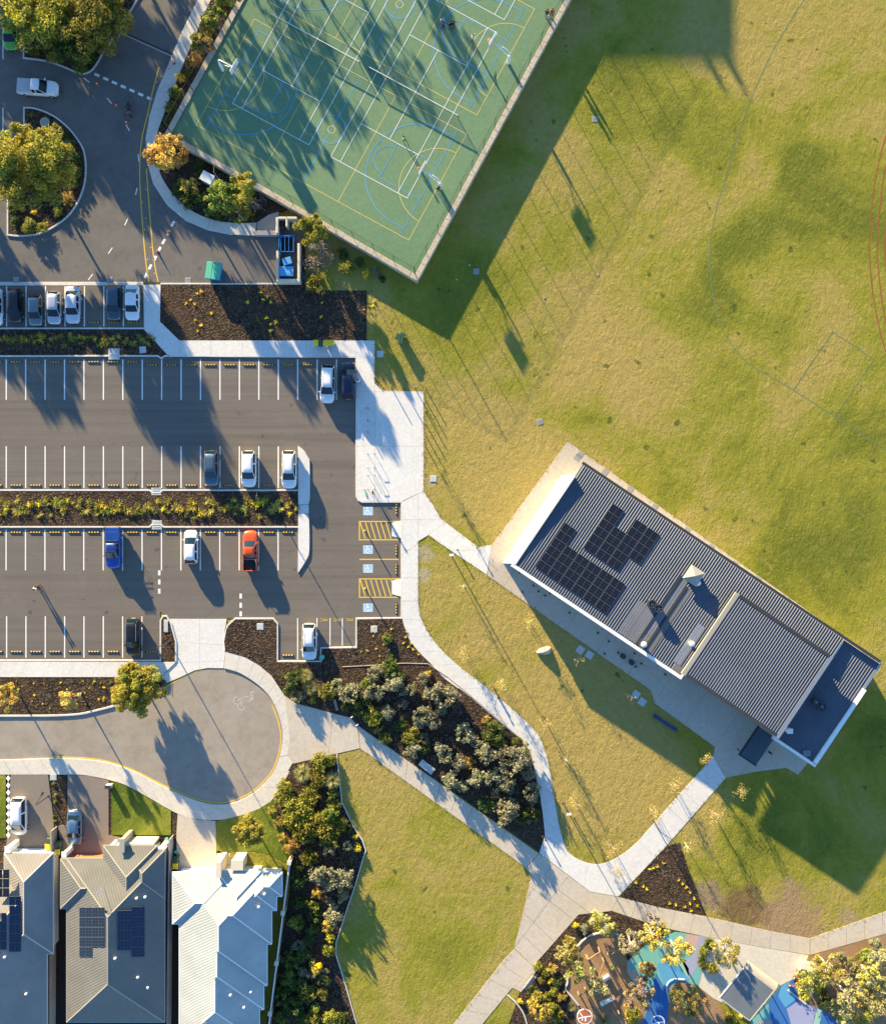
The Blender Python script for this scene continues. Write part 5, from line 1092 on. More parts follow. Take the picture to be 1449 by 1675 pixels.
# ================================================================== PEOPLE
for k, c in (('skin', (.42, .25, .17)), ('shirt_white', (.62, .62, .62)), ('shirt_black', (.015, .015, .018)), ('shirt_red', (.5, .04, .03)), ('shirt_blue', (.04, .09, .3)), ('shirt_grey', (.22, .22, .23)), ('pants_dark', (.02, .022, .03)), ('pants_grey', (.10, .10, .11)), ('hair', (.03, .02, .014)), ('shirt_purple', (.10, .04, .10)), ('shirt_cream', (.5, .42, .3))): plain(k, c, .8)
def figure_mesh(key, lean=0.0, stride=.18, arms=(.25, -.25), bend=.0, sit=False):
    bm = bmesh.new(); lay = bm.verts.layers.skin.verify(); rad = {}
    def v(p, r): q = bm.verts.new(p); q[lay].radius = (r, r); return q
    hipz = .92 if not sit else .85
    pel = v((0, 0, hipz), .13); wst = v((lean * .3, 0, hipz + .18), .125); che = v((lean * .7, 0, hipz + .40), .145); nek = v((lean, 0, hipz + .56), .06); hd0 = v((lean * 1.1, 0, hipz + .64), .085); hd1 = v((lean * 1.15 + .01, 0, hipz + .75), .10); hd2 = v((lean * 1.15, 0, hipz + .82), .07)
    for a, b in ((pel, wst), (wst, che), (che, nek), (nek, hd0), (hd0, hd1), (hd1, hd2)): bm.edges.new((a, b))
    pel[lay].use_root = True
    for s, st, ar in ((1, stride, arms[0]), (-1, -stride, arms[1])):
        hp = v((0, s * .10, hipz - .06), .095)
        if sit: kn = v((.38, s * .16, hipz - .12), .07); an = v((.30, s * .16, .38), .05); to = v((.46, s * .16, .33), .045)
        else: kn = v((st * .5 + .04, s * .105, .50), .068); an = v((st, s * .105, .09), .045); to = v((st + .15, s * .115, .045), .042)
        for a, b in ((pel, hp), (hp, kn), (kn, an), (an, to)): bm.edges.new((a, b))
        sh = v((lean * .85, s * .19, hipz + .47), .065); el = v((lean * .8 + ar * .4, s * .26, hipz + .22), .047); wr = v((lean * .8 + ar + .08, s * .25, hipz + .02 + abs(ar) * .35), .034); hn = v((lean * .8 + ar * 1.15 + .12, s * .24, hipz - .05 + abs(ar) * .4), .036)
        for a, b in ((che, sh), (sh, el), (el, wr), (wr, hn)): bm.edges.new((a, b))
        for fk in range(4):
            f0 = v((lean * .8 + ar * 1.15 + .15, s * (.215 + fk * .017), hipz - .10 + abs(ar) * .4), .011); f1 = v((lean * .8 + ar * 1.15 + .17, s * (.212 + fk * .018), hipz - .145 + abs(ar) * .4 + .01 * abs(fk - 1.5)), .009); bm.edges.new((hn, f0)); bm.edges.new((f0, f1))
        t0 = v((lean * .8 + ar * 1.15 + .16, s * .19, hipz - .07 + abs(ar) * .4), .011); bm.edges.new((hn, t0))
    ns = v((lean * 1.15 + .115, 0, hipz + .715), .016); bm.edges.new((hd1, ns))
    me = bpy.data.meshes.new('fig'); bm.to_mesh(me); bm.free()
    o = bpy.data.objects.new('fig', me); COL.objects.link(o); o.modifiers.new('s', 'SKIN'); sd = o.modifiers.new('d', 'SUBSURF'); sd.levels = 1; sd.render_levels = 1
    bpy.context.view_layer.update(); dg = bpy.context.evaluated_depsgraph_get(); r_ = bpy.data.meshes.new_from_object(o.evaluated_get(dg)); bpy.data.objects.remove(o)
    r_['hip'] = hipz; return r_
FIG = {'walk': figure_mesh('w'), 'stand': figure_mesh('s', stride=.05, arms=(.08, .04)), 'reach': figure_mesh('r', lean=.08, stride=.12, arms=(.45, .3)), 'ride': figure_mesh('d', lean=.28, arms=(.42, .42), sit=True)}
def person(px, py, face, pose, shirt, pants, label, z=.0, group=None, sc=1.0):
    o = thing('person', label, 'person', P(px, py, z), math.pi / 2 - R(face), group); o.scale = (sc,) * 3
    me = FIG[pose].copy(); me.materials.clear(); hz = me['hip']
    for m_ in (shirt, pants, 'skin', 'black'): me.materials.append(M[m_])
    for p in me.polygons:
        c = p.center; p.use_smooth = True
        p.material_index = 3 if c.z < .10 and pose != 'ride' else (1 if c.z < hz + .04 and abs(c.y) < .22 and not (abs(c.y) > .19 and c.z > hz - .2) else (2 if c.z > hz + .55 or (abs(c.y) > .2 and c.z < hz + .2) else 0))
    b = link('body', me, o)
    lx = {'ride': .28, 'reach': .08}.get(pose, 0) * 1.15; hzz = hz + .76
    MB().lathe([(.105, -.02), (.118, .04), (.10, .10), (.05, .135), (.01, .14)], 12, (0, 0)).build('hair', M['hair'], o, True, loc=(lx - .012, 0, hzz))
    for s in (-1, 1): MB().lathe([(.008, 0), (.013, .008), (.008, .016)], 8).build('eye', M['black'], b, loc=(lx + .098, s * .035, hzz - .035))
    MB().tube([(0, -.03, 0), (.004, 0, 0), (0, .03, 0)], .007, 5).build('mouth', M['shirt_red'], b, loc=(lx + .095, 0, hzz - .10))
    return o
def cpos(px, py): return px, py
person(722, 40, 150, 'reach', 'shirt_white', 'pants_dark', 'person in white shirt at the end of the player group on court', CZ); person(725, 48, 130, 'walk', 'shirt_purple', 'pants_dark', 'person in dark purple top beside the white shirted player', CZ)
person(736, 47, 140, 'stand', 'shirt_black', 'pants_dark', 'person in black standing in the pair at mid court', CZ, 'court pair in black'); person(741, 46, 140, 'stand', 'shirt_black', 'pants_dark', 'person in black standing in the pair at mid court', CZ, 'court pair in black')
person(772, 69, 60, 'reach', 'shirt_white', 'pants_dark', 'person in white shirt reaching for a ball near the hoop', CZ)
person(893, 28, 200, 'stand', 'shirt_black', 'pants_grey', 'person in black at the fence with companions', CZ); person(901, 27, 200, 'stand', 'shirt_red', 'pants_dark', 'person in red top at the court fence', CZ); person(897, 36, 20, 'stand', 'shirt_cream', 'pants_grey', 'person in cream top leaning by the court fence', CZ)
person(662, 232, 120, 'walk', 'shirt_cream', 'pants_dark', 'person in cream top running alone across the near court', CZ)
person(717, 313, 160, 'stand', 'shirt_black', 'pants_dark', 'person in black waiting under the near basketball hoop', CZ)
person(65, 962, 200, 'walk', 'shirt_white', 'pants_dark', 'person in white shirt walking across the car park aisle'); person(68, 959, 210, 'walk', 'shirt_black', 'pants_dark', 'person in black walking with the white shirted walker in the car park')
person(588, 626, 330, 'reach', 'shirt_white', 'pants_dark', 'person in white beside the open side of the navy car', .14)
person(270, 1137, 160, 'walk', 'shirt_grey', 'pants_dark', 'person in grey walking past the round yellow tree on the cul-de-sac')
person(611, 806, 270, 'stand', 'shirt_black', 'pants_dark', 'person in black beside the bike racks holding a scooter', .14)
# scooter
o = thing('kick_scooter', 'small green kick scooter held beside the bike racks', 'scooter', P(598, 806.5, .14), R(100)); mb = MB(); mb.box(-.35, .3, -.06, .06, .09, .12, 0, .01); mb.build('deck', M['green_lid'], o); MB().tube([(.3, 0, .12), (.38, 0, .85)], .02, 6).build('stem', M['black'], o); MB().tube([(.38, -.22, .85), (.38, .22, .85)], .018, 6).build('handlebar', M['black'], o)
for x in (-.36, .33): MB().tube([(x, -.02, .07), (x, .02, .07)], .07, 10).build('wheel', M['black'], o)
# motorcycle with rider, bicycle
def cycle(px, py, face, label, motor, shirt, plabel, z):
    o = thing('motorcycle' if motor else 'bicycle', label, 'motorcycle' if motor else 'bicycle', P(px, py, z), math.pi / 2 - R(face)); r = .31 if motor else .33; w_ = .06 if motor else .02; b = .7 if motor else .52
    for x in (-b, b): wo = MB().tube([(x, -w_, r), (x, w_, r)], r, 18).build('wheel', M['rubber'], o); MB().tube([(x, -w_ - .01, r), (x, w_ + .01, r)], r * .55, 12).build('hub', M['zinc'], wo)
    if motor:
        mb = MB(); mb.lathe([(.16, .45), (.2, .6), (.18, .78), (.05, .85)], 12, (.15, 0)); mb.build('tank', M['shirt_purple'], o, True); mb = MB(); mb.box(-.65, -.02, -.13, .13, .68, .8, 0, .04); mb.build('seat', M['black'], o); mb = MB(); mb.box(-.25, .35, -.16, .16, .2, .55, 0, .05); mb.build('engine', M['dark_metal'], o)
        MB().tube([(b, 0, r), (.45, 0, .95)], .04, 6).build('fork', M['zinc'], o)
    else:
        for a, c_ in (((-b, 0, r), (-.15, 0, .28)), ((-.15, 0, .28), (-.22, 0, .88)), ((-.15, 0, .28), (.38, 0, .82)), ((-.2, 0, .78), (.38, 0, .84)), ((-b, 0, r), (-.2, 0, .76)), ((b, 0, r), (.36, 0, .95))): MB().tube([a, c_], .02, 6).build('frame_tube', M['shirt_red'], o)
        mb = MB(); mb.box(-.34, -.1, -.07, .07, .88, .93, 0, .02); mb.build('saddle', M['black'], o)
    MB().tube([(.4, -.32, .98), (.42, 0, 1.0), (.4, .32, .98)], .02, 6).build('handlebar', M['black'], o)
    if shirt: person(px - 1.2 * math.sin(R(face)), py + 1.2 * math.cos(R(face)), face, 'ride', shirt, 'pants_dark', plabel, z)
    return o
cycle(214, 181, 170, 'dark motorcycle riding between the traffic cones', True, 'shirt_purple', 'person in dark purple riding the motorcycle', .0)
cycle(1067, 1497, 285, 'red framed bicycle on the tan path by the playground', False, 'shirt_grey', 'person in grey riding the bicycle by the playground', .14)
for k, (px, py, rz) in enumerate(((1300, 1592, 30), (1306, 1606, 120), (1296, 1609, 80))): tag(cycle(px, py, rz, 'parked bicycle in the jumble beside the playground shelter', False, None, '', .135), group='bicycles by the shelter')
MB().lathe([(.02, 0), (.10, .05), (.12, .12), (.10, .19), (.02, .24)], 12).build('basketball', M['orange'], None, True, label='orange basketball on the far court beside the reaching player', cat='ball', loc=P(779.5, 79, CZ))
# ================================================================== VEGETATION
def leaves(mb, c, rc, n, size, r, mats, flat=.0, up=.3):
    for _ in range(n):
        while True:
            d = Vector((r.uniform(-1, 1), r.uniform(-1, 1), r.uniform(-1, 1)))
            if d.length <= 1: break
        p = Vector(c) + Vector((d.x * rc[0], d.y * rc[1], d.z * rc[2]))
        nn = Vector((r.gauss(0, 1), r.gauss(0, 1), r.gauss(0, 1) + up)).normalized() * .7 + d * .7
        if nn.length < .1: nn = Vector((0, 0, 1))
        nn.normalize(); a = nn.orthogonal().normalized(); a.rotate(Matrix.Rotation(r.uniform(0, 6.28), 3, nn)); b = nn.cross(a)
        s = size * r.uniform(.6, 1.3); k = s * r.uniform(.35, .55)
        mb.add([p - a * s, p + b * k - nn * s * .12, p + a * s, p - b * k - nn * s * .12], [(0, 1, 2), (0, 2, 3)], r.choice(mats))
def crown(r, rx, rz, zc, nclump, per, size, rcl, lop=.2, hollow=.35):
    mb = MB(); cs = []
    for k in range(nclump):
        while True:
            d = Vector((r.uniform(-1, 1), r.uniform(-1, 1), r.uniform(-.75, 1)))
            if hollow < d.length <= 1: break
        c = (d.x * rx * (1 + r.uniform(-lop, lop)), d.y * rx * (1 + r.uniform(-lop, lop)), zc + d.z * rz)
        q = rcl * r.uniform(.6, 1.3); mi = r.choice((0, 0, 1, 1, 2)); cs.append(c)
        leaves(mb, c, (q, q, q * .75), per, size, r, (mi, mi, mi, r.choice((0, 1, 2))))
    return mb, cs
def trunk(r, cs, zc, hb, rad, nl=9):
    mb = MB(); top = Vector((r.uniform(-.15, .15), r.uniform(-.15, .15), hb))
    mb.tube([(0, 0, -.05), (r.uniform(-.08, .08), 0, hb * .5), top], [rad, rad * .8, rad * .62], 9)
    for c in r.sample(cs, min(nl, len(cs))):
        c = Vector(c); m_ = top.lerp(c, .55) + Vector((0, 0, -.12 * (c - top).length)); mb.tube([top, m_, c], [rad * .45, rad * .26, rad * .09], 6, cap=False)
    return mb
def tree(name, label, px, py, rpx, h, mats, dens=1.0, size=.28, bark='bark', seed=1, group=None, flat=.75, z=.1, cl=None, clear=.4, rcl=None, sparse=False):
    r = random.Random(seed); rx = PX(rpx) * .92; zc = h * (.5 + clear * .35); rz = min(h - zc, rx * flat) * .95; zc = h - rz
    p = P(px, py, zc + rz * .4); o = thing(name, label, 'tree' if 'tree' in name else 'shrub', (p.x, p.y, z), r.uniform(0, 6.28), group)
    nc = cl or int(14 + rx * rx * 4.2); q = rcl or max(.32, min(.95, rx * .24))
    mb, cs = crown(r, rx - q * .45, rz, zc, nc, int(74 * dens * (q / .6) ** 1.5 * (.25 / size) ** 1.4) + 10, size, q)
    mb.build('crown', [M[m] for m in mats], o)
    trunk(r, cs, zc, max(.4, zc - rz * .55), .04 + h * .018, 14).build('trunk', M[bark], o)
    return o
OL = ('lf_olive', 'lf_yellow', 'lf_olive'); GD = ('lf_yellow', 'lf_olive', 'lf_bright'); GR = ('lf_green', 'lf_olive', 'lf_dark'); BRN = ('lf_rust', 'lf_brown', 'lf_straw'); DK = ('lf_dark', 'lf_green', 'lf_moss'); SV = ('lf_silver', 'lf_silver2', 'lf_silver'); PL_ = ('lf_pale', 'lf_yellow', 'lf_silver'); YG = ('lf_yellow', 'lf_bright', 'lf_yellow')
tree('olive_tree', 'big dense olive green tree over the green hatchback', 60, 8, 70, 5.8, OL, .5, .2, seed=11, flat=.55)
tree('olive_tree', 'big dense olive green tree at the nose of the road island', 145, 30, 70, 5.6, OL, .5, .2, seed=12, flat=.55)
tree('olive_tree', 'darker low tree crouched at the kerb of the olive island', 115, 82, 38, 3.6, GR, .8, .22, seed=13)
tree('golden_tree', 'broad golden green tree spreading over the teardrop island', 42, 262, 76, 8.2, GD, .7, .2, seed=14, flat=.5)
tree('street_tree', 'rust brown tree beside the curved footpath and court corner', 270, 246, 36, 7.3, BRN, .8, .2, seed=15, flat=.9)
tree('garden_tree', 'bright green tree against the court wall coping', 397, 305, 29, 7.7, ('lf_bright', 'lf_yellow', 'lf_green'), .9, .2, seed=16, flat=.9)
tree('garden_tree', 'bright green tree beside the small white cabinet', 362, 318, 29, 7.0, ('lf_bright', 'lf_green', 'lf_olive'), .9, .2, seed=17, flat=.9)
tree('garden_tree', 'dark green tree lowest in the shady bed', 386, 342, 25, 4.6, GR, .9, .2, seed=18)
tree('garden_tree', 'olive tree overhanging the bin enclosure wall', 508, 372, 29, 5.0, OL, 1, .2, seed=19, flat=.8)
tree('round_tree', 'round bright yellow green tree between footpath and cul-de-sac', 219, 1127, 47, 4.7, YG, 1.3, .17, seed=20, flat=.75, clear=.2, cl=95, rcl=.62)
tree('round_tree', 'small round yellow green tree on the weedy verge', 406, 1361, 29, 3.9, YG, 1.3, .16, seed=21, flat=.8, cl=48, rcl=.5)
tree('dry_tree', 'thin dry brown tree beside the picture edge in the mulch bed', 10, 1141, 24, 4.2, ('lf_brown', 'lf_straw', 'lf_olive'), .5, .16, seed=22)
tree('dry_tree', 'thin dry brown tree in the middle of the mulch bed by the cul-de-sac', 115, 1143, 21, 4.3, ('lf_brown', 'lf_straw', 'lf_pale'), .5, .16, seed=23)
# trees beyond the frame that shade the court and the car park
for i, (px, py, rp, h) in enumerate(((-190, 185, 70, 8.3), (-170, -110, 62, 7.5), (-95, -185, 58, 7.0), (-20, -225, 55, 7.2), (45, -265, 55, 8), (-150, -250, 60, 8.5), (-60, -310, 60, 9), (110, -330, 55, 9), (150, -180, 45, 9.5), (215, -265, 42, 9.8), (105, -120, 40, 9), (300, -300, 50, 10), (430, -330, 36, 10), (520, -380, 34, 10), (190, -110, 30, 7.5), (260, -215, 34, 9), (250, -90, 25, 6.5), (345, -215, 26, 8.5))):
    tree('street_tree', 'tall roadside tree outside the picture beyond the access road', px, py, rp, h, OL, .5 if px < 90 else .16, .3 if px < 90 else .2, seed=40 + i, group='trees beyond the frame', rcl=.8 if px < 90 else .5)
# playground and corner trees
for i, (px, py, rp, h, mt, lb) in enumerate((
    (983, 1511, 25, 2.6, ('lf_yellow', 'lf_pale', 'lf_silver'), 'yellow grey wattle tree at the top corner of the playground garden'),
    (928, 1560, 26, 3.4, ('lf_pale', 'lf_yellow', 'lf_olive'), 'pale wattle tree beside the tan path and log frames'),
    (948, 1590, 24, 3.6, ('lf_pale', 'lf_olive', 'lf_green'), 'olive wattle tree leaning over the log frames'),
    (975, 1618, 22, 3.6, ('lf_silver', 'lf_pale', 'lf_silver2'), 'silvery tree shading the stepping logs'),
    (1033, 1545, 24, 3.8, ('lf_silver', 'lf_pale', 'lf_purple'), 'silver pink tree at the edge of the teal rubber'),
    (1068, 1532, 30, 4.0, ('lf_yellow', 'lf_pale', 'lf_straw'), 'golden wattle tree along the path over the playground'),
    (1108, 1560, 28, 4.2, ('lf_pale', 'lf_straw', 'lf_yellow'), 'golden wattle tree with pale limbs over the blue rubber'),
    (1050, 1630, 34, 4.0, ('lf_brown', 'lf_purple', 'lf_pale'), 'brown fine leaved tree in the playground centre'),
    (1125, 1640, 34, 3.8, ('lf_olive', 'lf_green', 'lf_brown'), 'dark olive tree in the bark circle by the shelter'),
    (1190, 1560, 26, 4.2, ('lf_pale', 'lf_yellow', 'lf_olive'), 'pale limbed tree at the shelter roof corner'),
    (1355, 1582, 28, 3.6, ('lf_yellow', 'lf_pale', 'lf_olive'), 'yellow wattle tree beside the grey kiosk'),
    (1325, 1612, 27, 3.6, ('lf_yellow', 'lf_olive', 'lf_pale'), 'yellow olive wattle tree below the grey kiosk'),
    (1388, 1630, 36, 4.2, ('lf_silver', 'lf_pale', 'lf_brown'), 'wide silvery brown tree in the corner bark garden'),
    (1425, 1597, 24, 4.0, ('lf_pale', 'lf_silver', 'lf_yellow'), 'pale cream tree in the corner bark garden'),
    (1440, 1570, 20, 3.0, ('lf_pale', 'lf_silver', 'lf_silver'), 'small pale tree at the edge of the corner garden'),
    (1405, 1660, 30, 3.8, ('lf_pale', 'lf_olive', 'lf_brown'), 'dusty olive tree at the bottom of the corner garden'),
    (880, 1650, 28, 2.6, ('lf_straw', 'lf_yellow', 'lf_olive'), 'golden bushy tree beside the curved lawn edging'),
    (1445, 1630, 24, 3.8, PL_, 'cream leaved tree beside the silvery brown tree'))):
    tree('wattle_tree', lb, px, py, rp, h, mt, .5, .16, 'pale_bark', 70 + i, None, .55, rcl=.42)
# saplings on the lawn
def sapling(px, py, label, mats, h=2.6, seed=0, bare=False):
    r = random.Random(seed); p = P(px, py, h * .4); o = thing('sapling', label, 'sapling', (p.x, p.y, .11), r.uniform(0, 6))
    cs = [(r.gauss(0, .38), r.gauss(0, .38), h * r.uniform(.4, 1.0)) for _ in range(13)]
    mb = MB(); mb.tube([(0, 0, -.05), (.02, .01, h * .5), (0, 0, h)], [.04, .025, .01], 7)
    for c in cs: mb.tube([(0, 0, c[2] * .6), c], [.014, .006], 5, cap=False)
    mb.build('trunk', M['pale_bark' if bare else 'bark'], o)
    mb = MB()
    for c in cs: leaves(mb, c, (.42, .42, .36), 4 if bare else 18, .085, r, (0, 1, 2))
    mb.build('crown', [M[m] for m in mats], o)
    if not bare:
        for s in (-1, 1): MB().tube([(s * .3, .15, 0), (s * .3, .15, 1.3)], .03, 6).build('stake', M['timber_grey'], o)
AU = ('lf_straw', 'lf_pale', 'lf_brown')
for i, (px, py, lb, b) in enumerate(((759, 1068, 'yellow leafed sapling between the white path and the tall lamp shadow', 0), (819, 1117, 'yellow leafed sapling above the small black path light', 0), (893, 1182, 'bright yellow sapling on the lawn inside the path bend', 0), (924, 1240, 'sparse reddish sapling beside the white path', 1), (940, 1310, 'yellow sapling beside the lamp post on the lawn tip', 0), (1001, 1385, 'yellow staked sapling at the curved tip of the lawn', 0), (1069, 1328, 'yellow staked sapling by the lamp arm over the path', 0), (1102, 1284, 'straw coloured sapling along the pavilion path', 0), (1150, 1238, 'yellow sapling in the shade at the path mouth', 0), (1210, 1292, 'orange leafed sapling on the shaded lawn', 0), (1168, 1330, 'orange leafed sapling on the sunny lawn below the pavilion', 0), (1122, 1382, 'bare white staked sapling beside the triangular bed', 1), (943, 1080, 'leafless purple sapling beside the paired square covers', 1), (1030, 1138, 'nearly bare sapling above the second pair of covers', 1), (865, 1016, 'leaning white stemmed sapling with rusty tip at the shadow edge', 0), (720, 770, 'green staked sapling beside the plaza bollards', 0), (1010, 1425, 'pale sapling in the triangular mulch bed', 0), (758, 958, 'thin sapling beside the tall path lamp', 1))):
    sapling(px, py, lb, AU if i not in (15,) else ('lf_bright', 'lf_yellow', 'lf_green'), 2.9 if not b else 2.6, 200 + i, bool(b))
# shrub prototypes
def shrub_protos(mats, n, seed, size, rx, rz, ncl, per, rcl):
    out = []
    for k in range(n):
        r = random.Random(seed + k); mb, cs = crown(r, rx * .78, rz * .6, rz * .62, ncl, per, size, rcl, .25, .3); out.append((mb.mesh('foliage', [M[m] for m in mats]), trunk(r, cs, 0, .25, .05, 7).mesh('stem', M['bark'])))
    return out
PROTO = {'silver': shrub_protos(SV, 4, 300, .105, 1.0, .85, 34, 30, .27), 'dark': shrub_protos(DK, 4, 310, .10, 1.0, .7, 36, 34, .3), 'moss': shrub_protos(('lf_moss', 'lf_olive', 'lf_yellow'), 4, 320, .10, 1.0, .7, 36, 32, .3), 'green': shrub_protos(('lf_bright', 'lf_green', 'lf_olive'), 3, 330, .11, 1.0, .8, 34, 30, .28), 'brown': shrub_protos(('lf_brown', 'lf_straw', 'lf_olive'), 3, 340, .10, 1.0, .8, 30, 26, .28), 'yellow': shrub_protos(('lf_flower', 'lf_yellow', 'lf_straw'), 3, 350, .11, 1.0, .8, 26, 26, .28), 'pale': shrub_protos(('lf_pale', 'lf_silver', 'lf_yellow'), 3, 370, .10, 1.0, .8, 30, 28, .28), 'twig': shrub_protos(('lf_purple', 'lf_silver', 'lf_purple'), 2, 360, .09, 1.0, .7, 26, 14, .3)}
def spiky(seed, n, ln, mats, droop=.5, w_=.02, upb=.25):
    r = random.Random(seed); mb = MB()
    for k in range(n):
        a = r.gauss(seed * 1.7, 1.3) if seed < 430 and seed >= 410 else r.uniform(0, 6.283); e = math.asin(r.uniform(-.1 + upb, 1)); l = ln * r.uniform(.75, 1.1); d = Vector((math.cos(a) * math.cos(e), math.sin(a) * math.cos(e), math.sin(e))); s_ = Vector((-math.sin(a), math.cos(a), 0)) * w_
        b = Vector((0, 0, .12)); m_ = b + d * l * .6; t = b + d * l - Vector((0, 0, droop * l * .35 * math.cos(e)))
        mb.add([b - s_, b + s_, m_ + s_ * .9, m_ - s_ * .9, t], [(0, 1, 2, 3), (3, 2, 4)], r.choice((0, 0, 1, 2)))
    return mb.mesh('foliage', [M[m] for m in mats])
GT = [spiky(400 + k, 420, 1.0, ('lf_pale', 'lf_olive', 'lf_silver'), .6, .018, .05) for k in range(2)]
TUFT = [spiky(410 + k, 30 + 6 * (k % 3), 1.0, (('lf_straw', 'lf_yellow', 'lf_olive'), ('lf_yellow', 'lf_olive', 'lf_brown'), ('lf_olive', 'lf_flower', 'lf_moss'))[k % 3], .9, .042, .15) for k in range(7)]
TUFTD = [spiky(420 + k, 34, 1.0, ('lf_olive', 'lf_dark', 'lf_yellow'), .9, .045, .2) for k in range(5)]
TUFTY = [spiky(430 + k, 22, 1.0, ('lf_flower', 'lf_yellow', 'lf_bright'), .7, .09, .2) for k in range(3)]
STEM = MB().lathe([(.10, 0), (.12, .06), (.05, .2)], 8).mesh('base', M['bark'])
def shrub(kind, px, py, rpx, where, hgt=None, z=.12):
    k = rnd.randrange(99); s = PX(rpx); h = hgt or s * rnd.uniform(.75, 1.0)
    desc = {'silver': 'silver grey rounded shrub', 'dark': 'dark green dense shrub', 'moss': 'mossy yellow green shrub', 'green': 'bright green leafy shrub', 'brown': 'dry brown shrub', 'yellow': 'yellow leafed shrub', 'pale': 'pale cream green shrub', 'twig': 'twiggy purple grey shrub', 'gtree': 'round spiky grass tree', 'tuft': 'strappy straw yellow tuft', 'tuftd': 'strappy dark olive tuft', 'tufty': 'bright yellow flowering tuft'}[kind]
    lb = desc + ' ' + where; p = P(px, py, z + h * .5)
    o = thing({'gtree': 'grass_tree', 'tuft': 'strappy_plant', 'tuftd': 'strappy_plant', 'tufty': 'flowering_plant'}.get(kind, 'shrub'), lb, 'plant' if kind[0:2] in ('tu', 'gt') else 'shrub', (p.x, p.y, z), rnd.uniform(0, 6.28), lb)
    if kind in PROTO:
        f, st = PROTO[kind][k % len(PROTO[kind])]; a = link('foliage', f, o); b = link('stem', st, o); o.scale = (s, s * rnd.uniform(.9, 1.1), h)
    else:
        f = {'gtree': GT, 'tuft': TUFT, 'tuftd': TUFTD, 'tufty': TUFTY}[kind]; link('foliage', f[k % len(f)], o); link('base', STEM, o); o.scale = (s, s, h * (1.0 if kind == 'gtree' else .8))
    return o
W = 'in the mulch garden between the white and tan paths'
for k, px, py, rp in (('dark', 478, 1116, 22), ('gtree', 499, 1108, 14), ('silver', 488, 1141, 12), ('gtree', 507, 1127, 15), ('moss', 535, 1131, 16), ('silver', 551, 1122, 13), ('silver', 573, 1135, 20), ('silver', 611, 1101, 15), ('dark', 637, 1093, 18), ('green', 599, 1117, 12), ('silver', 611, 1131, 18), ('silver', 640, 1117, 19), ('dark', 653, 1104, 13), ('dark', 592, 1155, 20), ('moss', 611, 1172, 19), ('silver', 634, 1165, 14), ('brown', 618, 1193, 10), ('silver', 675, 1127, 11), ('silver', 691, 1111, 13), ('yellow', 700, 1101, 6), ('silver', 703, 1133, 15), ('silver', 726, 1139, 24), ('silver', 688, 1171, 19), ('silver', 708, 1178, 16), ('moss', 672, 1203, 17), ('silver', 694, 1209, 10), ('silver', 676, 1226, 15), ('dark', 694, 1224, 12), ('silver', 759, 1201, 19), ('silver', 727, 1230, 17), ('brown', 795, 1177, 8), ('dark', 807, 1199, 21), ('silver', 751, 1247, 15), ('brown', 767, 1247, 12), ('silver', 795, 1231, 20), ('silver', 824, 1231, 15), ('silver', 850, 1238, 24), ('silver', 834, 1255, 18), ('silver', 738, 1276, 17), ('silver', 754, 1284, 13), ('silver', 778, 1273, 17), ('silver', 805, 1270, 17), ('silver', 827, 1283, 18), ('silver', 865, 1267, 13), ('silver', 868, 1296, 18), ('silver', 811, 1296, 10), ('dark', 796, 1315, 17), ('silver', 826, 1328, 24), ('dark', 853, 1334, 16), ('dark', 874, 1334, 12), ('silver', 864, 1343, 6), ('dark', 655, 1185, 13), ('moss', 630, 1208, 11), ('dark', 845, 1215, 10), ('twig', 660, 1150, 12), ('dark', 565, 1150, 12), ('moss', 510, 1145, 8), ('silver', 780, 1215, 12), ('silver', 660, 1130, 11), ('silver', 720, 1160, 12), ('moss', 816, 1213, 11)):
    shrub(k, px, py, rp * 1.06, W, z=.14, hgt=PX(rp) * (1.25 if k == 'silver' else .95))
W = 'in the dense bed beside the house fence'
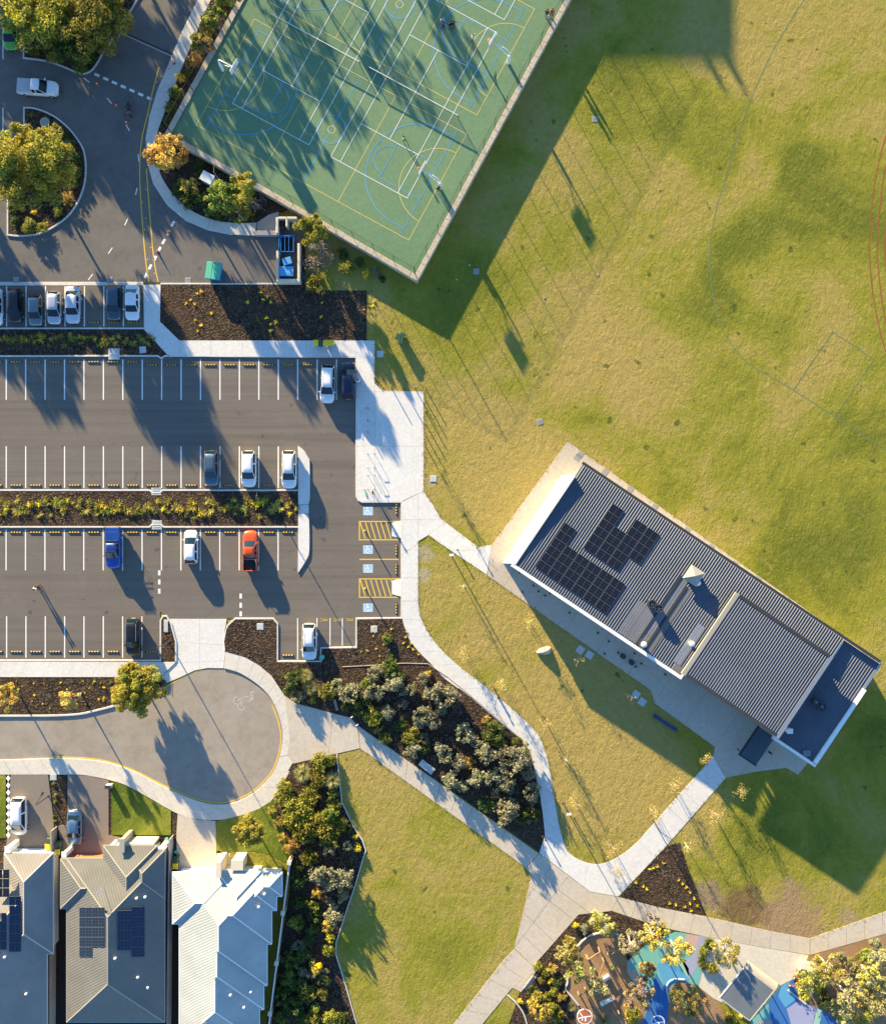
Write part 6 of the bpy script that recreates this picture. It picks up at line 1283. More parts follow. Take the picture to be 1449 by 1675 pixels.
for k, px, py, rp in (('moss', 525, 1246, 16), ('moss', 540, 1243, 12), ('gtree', 495, 1267, 16), ('gtree', 543, 1278, 16), ('moss', 520, 1275, 15), ('moss', 466, 1290, 15), ('moss', 462, 1308, 14), ('moss', 481, 1323, 21), ('moss', 497, 1331, 19), ('moss', 507, 1300, 17), ('dark', 543, 1302, 11), ('green', 541, 1329, 16), ('moss', 522, 1349, 23), ('moss', 555, 1349, 14), ('moss', 497, 1361, 21), ('moss', 539, 1372, 18), ('dark', 568, 1356, 9), ('yellow', 581, 1369, 5), ('yellow', 585, 1387, 7), ('silver', 539, 1389, 12), ('silver', 568, 1384, 9), ('moss', 506, 1402, 15), ('brown', 478, 1384, 12), ('silver', 533, 1432, 25), ('silver', 563, 1437, 18), ('brown', 517, 1463, 9), ('silver', 559, 1465, 12), ('silver', 541, 1474, 8), ('green', 514, 1482, 11), ('silver', 547, 1495, 17), ('brown', 536, 1514, 12), ('dark', 487, 1440, 14), ('dark', 492, 1478, 13), ('green', 485, 1508, 14), ('dark', 511, 1520, 11), ('silver', 488, 1545, 12), ('yellow', 540, 1535, 9), ('moss', 538, 1554, 12), ('yellow', 518, 1581, 12), ('silver', 495, 1590, 9), ('silver', 509, 1595, 9), ('silver', 529, 1592, 9), ('dark', 498, 1563, 13), ('moss', 503, 1626, 14), ('green', 517, 1650, 10), ('moss', 511, 1668, 14), ('moss', 541, 1667, 15), ('dark', 561, 1669, 15), ('dark', 477, 1570, 16), ('dark', 470, 1600, 17), ('dark', 490, 1615, 15), ('dark', 462, 1630, 16), ('dark', 480, 1648, 17), ('dark', 460, 1662, 14), ('dark', 495, 1668, 13), ('dark', 485, 1420, 10), ('moss', 478, 1345, 14), ('moss', 548, 1318, 12), ('dark', 515, 1500, 12), ('dark', 530, 1605, 12), ('moss', 527, 1625, 10), ('dark', 505, 1540, 11), ('moss', 470, 1340, 12)):
    shrub(k, px, py, rp * 1.12, W, z=.13, hgt=PX(rp) * (1.35 if k != 'moss' else 1.15))
for px, py, rp in ((445, 1325, 9), (455, 1345, 10), (462, 1370, 9), (470, 1388, 9)): shrub('brown', px, py, rp, 'along the weedy verge edge', .35)
W = 'in the shady bed below the court wall'
for k, px, py, rp in (('brown', 311, 306, 18), ('moss', 300, 300, 12), ('dark', 290, 312, 13), ('dark', 305, 330, 14), ('green', 345, 345, 11), ('dark', 330, 285, 14), ('dark', 325, 270, 12), ('dark', 410, 352, 12), ('twig', 420, 335, 15), ('dark', 355, 350, 11), ('dark', 285, 270, 12), ('dark', 330, 325, 15), ('twig', 430, 320, 11)): shrub(k, px, py, rp, W, PX(rp) * 1.1)
W = 'beside the bin enclosure wall'
for k, px, py, rp in (('twig', 520, 405, 22), ('twig', 508, 430, 20), ('twig', 532, 425, 18), ('twig', 500, 452, 13), ('moss', 516, 464, 18), ('moss', 568, 438, 15), ('yellow', 597, 447, 9), ('silver', 616, 443, 9), ('dark', 560, 415, 12), ('dark', 625, 456, 7), ('dark', 590, 428, 10)): shrub(k, px, py, rp, W, PX(rp) * 1.1)
W = 'on the planted bank by the court footpath'
for i, (px, py, rp, h, mt, lb) in enumerate(((348, 22, 24, 6.0, GR, 'tall green shrubby tree high on the court bank'), (330, 66, 22, 5.0, ('lf_brown', 'lf_olive', 'lf_green'), 'tall brownish shrubby tree on the court bank'), (372, -20, 26, 6.5, OL, 'tall olive shrubby tree at the top of the court bank'))): tree('bank_tree', lb, px, py, rp, h, mt, .8, .2, seed=130 + i)
for k, px, py, rp in (('moss', 338, 45, 16), ('brown', 318, 98, 15), ('yellow', 297, 126, 11), ('green', 287, 150, 14), ('moss', 280, 175, 12), ('dark', 274, 195, 10), ('moss', 362, -5, 16), ('dark', 308, 118, 9)): shrub(k, px, py, rp, W, PX(rp) * 1.1)
W = 'on the teardrop island under the golden tree'
for k, px, py, rp in (('dark', 108, 220, 9), ('dark', 116, 235, 11), ('dark', 122, 258, 12), ('green', 125, 280, 13), ('dark', 118, 300, 12), ('brown', 110, 325, 13), ('moss', 96, 345, 10), ('green', 50, 370, 16), ('dark', 22, 340, 11), ('dark', 25, 362, 10), ('yellow', 38, 342, 6), ('yellow', 56, 348, 6), ('moss', 52, 188, 6), ('dark', 30, 325, 11), ('moss', 70, 372, 10)): shrub(k, px, py, rp, W)
W = 'on the olive tree island'
for k, px, py, rp in (('dark', 135, 108, 12), ('dark', 150, 95, 12), ('dark', 80, 92, 10), ('dark', 165, 75, 14), ('moss', 55, 85, 10)): shrub(k, px, py, rp, W)
W = 'in the playground garden'
for k, px, py, rp in (('yellow', 941, 1513, 6), ('moss', 880, 1582, 8), ('moss', 892, 1592, 8), ('brown', 903, 1585, 9), ('moss', 885, 1605, 7), ('yellow', 900, 1605, 6), ('moss', 870, 1620, 9), ('dark', 912, 1605, 9), ('moss', 905, 1622, 9), ('brown', 918, 1630, 10), ('moss', 895, 1630, 8), ('green', 905, 1648, 10), ('moss', 912, 1662, 11), ('yellow', 850, 1638, 6), ('gtree', 1000, 1583, 6), ('gtree', 936, 1648, 9), ('silver', 955, 1520, 9), ('silver', 1000, 1520, 12), ('moss', 1035, 1660, 14), ('yellow', 1030, 1668, 9), ('moss', 1165, 1585, 10), ('moss', 1150, 1578, 9), ('gtree', 1158, 1585, 9), ('dark', 1160, 1545, 11), ('moss', 1150, 1558, 9), ('dark', 1146, 1572, 8), ('gtree', 988, 1672, 10), ('moss', 1195, 1668, 12), ('yellow', 1215, 1660, 7)): shrub(k, px, py, rp * 1.1, W)
W = 'in the corner bark garden'
for k, px, py, rp in (('green', 1418, 1560, 14), ('gtree', 1405, 1568, 11), ('silver', 1374, 1563, 8), ('silver', 1432, 1545, 14), ('dark', 1350, 1640, 12), ('moss', 1440, 1555, 10), ('pale', 1345, 1605, 14), ('pale', 1375, 1600, 16), ('pale', 1400, 1585, 14), ('pale', 1365, 1645, 15), ('pale', 1430, 1650, 18), ('pale', 1410, 1630, 14), ('pale', 1390, 1575, 11), ('pale', 1442, 1610, 14), ('pale', 1380, 1665, 14), ('moss', 1345, 1625, 12), ('pale', 1420, 1575, 12)): shrub(k, px, py, rp, W)
# strappy rows
r5 = random.Random(5)
for i in range(96):
    x = -6 + i * 5.15 + r5.uniform(-4, 4); shrub('tuft' if r5.random() < .66 else 'tuftd', x, 829 + r5.uniform(-11, 12), r5.uniform(6, 12), 'along the sunny car park median', z=.1, hgt=.55)
for i in range(22): shrub('tuftd', 4 + i * 21 + r5.uniform(-6, 6), 838 + r5.uniform(-8, 10), r5.uniform(6, 10), 'along the sunny car park median', z=.1, hgt=.5)
for i in range(46):
    x = 0 + i * 5.6 + r5.uniform(-3, 3); shrub('tuft' if r5.random() < .4 else 'tuftd', x, 556 + r5.uniform(-8, 10), r5.uniform(6, 10), 'in the mulch strip behind the parked row', z=.1, hgt=.45)
for x, y in ((313, 490), (318, 497), (322, 480), (305, 496), (328, 476), (345, 512), (320, 523), (328, 532), (325, 541), (428, 478), (436, 486), (442, 494), (430, 490), (405, 494), (527, 495), (612, 492), (604, 500), (596, 506), (610, 500), (443, 530), (452, 526), (435, 520), (442, 540), (525, 518)): shrub('tufty', x + r5.uniform(-1.5, 1.5), y, r5.uniform(3.2, 5), 'scattered in the wide dark mulch bed', z=.1)
for i in range(46): shrub(r5.choice(('tufty', 'tuftd', 'tuft')), r5.uniform(2, 190), r5.uniform(1114, 1160), r5.uniform(2, 3.6), 'dotted over the mulch bed by the cul-de-sac', z=.1)
for i in range(14): shrub('tufty', 590 + r5.uniform(0, 60), 1025 + r5.uniform(0, 50), r5.uniform(2, 3.4), 'dotted over the mulch beside the motorcycle bays', z=.14)
for x, y in ((664, 1042), (672, 1052), (668, 1058), (676, 1062), (684, 1070), (665, 1033), (660, 1052)): shrub('tufty', x, y, 3.6, 'edging the white path beside the mulch garden', z=.14)
shrub('green', 632, 1044, 11, 'alone in the mulch beside the motorcycle bays', z=.14)
for x, y in ((1062, 1422), (1068, 1420), (1075, 1418), (1052, 1450), (1058, 1455), (1110, 1440), (1116, 1446), (1122, 1452), (1128, 1460), (1135, 1470), (1140, 1482), (1128, 1478), (1120, 1484), (1105, 1480), (1095, 1478), (1130, 1490), (1085, 1412), (1040, 1444)): shrub('tufty', x, y, 4, 'in the triangular mulch bed', z=.12)
for x, y in ((88, 1282), (92, 1300), (91, 1311), (88, 1335), (91, 1343)): shrub('green', x, y, 3.5, 'in the mulch between the two driveways', z=.07)
# ================================================================== SMALL THINGS
for px, py in ((641, 636), (660, 636), (679, 636), (697, 637), (697, 657), (697, 675), (697, 695), (697, 714), (697, 732)): link('bollard', bo, None, 'slim black bollard guarding the grass side of the white plaza', 'bollard', 'plaza edge bollards', None, P(px, py, .11)).scale = (.55, .55, 1.25)
for px, py in ((602, 668), (602, 688), (602, 707)): link('bollard', bo, None, 'slim black bollard standing in line on the white plaza', 'bollard', 'plaza line bollards', None, P(px, py, .14)).scale = (.55, .55, .9)
for px, py in ((597.5, 868), (597.5, 962)):
    o = thing('bollard', 'yellow steel bollard standing in a yellow hatched bay', 'bollard', P(px, py, 0), 0, 'hatched bay bollards'); MB().lathe([(.08, 0), (.08, 1.3), (.05, 1.38)], 12).build('post', M['yellow_post'], o); MB().lathe([(.085, 1.1), (.085, 1.2)], 12).build('band', M['white_paint'], o)
# bike racks
for py in (742, 765, 777, 800):
    o = thing('bike_rack', 'thin galvanised bike hoop on the white plaza', 'bike rack', P(607, py, .14), 0, 'bike hoops')
    MB().tube([(-.42, 0, 0), (-.42, 0, .75), (-.3, 0, .86), (.3, 0, .86), (.42, 0, .75), (.42, 0, 0)], .028, 8).build('hoop', M['zinc'], o)
    for x in (-.42, .42): MB().lathe([(.08, 0), (.08, .015)], 10, (x, 0)).build('foot_plate', M['zinc'], o)
# lamp posts
def lamp(px, py, h, label, head=.0, rz=0, z=.11, hd=.28):
    o = thing('lamp_post', label, 'lamp post', P(px, py, z), rz); MB().tube([(0, 0, 0), (0, 0, h)], [.075, .05], 10).build('pole', M['dark_metal'], o); MB().lathe([(.16, 0), (.16, .03), (.09, .06)], 12).build('base_plate', M['dark_metal'], o)
    if head: MB().tube([(0, 0, h - .06), (head, 0, h + .1)], [.04, .035], 8).build('arm', M['dark_metal'], o)
    mb = MB(); mb.box(head - .1, head + .42, -.13, .13, h + .06, h + .14, 0, .03); mb.build('lantern', M['dark_metal'] if head else M['white_paint'], o)
lamp(736, 905, 4.9, 'white headed lamp post beside the link path', z=.11); lamp(921, 1314, 4.2, 'slim dark lamp post on the lawn tip inside the path curve'); lamp(1068, 1342, 4.5, 'dark lamp post with a long arm over the pavilion path', 2.4, R(-35)); lamp(277, 1050, 5.2, 'lamp post in the kerbed driveway island', .8, R(-60), .1)
lamp(80, 1302, 3.6, 'white topped pole in the mulch between driveways', 1.5, R(60), .1)
# tall lamp in the median
lamp(436, 805, 6.0, 'tall lamp post rising from the kerb of the median', .6, R(-90), .1)
for px, py in ((748, 899), (780, 896), (814, 1140), (808, 1126), (938, 1337), (891, 1371)):
    mb = MB(); mb.lathe([(.07, 0), (.07, .75), (.11, .78), (.11, .86), (.04, .9)], 10); mb.build('path_light', M['black'], None, label='knee high black path light beside a white path', cat='path light', group='path lights', loc=P(px, py, .12))
# service covers
cm = MB(); cm.box(-.5, .5, -.5, .5, 0, .05, 0, .02); cm.box(-.4, .4, -.4, .4, .045, .06, 0, .008); cme = cm.mesh('service_cover', M['cover'])
for px, py, rz, z, lb in ((622, 579, 0, .12, 'square pale service cover on the grass beside the walkway corner'), (709, 783, 0, .12, 'square pale service cover on the grass beside the plaza'), (426, 1025, 0, .13, 'square pale service cover in the mulch by the crossing'), (612, 1029, 0, .14, 'square pale service cover in the mulch by the motorcycle bays'), (234, 572, .1, .11, 'square pale service cover in the mulch strip'), (949, 1063, R(-34), .12, 'pale square cover of the pair beside the leafless sapling'), (964, 1071, R(-34), .12, 'second pale square cover of the pair beside the leafless sapling'), (1040, 1136, R(-34), .12, 'pale square cover of the pair nearer the long seat'), (1050, 1148, R(-34), .12, 'second pale square cover of the pair nearer the long seat'), (88, 1271, 0, .08, 'little pale meter cover between the driveways'), (272, 1024, 0, .12, 'narrow pale cover in the driveway island')):
    link('service_cover', cme, None, lb, 'cover', None, None, P(px, py, z), rz).scale = (.55, 1.6, 1) if px == 272 else ((.95,) * 3 if px > 900 else (.85,) * 3)
cgm = MB(); cgm.box(-.38, .38, -.38, .38, 0, .03, 0, .01)
for k in range(3): cgm.box(-.3, .3, -.26 + k * .2, -.14 + k * .2, .028, .045)
cgm = cgm.mesh('drain_grate', M['cover_grey'])
for px, py, lb in ((27, 458, 'dark grate in the road at the picture edge'), (180, 458, 'dark grate in the road above the slate wagon'), (308, 459, 'dark grate in the road beside the mulch bed'), (883, 690, 'dark grate in the straw coloured grass'), (973, 195, 'grey grate in the grass among the fence shadows'), (779, 444, 'pinkish grate in the shaded grass below the court')):
    link('drain_grate', cgm, None, lb, 'drain', None, None, P(px, py, .01 if py in (458, 459) else .115), .3 if py > 600 else 0)
o = thing('manhole_cover', 'round concrete manhole cover on the teardrop island', 'manhole', P(74, 200, .1)); MB().lathe([(.62, 0), (.62, .06), (.55, .08)], 24).build('rim', M['sand'], o); MB().lathe([(.42, .08), (.42, .1)], 20).build('lid', M['cover_grey'], o)
# traffic cones
cnm = MB(); cnm.box(-.19, .19, -.19, .19, 0, .04); cnm.lathe([(.15, .04), (.10, .28)], 12); cnm.lathe([(.098, .281), (.068, .45)], 12, m=1); cnm.lathe([(.066, .451), (.03, .7)], 12); cnm = cnm.mesh('traffic_cone', [M['orange'], M['white_paint']])
for px, py, lb in ((160, 138, 'orange traffic cone by the hold line dashes'), (191, 173, 'orange traffic cone beside the motorcycle'), (208, 201, 'orange traffic cone below the motorcycle'), (285, 93, 'orange traffic cone on the kerb by the drain line'), (285, 103, 'larger orange cone standing on the court footpath'), (277, 112, 'orange traffic cone at the kerb of the court footpath'), (276, 380, 'orange traffic cone on the dashed line by the curved kerb'), (258, 411, 'orange traffic cone on the dashed line near the green lidded skip')):
    link('traffic_cone', cnm, None, lb, 'cone', None, None, P(px, py, .02 if py not in (103,) else .135), rnd.uniform(0, 1))
# cabinet in the shady bed, boulder seat, benches
mb = MB(); mb.box(-.75, .75, -.55, .55, 0, 1.2, 0, .04); mb.box(-.82, .82, -.62, .62, 1.2, 1.28, 1, .02); mb.build('cabinet', [M['cream'], M['white_paint']], None, label='white topped electrical cabinet in the shady bed', cat='cabinet', loc=P(343, 296, .1), rz=R(-28))
sl_ = thing('floodlight_post', 'short grey post with an angled arm above the shady bed', 'post', P(360, 296, .1)); MB().tube([(0, 0, 0), (0, 0, 3.2)], .05, 8).build('pole', M['grey_metal'], sl_); MB().tube([(0, 0, 3.1), (.15, .9, 3.5)], .035, 6).build('arm', M['grey_metal'], sl_)
def rock(px, py, sx, sy, sz, label, seed, mat='rock', z=.1, rz=0, grp=None, name='boulder'):
    r = random.Random(seed); bm = bmesh.new(); bmesh.ops.create_icosphere(bm, subdivisions=3, radius=1)
    ph = [Vector((r.uniform(-1, 1), r.uniform(-1, 1), r.uniform(-1, 1))).normalized() for _ in range(9)]
    for v in bm.verts:
        for q in ph:
            d = v.co.dot(q)
            if d > .72: v.co -= q * (d - .72) * .9
        v.co = Vector((v.co.x * sx, v.co.y * sy, max(-.2, v.co.z) * sz))
    me = bpy.data.meshes.new(name); bm.to_mesh(me); bm.free(); me.materials.append(M[mat]); return link(name, me, None, label, 'rock', grp, None, P(px, py, z), rz)
rock(890, 1064, 1.15, .55, .8, 'long cream boulder on the lawn at the shadow edge', 3, 'limestone', .11, .1)
tree('flowering_bush', 'rounded orange leafed bush growing out of the teal rubber', 1060, 1586, 15, 1.6, ('lf_rust', 'lf_straw', 'lf_pale'), 1, .12, 'pale_bark', 99)
def bench(px, py, L_, W_, rz, label, mat, back=False, z=.14, name='bench'):
    o = thing(name, label, 'bench', P(px, py, z), rz); n = 4
    for k in range(n): mb = MB(); y0 = -W_ / 2 + W_ * k / n; mb.box(-L_ / 2, L_ / 2, y0 + .01, y0 + W_ / n - .01, .42, .47, 0, .01); mb.build('slat', M[mat], o)
    for s in (-1, 1): mb = MB(); mb.box(s * L_ * .4 - .05, s * L_ * .4 + .05, -W_ / 2 + .03, W_ / 2 - .03, 0, .42); mb.build('leg', M['dark_metal'], o)
    if back:
        for k in range(3): mb = MB(); mb.box(-L_ / 2, L_ / 2, W_ / 2 + .02 + k * .02, W_ / 2 + .05 + k * .02, .52 + k * .12, .62 + k * .12, 0, .01); mb.build('back_slat', M[mat], o)
bench(1086, 1181, 3.6, .45, R(-33), 'long dark seat on the shaded lawn by the pavilion', 'hat_blue', z=.11); bench(866, 1604, 2.0, .55, R(53), 'grey slatted bench in a notch of the tan path', 'grey_metal', True)
bench(698, 1253, 2.1, .9, R(-38), 'blue grey seat platform beside the tan path and silver shrubs', 'cover', z=.14); bench(550, 1152, 1.5, .35, R(-75), 'narrow timber seat lying among the grass trees', 'timber_grey', z=.14)
for px, py in ((577, 1170), (585, 1183)): mb = MB(); mb.lathe([(.045, 0), (.045, 1.0)], 8); mb.box(-.18, .18, -.015, .015, .75, 1.25); mb.build('sign_post', M['white_paint'], None, label='small white sign on a post beside the tan path mouth', cat='sign', group='path mouth signs', loc=P(px, py, .14), rz=.4)
for px, py in ((508, 1245), (525, 1240)): MB().lathe([(.06, 0), (.06, 1.1), (.03, 1.15)], 8).build('marker_post', M['dark_metal'], None, label='dark marker post at the garden edge of the tan path', cat='post', group='marker posts', loc=P(px, py, .14))
MB().lathe([(.28, 0), (.32, .05), (.32, .5), (.2, .62)], 14).build('valve_box', M['green_lid'], None, label='small round green valve box behind the white wagon', cat='valve box', loc=P(527, 1075, .14))
mb = MB(); mb.box(-.35, .35, -.2, .2, 0, .9, 0, .03); mb.box(-.38, .38, -.23, .23, .9, .95, 1); mb.build('letterbox', [M['cream'], M['dark_metal']], None, label='small dark topped letterbox at the corner of the green lawn patch', cat='letterbox', loc=P(181, 1284, .12))
for px, py, lb in ((274, 1371, 'pale round pot beside the lawn patch'), (289, 1392, 'green pot plant by the white house fence')): MB().lathe([(.14, 0), (.2, .35), (.22, .4), (.1, .42)], 12).build('pot', M['green_lid'], None, label=lb, cat='pot', loc=P(px, py, .1))
# little stones and litter in grass
for k in range(4): rock(rnd.uniform(740, 1000), rnd.uniform(200, 520), .14, .1, .1, 'small pale stone lying in the field grass', 600 + k, 'cover', .11, rnd.uniform(0, 3), 'field stones', 'stone')
# ragged grass fringe creeping over the path and kerb edges
def fringe(name, polys, label, seed, mats, dens=7):
    r = random.Random(seed); mb = MB()
    for pts in polys:
        q = [P(x, y, 0) for x, y in pts]
        for a, b in zip(q[:-1], q[1:]):
            d = b - a; n_ = Vector((-d.y, d.x, 0)).normalized()
            for k in range(int(d.length * dens)):
                if math.sin((a.x + d.x * k / (d.length * dens)) * .9 + seed) + r.uniform(-1, 1) < -.1: continue
                c = a + d * r.random() + n_ * r.gauss(0, .13); c.z = .12
                for j in range(5):
                    t = r.uniform(0, 6.28); l = r.uniform(.08, .2); s_ = Vector((-math.sin(t), math.cos(t), 0)) * .02; tip = c + Vector((math.cos(t) * l, math.sin(t) * l, r.uniform(.05, .12)))
                    mb.add([c - s_, c + s_, tip], [(0, 1, 2)], r.randrange(3))
    mb.build(name, [M[m] for m in mats], None, label=label, cat='grass', kind='stuff')
fringe('grass_fringe', [PR, PL[:1], [(1090, 1323), (1166, 1237)], [(1011, 1467), (1186, 1272)], [(589, 1224), (643, 1263), (860, 1419), (869, 1432), (860, 1474), (841, 1552), (742, 1675)], [(693, 640), (693, 803), (712, 832), (720, 848), (782, 895), (804, 891), (928, 722), (1438, 1082)], [(720, 889), (853, 981), (1064, 1129), (1070, 1150), (1169, 1222)], [(701, 875), (720, 889)], [(684, 885), (684, 983)], [(1324, 1535), (1449, 1490)], [(613, 480), (613, 557), (613, 627), (626, 639), (693, 640)], kr], 'ragged tufts of grass creeping over the path edges', 3, ('lf_olive', 'lf_straw', 'lf_moss'))
# ================================================================== PLAYGROUND
pg = struct('play_surface', 'patchwork rubber playground surface in teal, blue, lilac and coral', 'playground')
def patch(pts, mat, z=.15): sheet('rubber_patch', pts, z, M[mat], None, parent=pg)
patch([(1104, 1524), (1158, 1533), (1150, 1580), (1140, 1620), (1150, 1700), (1040, 1700), (1060, 1645), (1025, 1590), (1026, 1572), (1062, 1540)], 'rubber_teal', .146)
patch([(1122, 1527), (1143, 1531), (1134, 1562), (1116, 1552)], 'rubber_coral'); patch([(1143, 1531), (1157, 1533), (1146, 1570), (1128, 1602), (1116, 1575), (1134, 1562)], 'rubber_lilac')
patch([(1025, 1582), (1050, 1598), (1066, 1640), (1050, 1630)], 'rubber_coral'); patch([(1074, 1578), (1098, 1566), (1126, 1602), (1112, 1632), (1090, 1622)], 'rubber_blue'); patch([(1060, 1648), (1072, 1590), (1090, 1622), (1096, 1650), (1085, 1700), (1040, 1700)], 'rubber_deep'); patch([(1098, 1566), (1110, 1560), (1126, 1584), (1126, 1600)], 'rubber_green')
patch([(1277, 1612), (1300, 1600), (1305, 1640), (1345, 1652), (1380, 1680), (1360, 1720), (1220, 1720), (1228, 1671)], 'rubber_deep', .146)
patch([(1277, 1613), (1290, 1606), (1302, 1634), (1284, 1648), (1272, 1630)], 'rubber_blue'); patch([(1286, 1650), (1304, 1638), (1326, 1645), (1335, 1650), (1322, 1700), (1300, 1700)], 'rubber_lilac'); patch([(1336, 1650), (1345, 1652), (1336, 1690), (1322, 1700)], 'rubber_green'); patch([(1256, 1640), (1270, 1628), (1284, 1650), (1300, 1700), (1270, 1700)], 'rubber_deep', .151); patch([(1228, 1671), (1256, 1641), (1262, 1680), (1250, 1700), (1228, 1700)], 'rubber_teal'); patch([(1235, 1672), (1262, 1668), (1264, 1700), (1230, 1700)], 'rubber_coral', .154)
sheet('sand_pit', [(945, 1545), (975, 1528), (1012, 1528), (1026, 1572), (1030, 1600), (1060, 1650), (1040, 1700), (950, 1700), (928, 1620), (930, 1600)], .13, M['bark_ground'], 'bark chip play area with log frames', 'ground')
sheet('bark_circle', [(1095, 1615), (1110, 1604), (1140, 1612), (1175, 1640), (1195, 1680), (1090, 1720), (1092, 1650)], .155, M['bark_ground'], 'bark chip planting circle inside the blue rubber', 'ground')
kerb(cr([(943, 1551), (952, 1540), (965, 1531), (985, 1526), (1005, 1527), (1014, 1531)], 4), 'white curved edging at the head of the bark play area', .2, .28); kerb(cr([(928, 1593), (928, 1608), (925, 1618), (934, 1630), (946, 1645)], 4), 'white curved edging beside the orange disc', .2, .28); kerb(cr([(830, 1628), (845, 1642), (857, 1660), (864, 1685)], 4), 'pale edging between lawn and playground garden', .15, .2); kerb(cr([(1095, 1640), (1090, 1615), (1100, 1603), (1120, 1603)], 4), 'pale edging around the bark planting circle', .15, .25); kerb([(1289, 1620), (1310, 1637), (1318, 1643)], 'white beam edging beside the corner garden', .2, .3)
def logframe(pts, h, label):
    o = thing('log_frame', label, 'climbing frame', P(*pts[0], .13)); base = P(*pts[0], .13); Q2 = [P(x, y, .13) - base for x, y in pts]
    for q in Q2: MB().tube([q, q + Vector((0, 0, h + .15))], [.1, .085], 8).build('post', M['timber'], o)
    for a, b in zip(Q2[:-1], Q2[1:]): MB().tube([a + Vector((0, 0, h)), b + Vector((0, 0, h))], .075, 8).build('rail', M['timber'], o)
logframe([(958, 1562), (978, 1549)], 1.3, 'log rail frame nearest the white curved edging'); logframe([(960, 1563), (975, 1595), (985, 1567)], 1.1, 'zigzag log frame in the bark area'); logframe([(992, 1556), (1008, 1548), (1012, 1565)], 1.2, 'log frame beside the silver pink tree'); logframe([(945, 1622), (956, 1615), (962, 1632)], 1.0, 'low log frame beside the silvery tree'); logframe([(985, 1605), (1002, 1628)], .9, 'sloping timber beam between the tree and white steps'); logframe([(965, 1640), (978, 1662)], 1.0, 'twin timber balance beam beside the orange disc'); logframe([(1010, 1652), (1022, 1672)], 1.2, 'tall timber posts at the bottom of the bark area')
for k in range(4): mb = MB(); mb.box(-.22, .22, -.2, .2, 0, .45, 0, .04); mb.build('step_block', M['white_paint'], None, label='white stepping block in the short row across the bark', cat='step', group='stepping blocks', loc=P(984 + k * 6, 1640 - k * 3, .13), rz=.5)
mb = MB(); mb.box(-.45, .45, -.2, .2, 0, .5, 0, .04); mb.build('step_block', M['white_paint'], None, label='long white block at the foot of the grass tree', cat='step', loc=P(991, 1598, .13), rz=.6)
def disc(px, py, r_, mat, label):
    o = thing('play_disc', label, 'sign', P(px, py, .13), .4); MB().tube([(0, 0, 0), (0, 0, 1.9)], .07, 8).build('post', M['dark_metal'], o)
    pl = MB().lathe([(r_, 1.9), (r_, 1.96)], 28).build('rim', M['white_paint'], o); MB().lathe([(r_ * .88, 1.962), (r_ * .88, 1.97)], 28).build('face', M[mat], o)
    mb = MB(); z = 1.985
    strip(mb, [(-r_ * .85, r_ * .1), (-r_ * .2, 0), (r_ * .8, -r_ * .25)], r_ * .16, z, z, px=False); strip(mb, [(-r_ * .35, r_ * .7), (-r_ * .25, r_ * .1), (-r_ * .5, -r_ * .4)], r_ * .13, z + .004, z + .004, px=False); strip(mb, [(r_ * .1, -r_ * .05), (-r_ * .15, -r_ * .6)], r_ * .2, z + .008, z + .008, px=False); mb.build('emblem', M['white_paint'], o)
disc(952, 1649, .98, 'terracotta', 'orange red disc with white emblem on a post in the playground'); disc(1070, 1658, .85, 'rubber_deep', 'blue disc with white emblem on a post over the blue rubber')
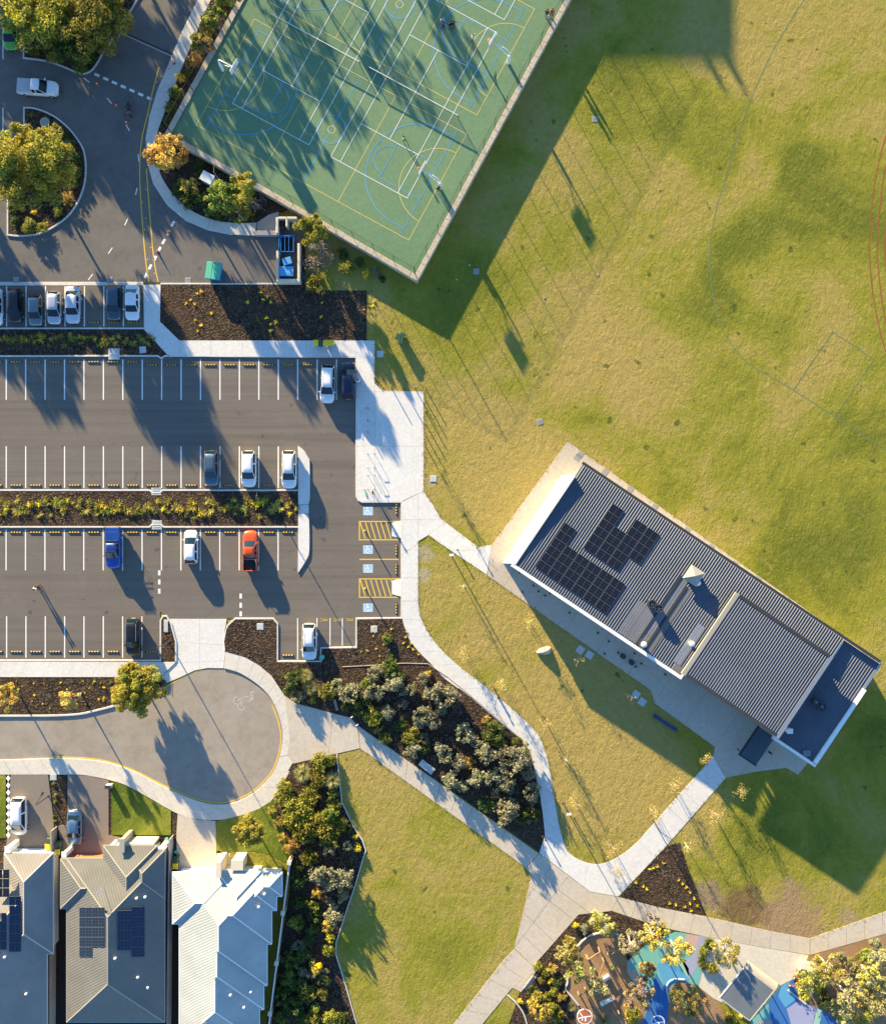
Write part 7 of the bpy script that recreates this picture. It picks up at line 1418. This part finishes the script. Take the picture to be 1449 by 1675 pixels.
# shelter
sh = thing('shelter', 'grey ribbed playground shelter with a rounded pale eave', 'shelter'); sz = 3.0
cs_ = [(1223, 1573), (1274, 1612), (1227, 1671), (1175, 1632)]
def SQ(u, v, z): # u along 0->1 edge, v along 0->3 edge
    a = (cs_[0][0] + (cs_[1][0] - cs_[0][0]) * u + (cs_[3][0] - cs_[0][0]) * v, cs_[0][1] + (cs_[1][1] - cs_[0][1]) * u + (cs_[3][1] - cs_[0][1]) * v); return P(a[0], a[1], z)
mb = MB(); prof = []; n = 30
for k in range(n):
    v = .16 + .82 * k / n; dv = .82 / n; prof += [(v, 0), (v + dv * .55, 0), (v + dv * .62, .035), (v + dv * .95, .035)]
prof.append((.98, 0)); m = len(prof)
for u in (.03, .97):
    for v, hh in prof: p = SQ(u, v, sz); mb.v.append((p.x, p.y, sz + hh))
for i in range(m - 1): mb.f.append((i, m + i, m + i + 1, i + 1)); mb.m.append(0)
mb.build('roof', M['roof_shelter'], sh)
mb = MB()
for i in range(8):
    t0 = R(90 * i / 7); v = .16 - .16 * math.sin(t0); z = sz + .03 - .55 * (1 - math.cos(t0))
    for u in (.0, 1.0): p = SQ(u, v, sz); mb.v.append((p.x, p.y, z))
for i in range(7): mb.f.append((2 * i, 2 * i + 1, 2 * i + 3, 2 * i + 2)); mb.m.append(0)
mb.build('rounded_eave', M['concrete_apron'], sh, True)
for (u0, u1, v0, v1) in ((0.01, .03, .16, 1), (.97, .99, .16, 1), (0, 1, .98, 1.0)):
    q = [SQ(u, v, sz) for u, v in ((u0, v0), (u1, v0), (u1, v1), (u0, v1))]; MB().prism([(p.x, p.y) for p in q], sz - .12, sz + .05).build('fascia', M['cover'], sh)
for u, v in ((.1, .2), (.9, .2), (.1, .92), (.9, .92)): p = SQ(u, v, sz); MB().tube([(p.x, p.y, .13), (p.x, p.y, sz - .02)], .07, 8).build('column', M['dark_metal'], sh)
o = thing('kiosk', 'small grey kiosk box with a pale pitched lid by the tan path', 'kiosk', P(1315, 1578, .13), R(-12)); mb = MB(); mb.box(-.95, .95, -.55, .55, 0, 1.15, 0, .03); mb.build('body', M['cover_grey'], o); mb = MB(); mb.add([(-1.05, -.65, 1.16), (1.05, -.65, 1.16), (1.05, .65, 1.16), (-1.05, .65, 1.16), (-1.0, 0, 1.5), (1.0, 0, 1.5)], [(0, 1, 5, 4), (2, 3, 4, 5), (1, 2, 5), (3, 0, 4), (3, 2, 1, 0)]); mb.build('lid', M['cover_grey'], o)
for (px, py, rz) in ((1196, 1612, 40), (1176, 1622, 40)): mb = MB(); mb.tube([(0, 0, 0), (0, 0, 1.0)], .05, 8); mb.box(-.12, .12, -.04, .04, .9, 1.15); mb.build('tap_post', M['dark_metal'], None, label='dark drinking post beside the shelter', cat='post', group='drinking posts', loc=P(px, py, .13), rz=R(rz))
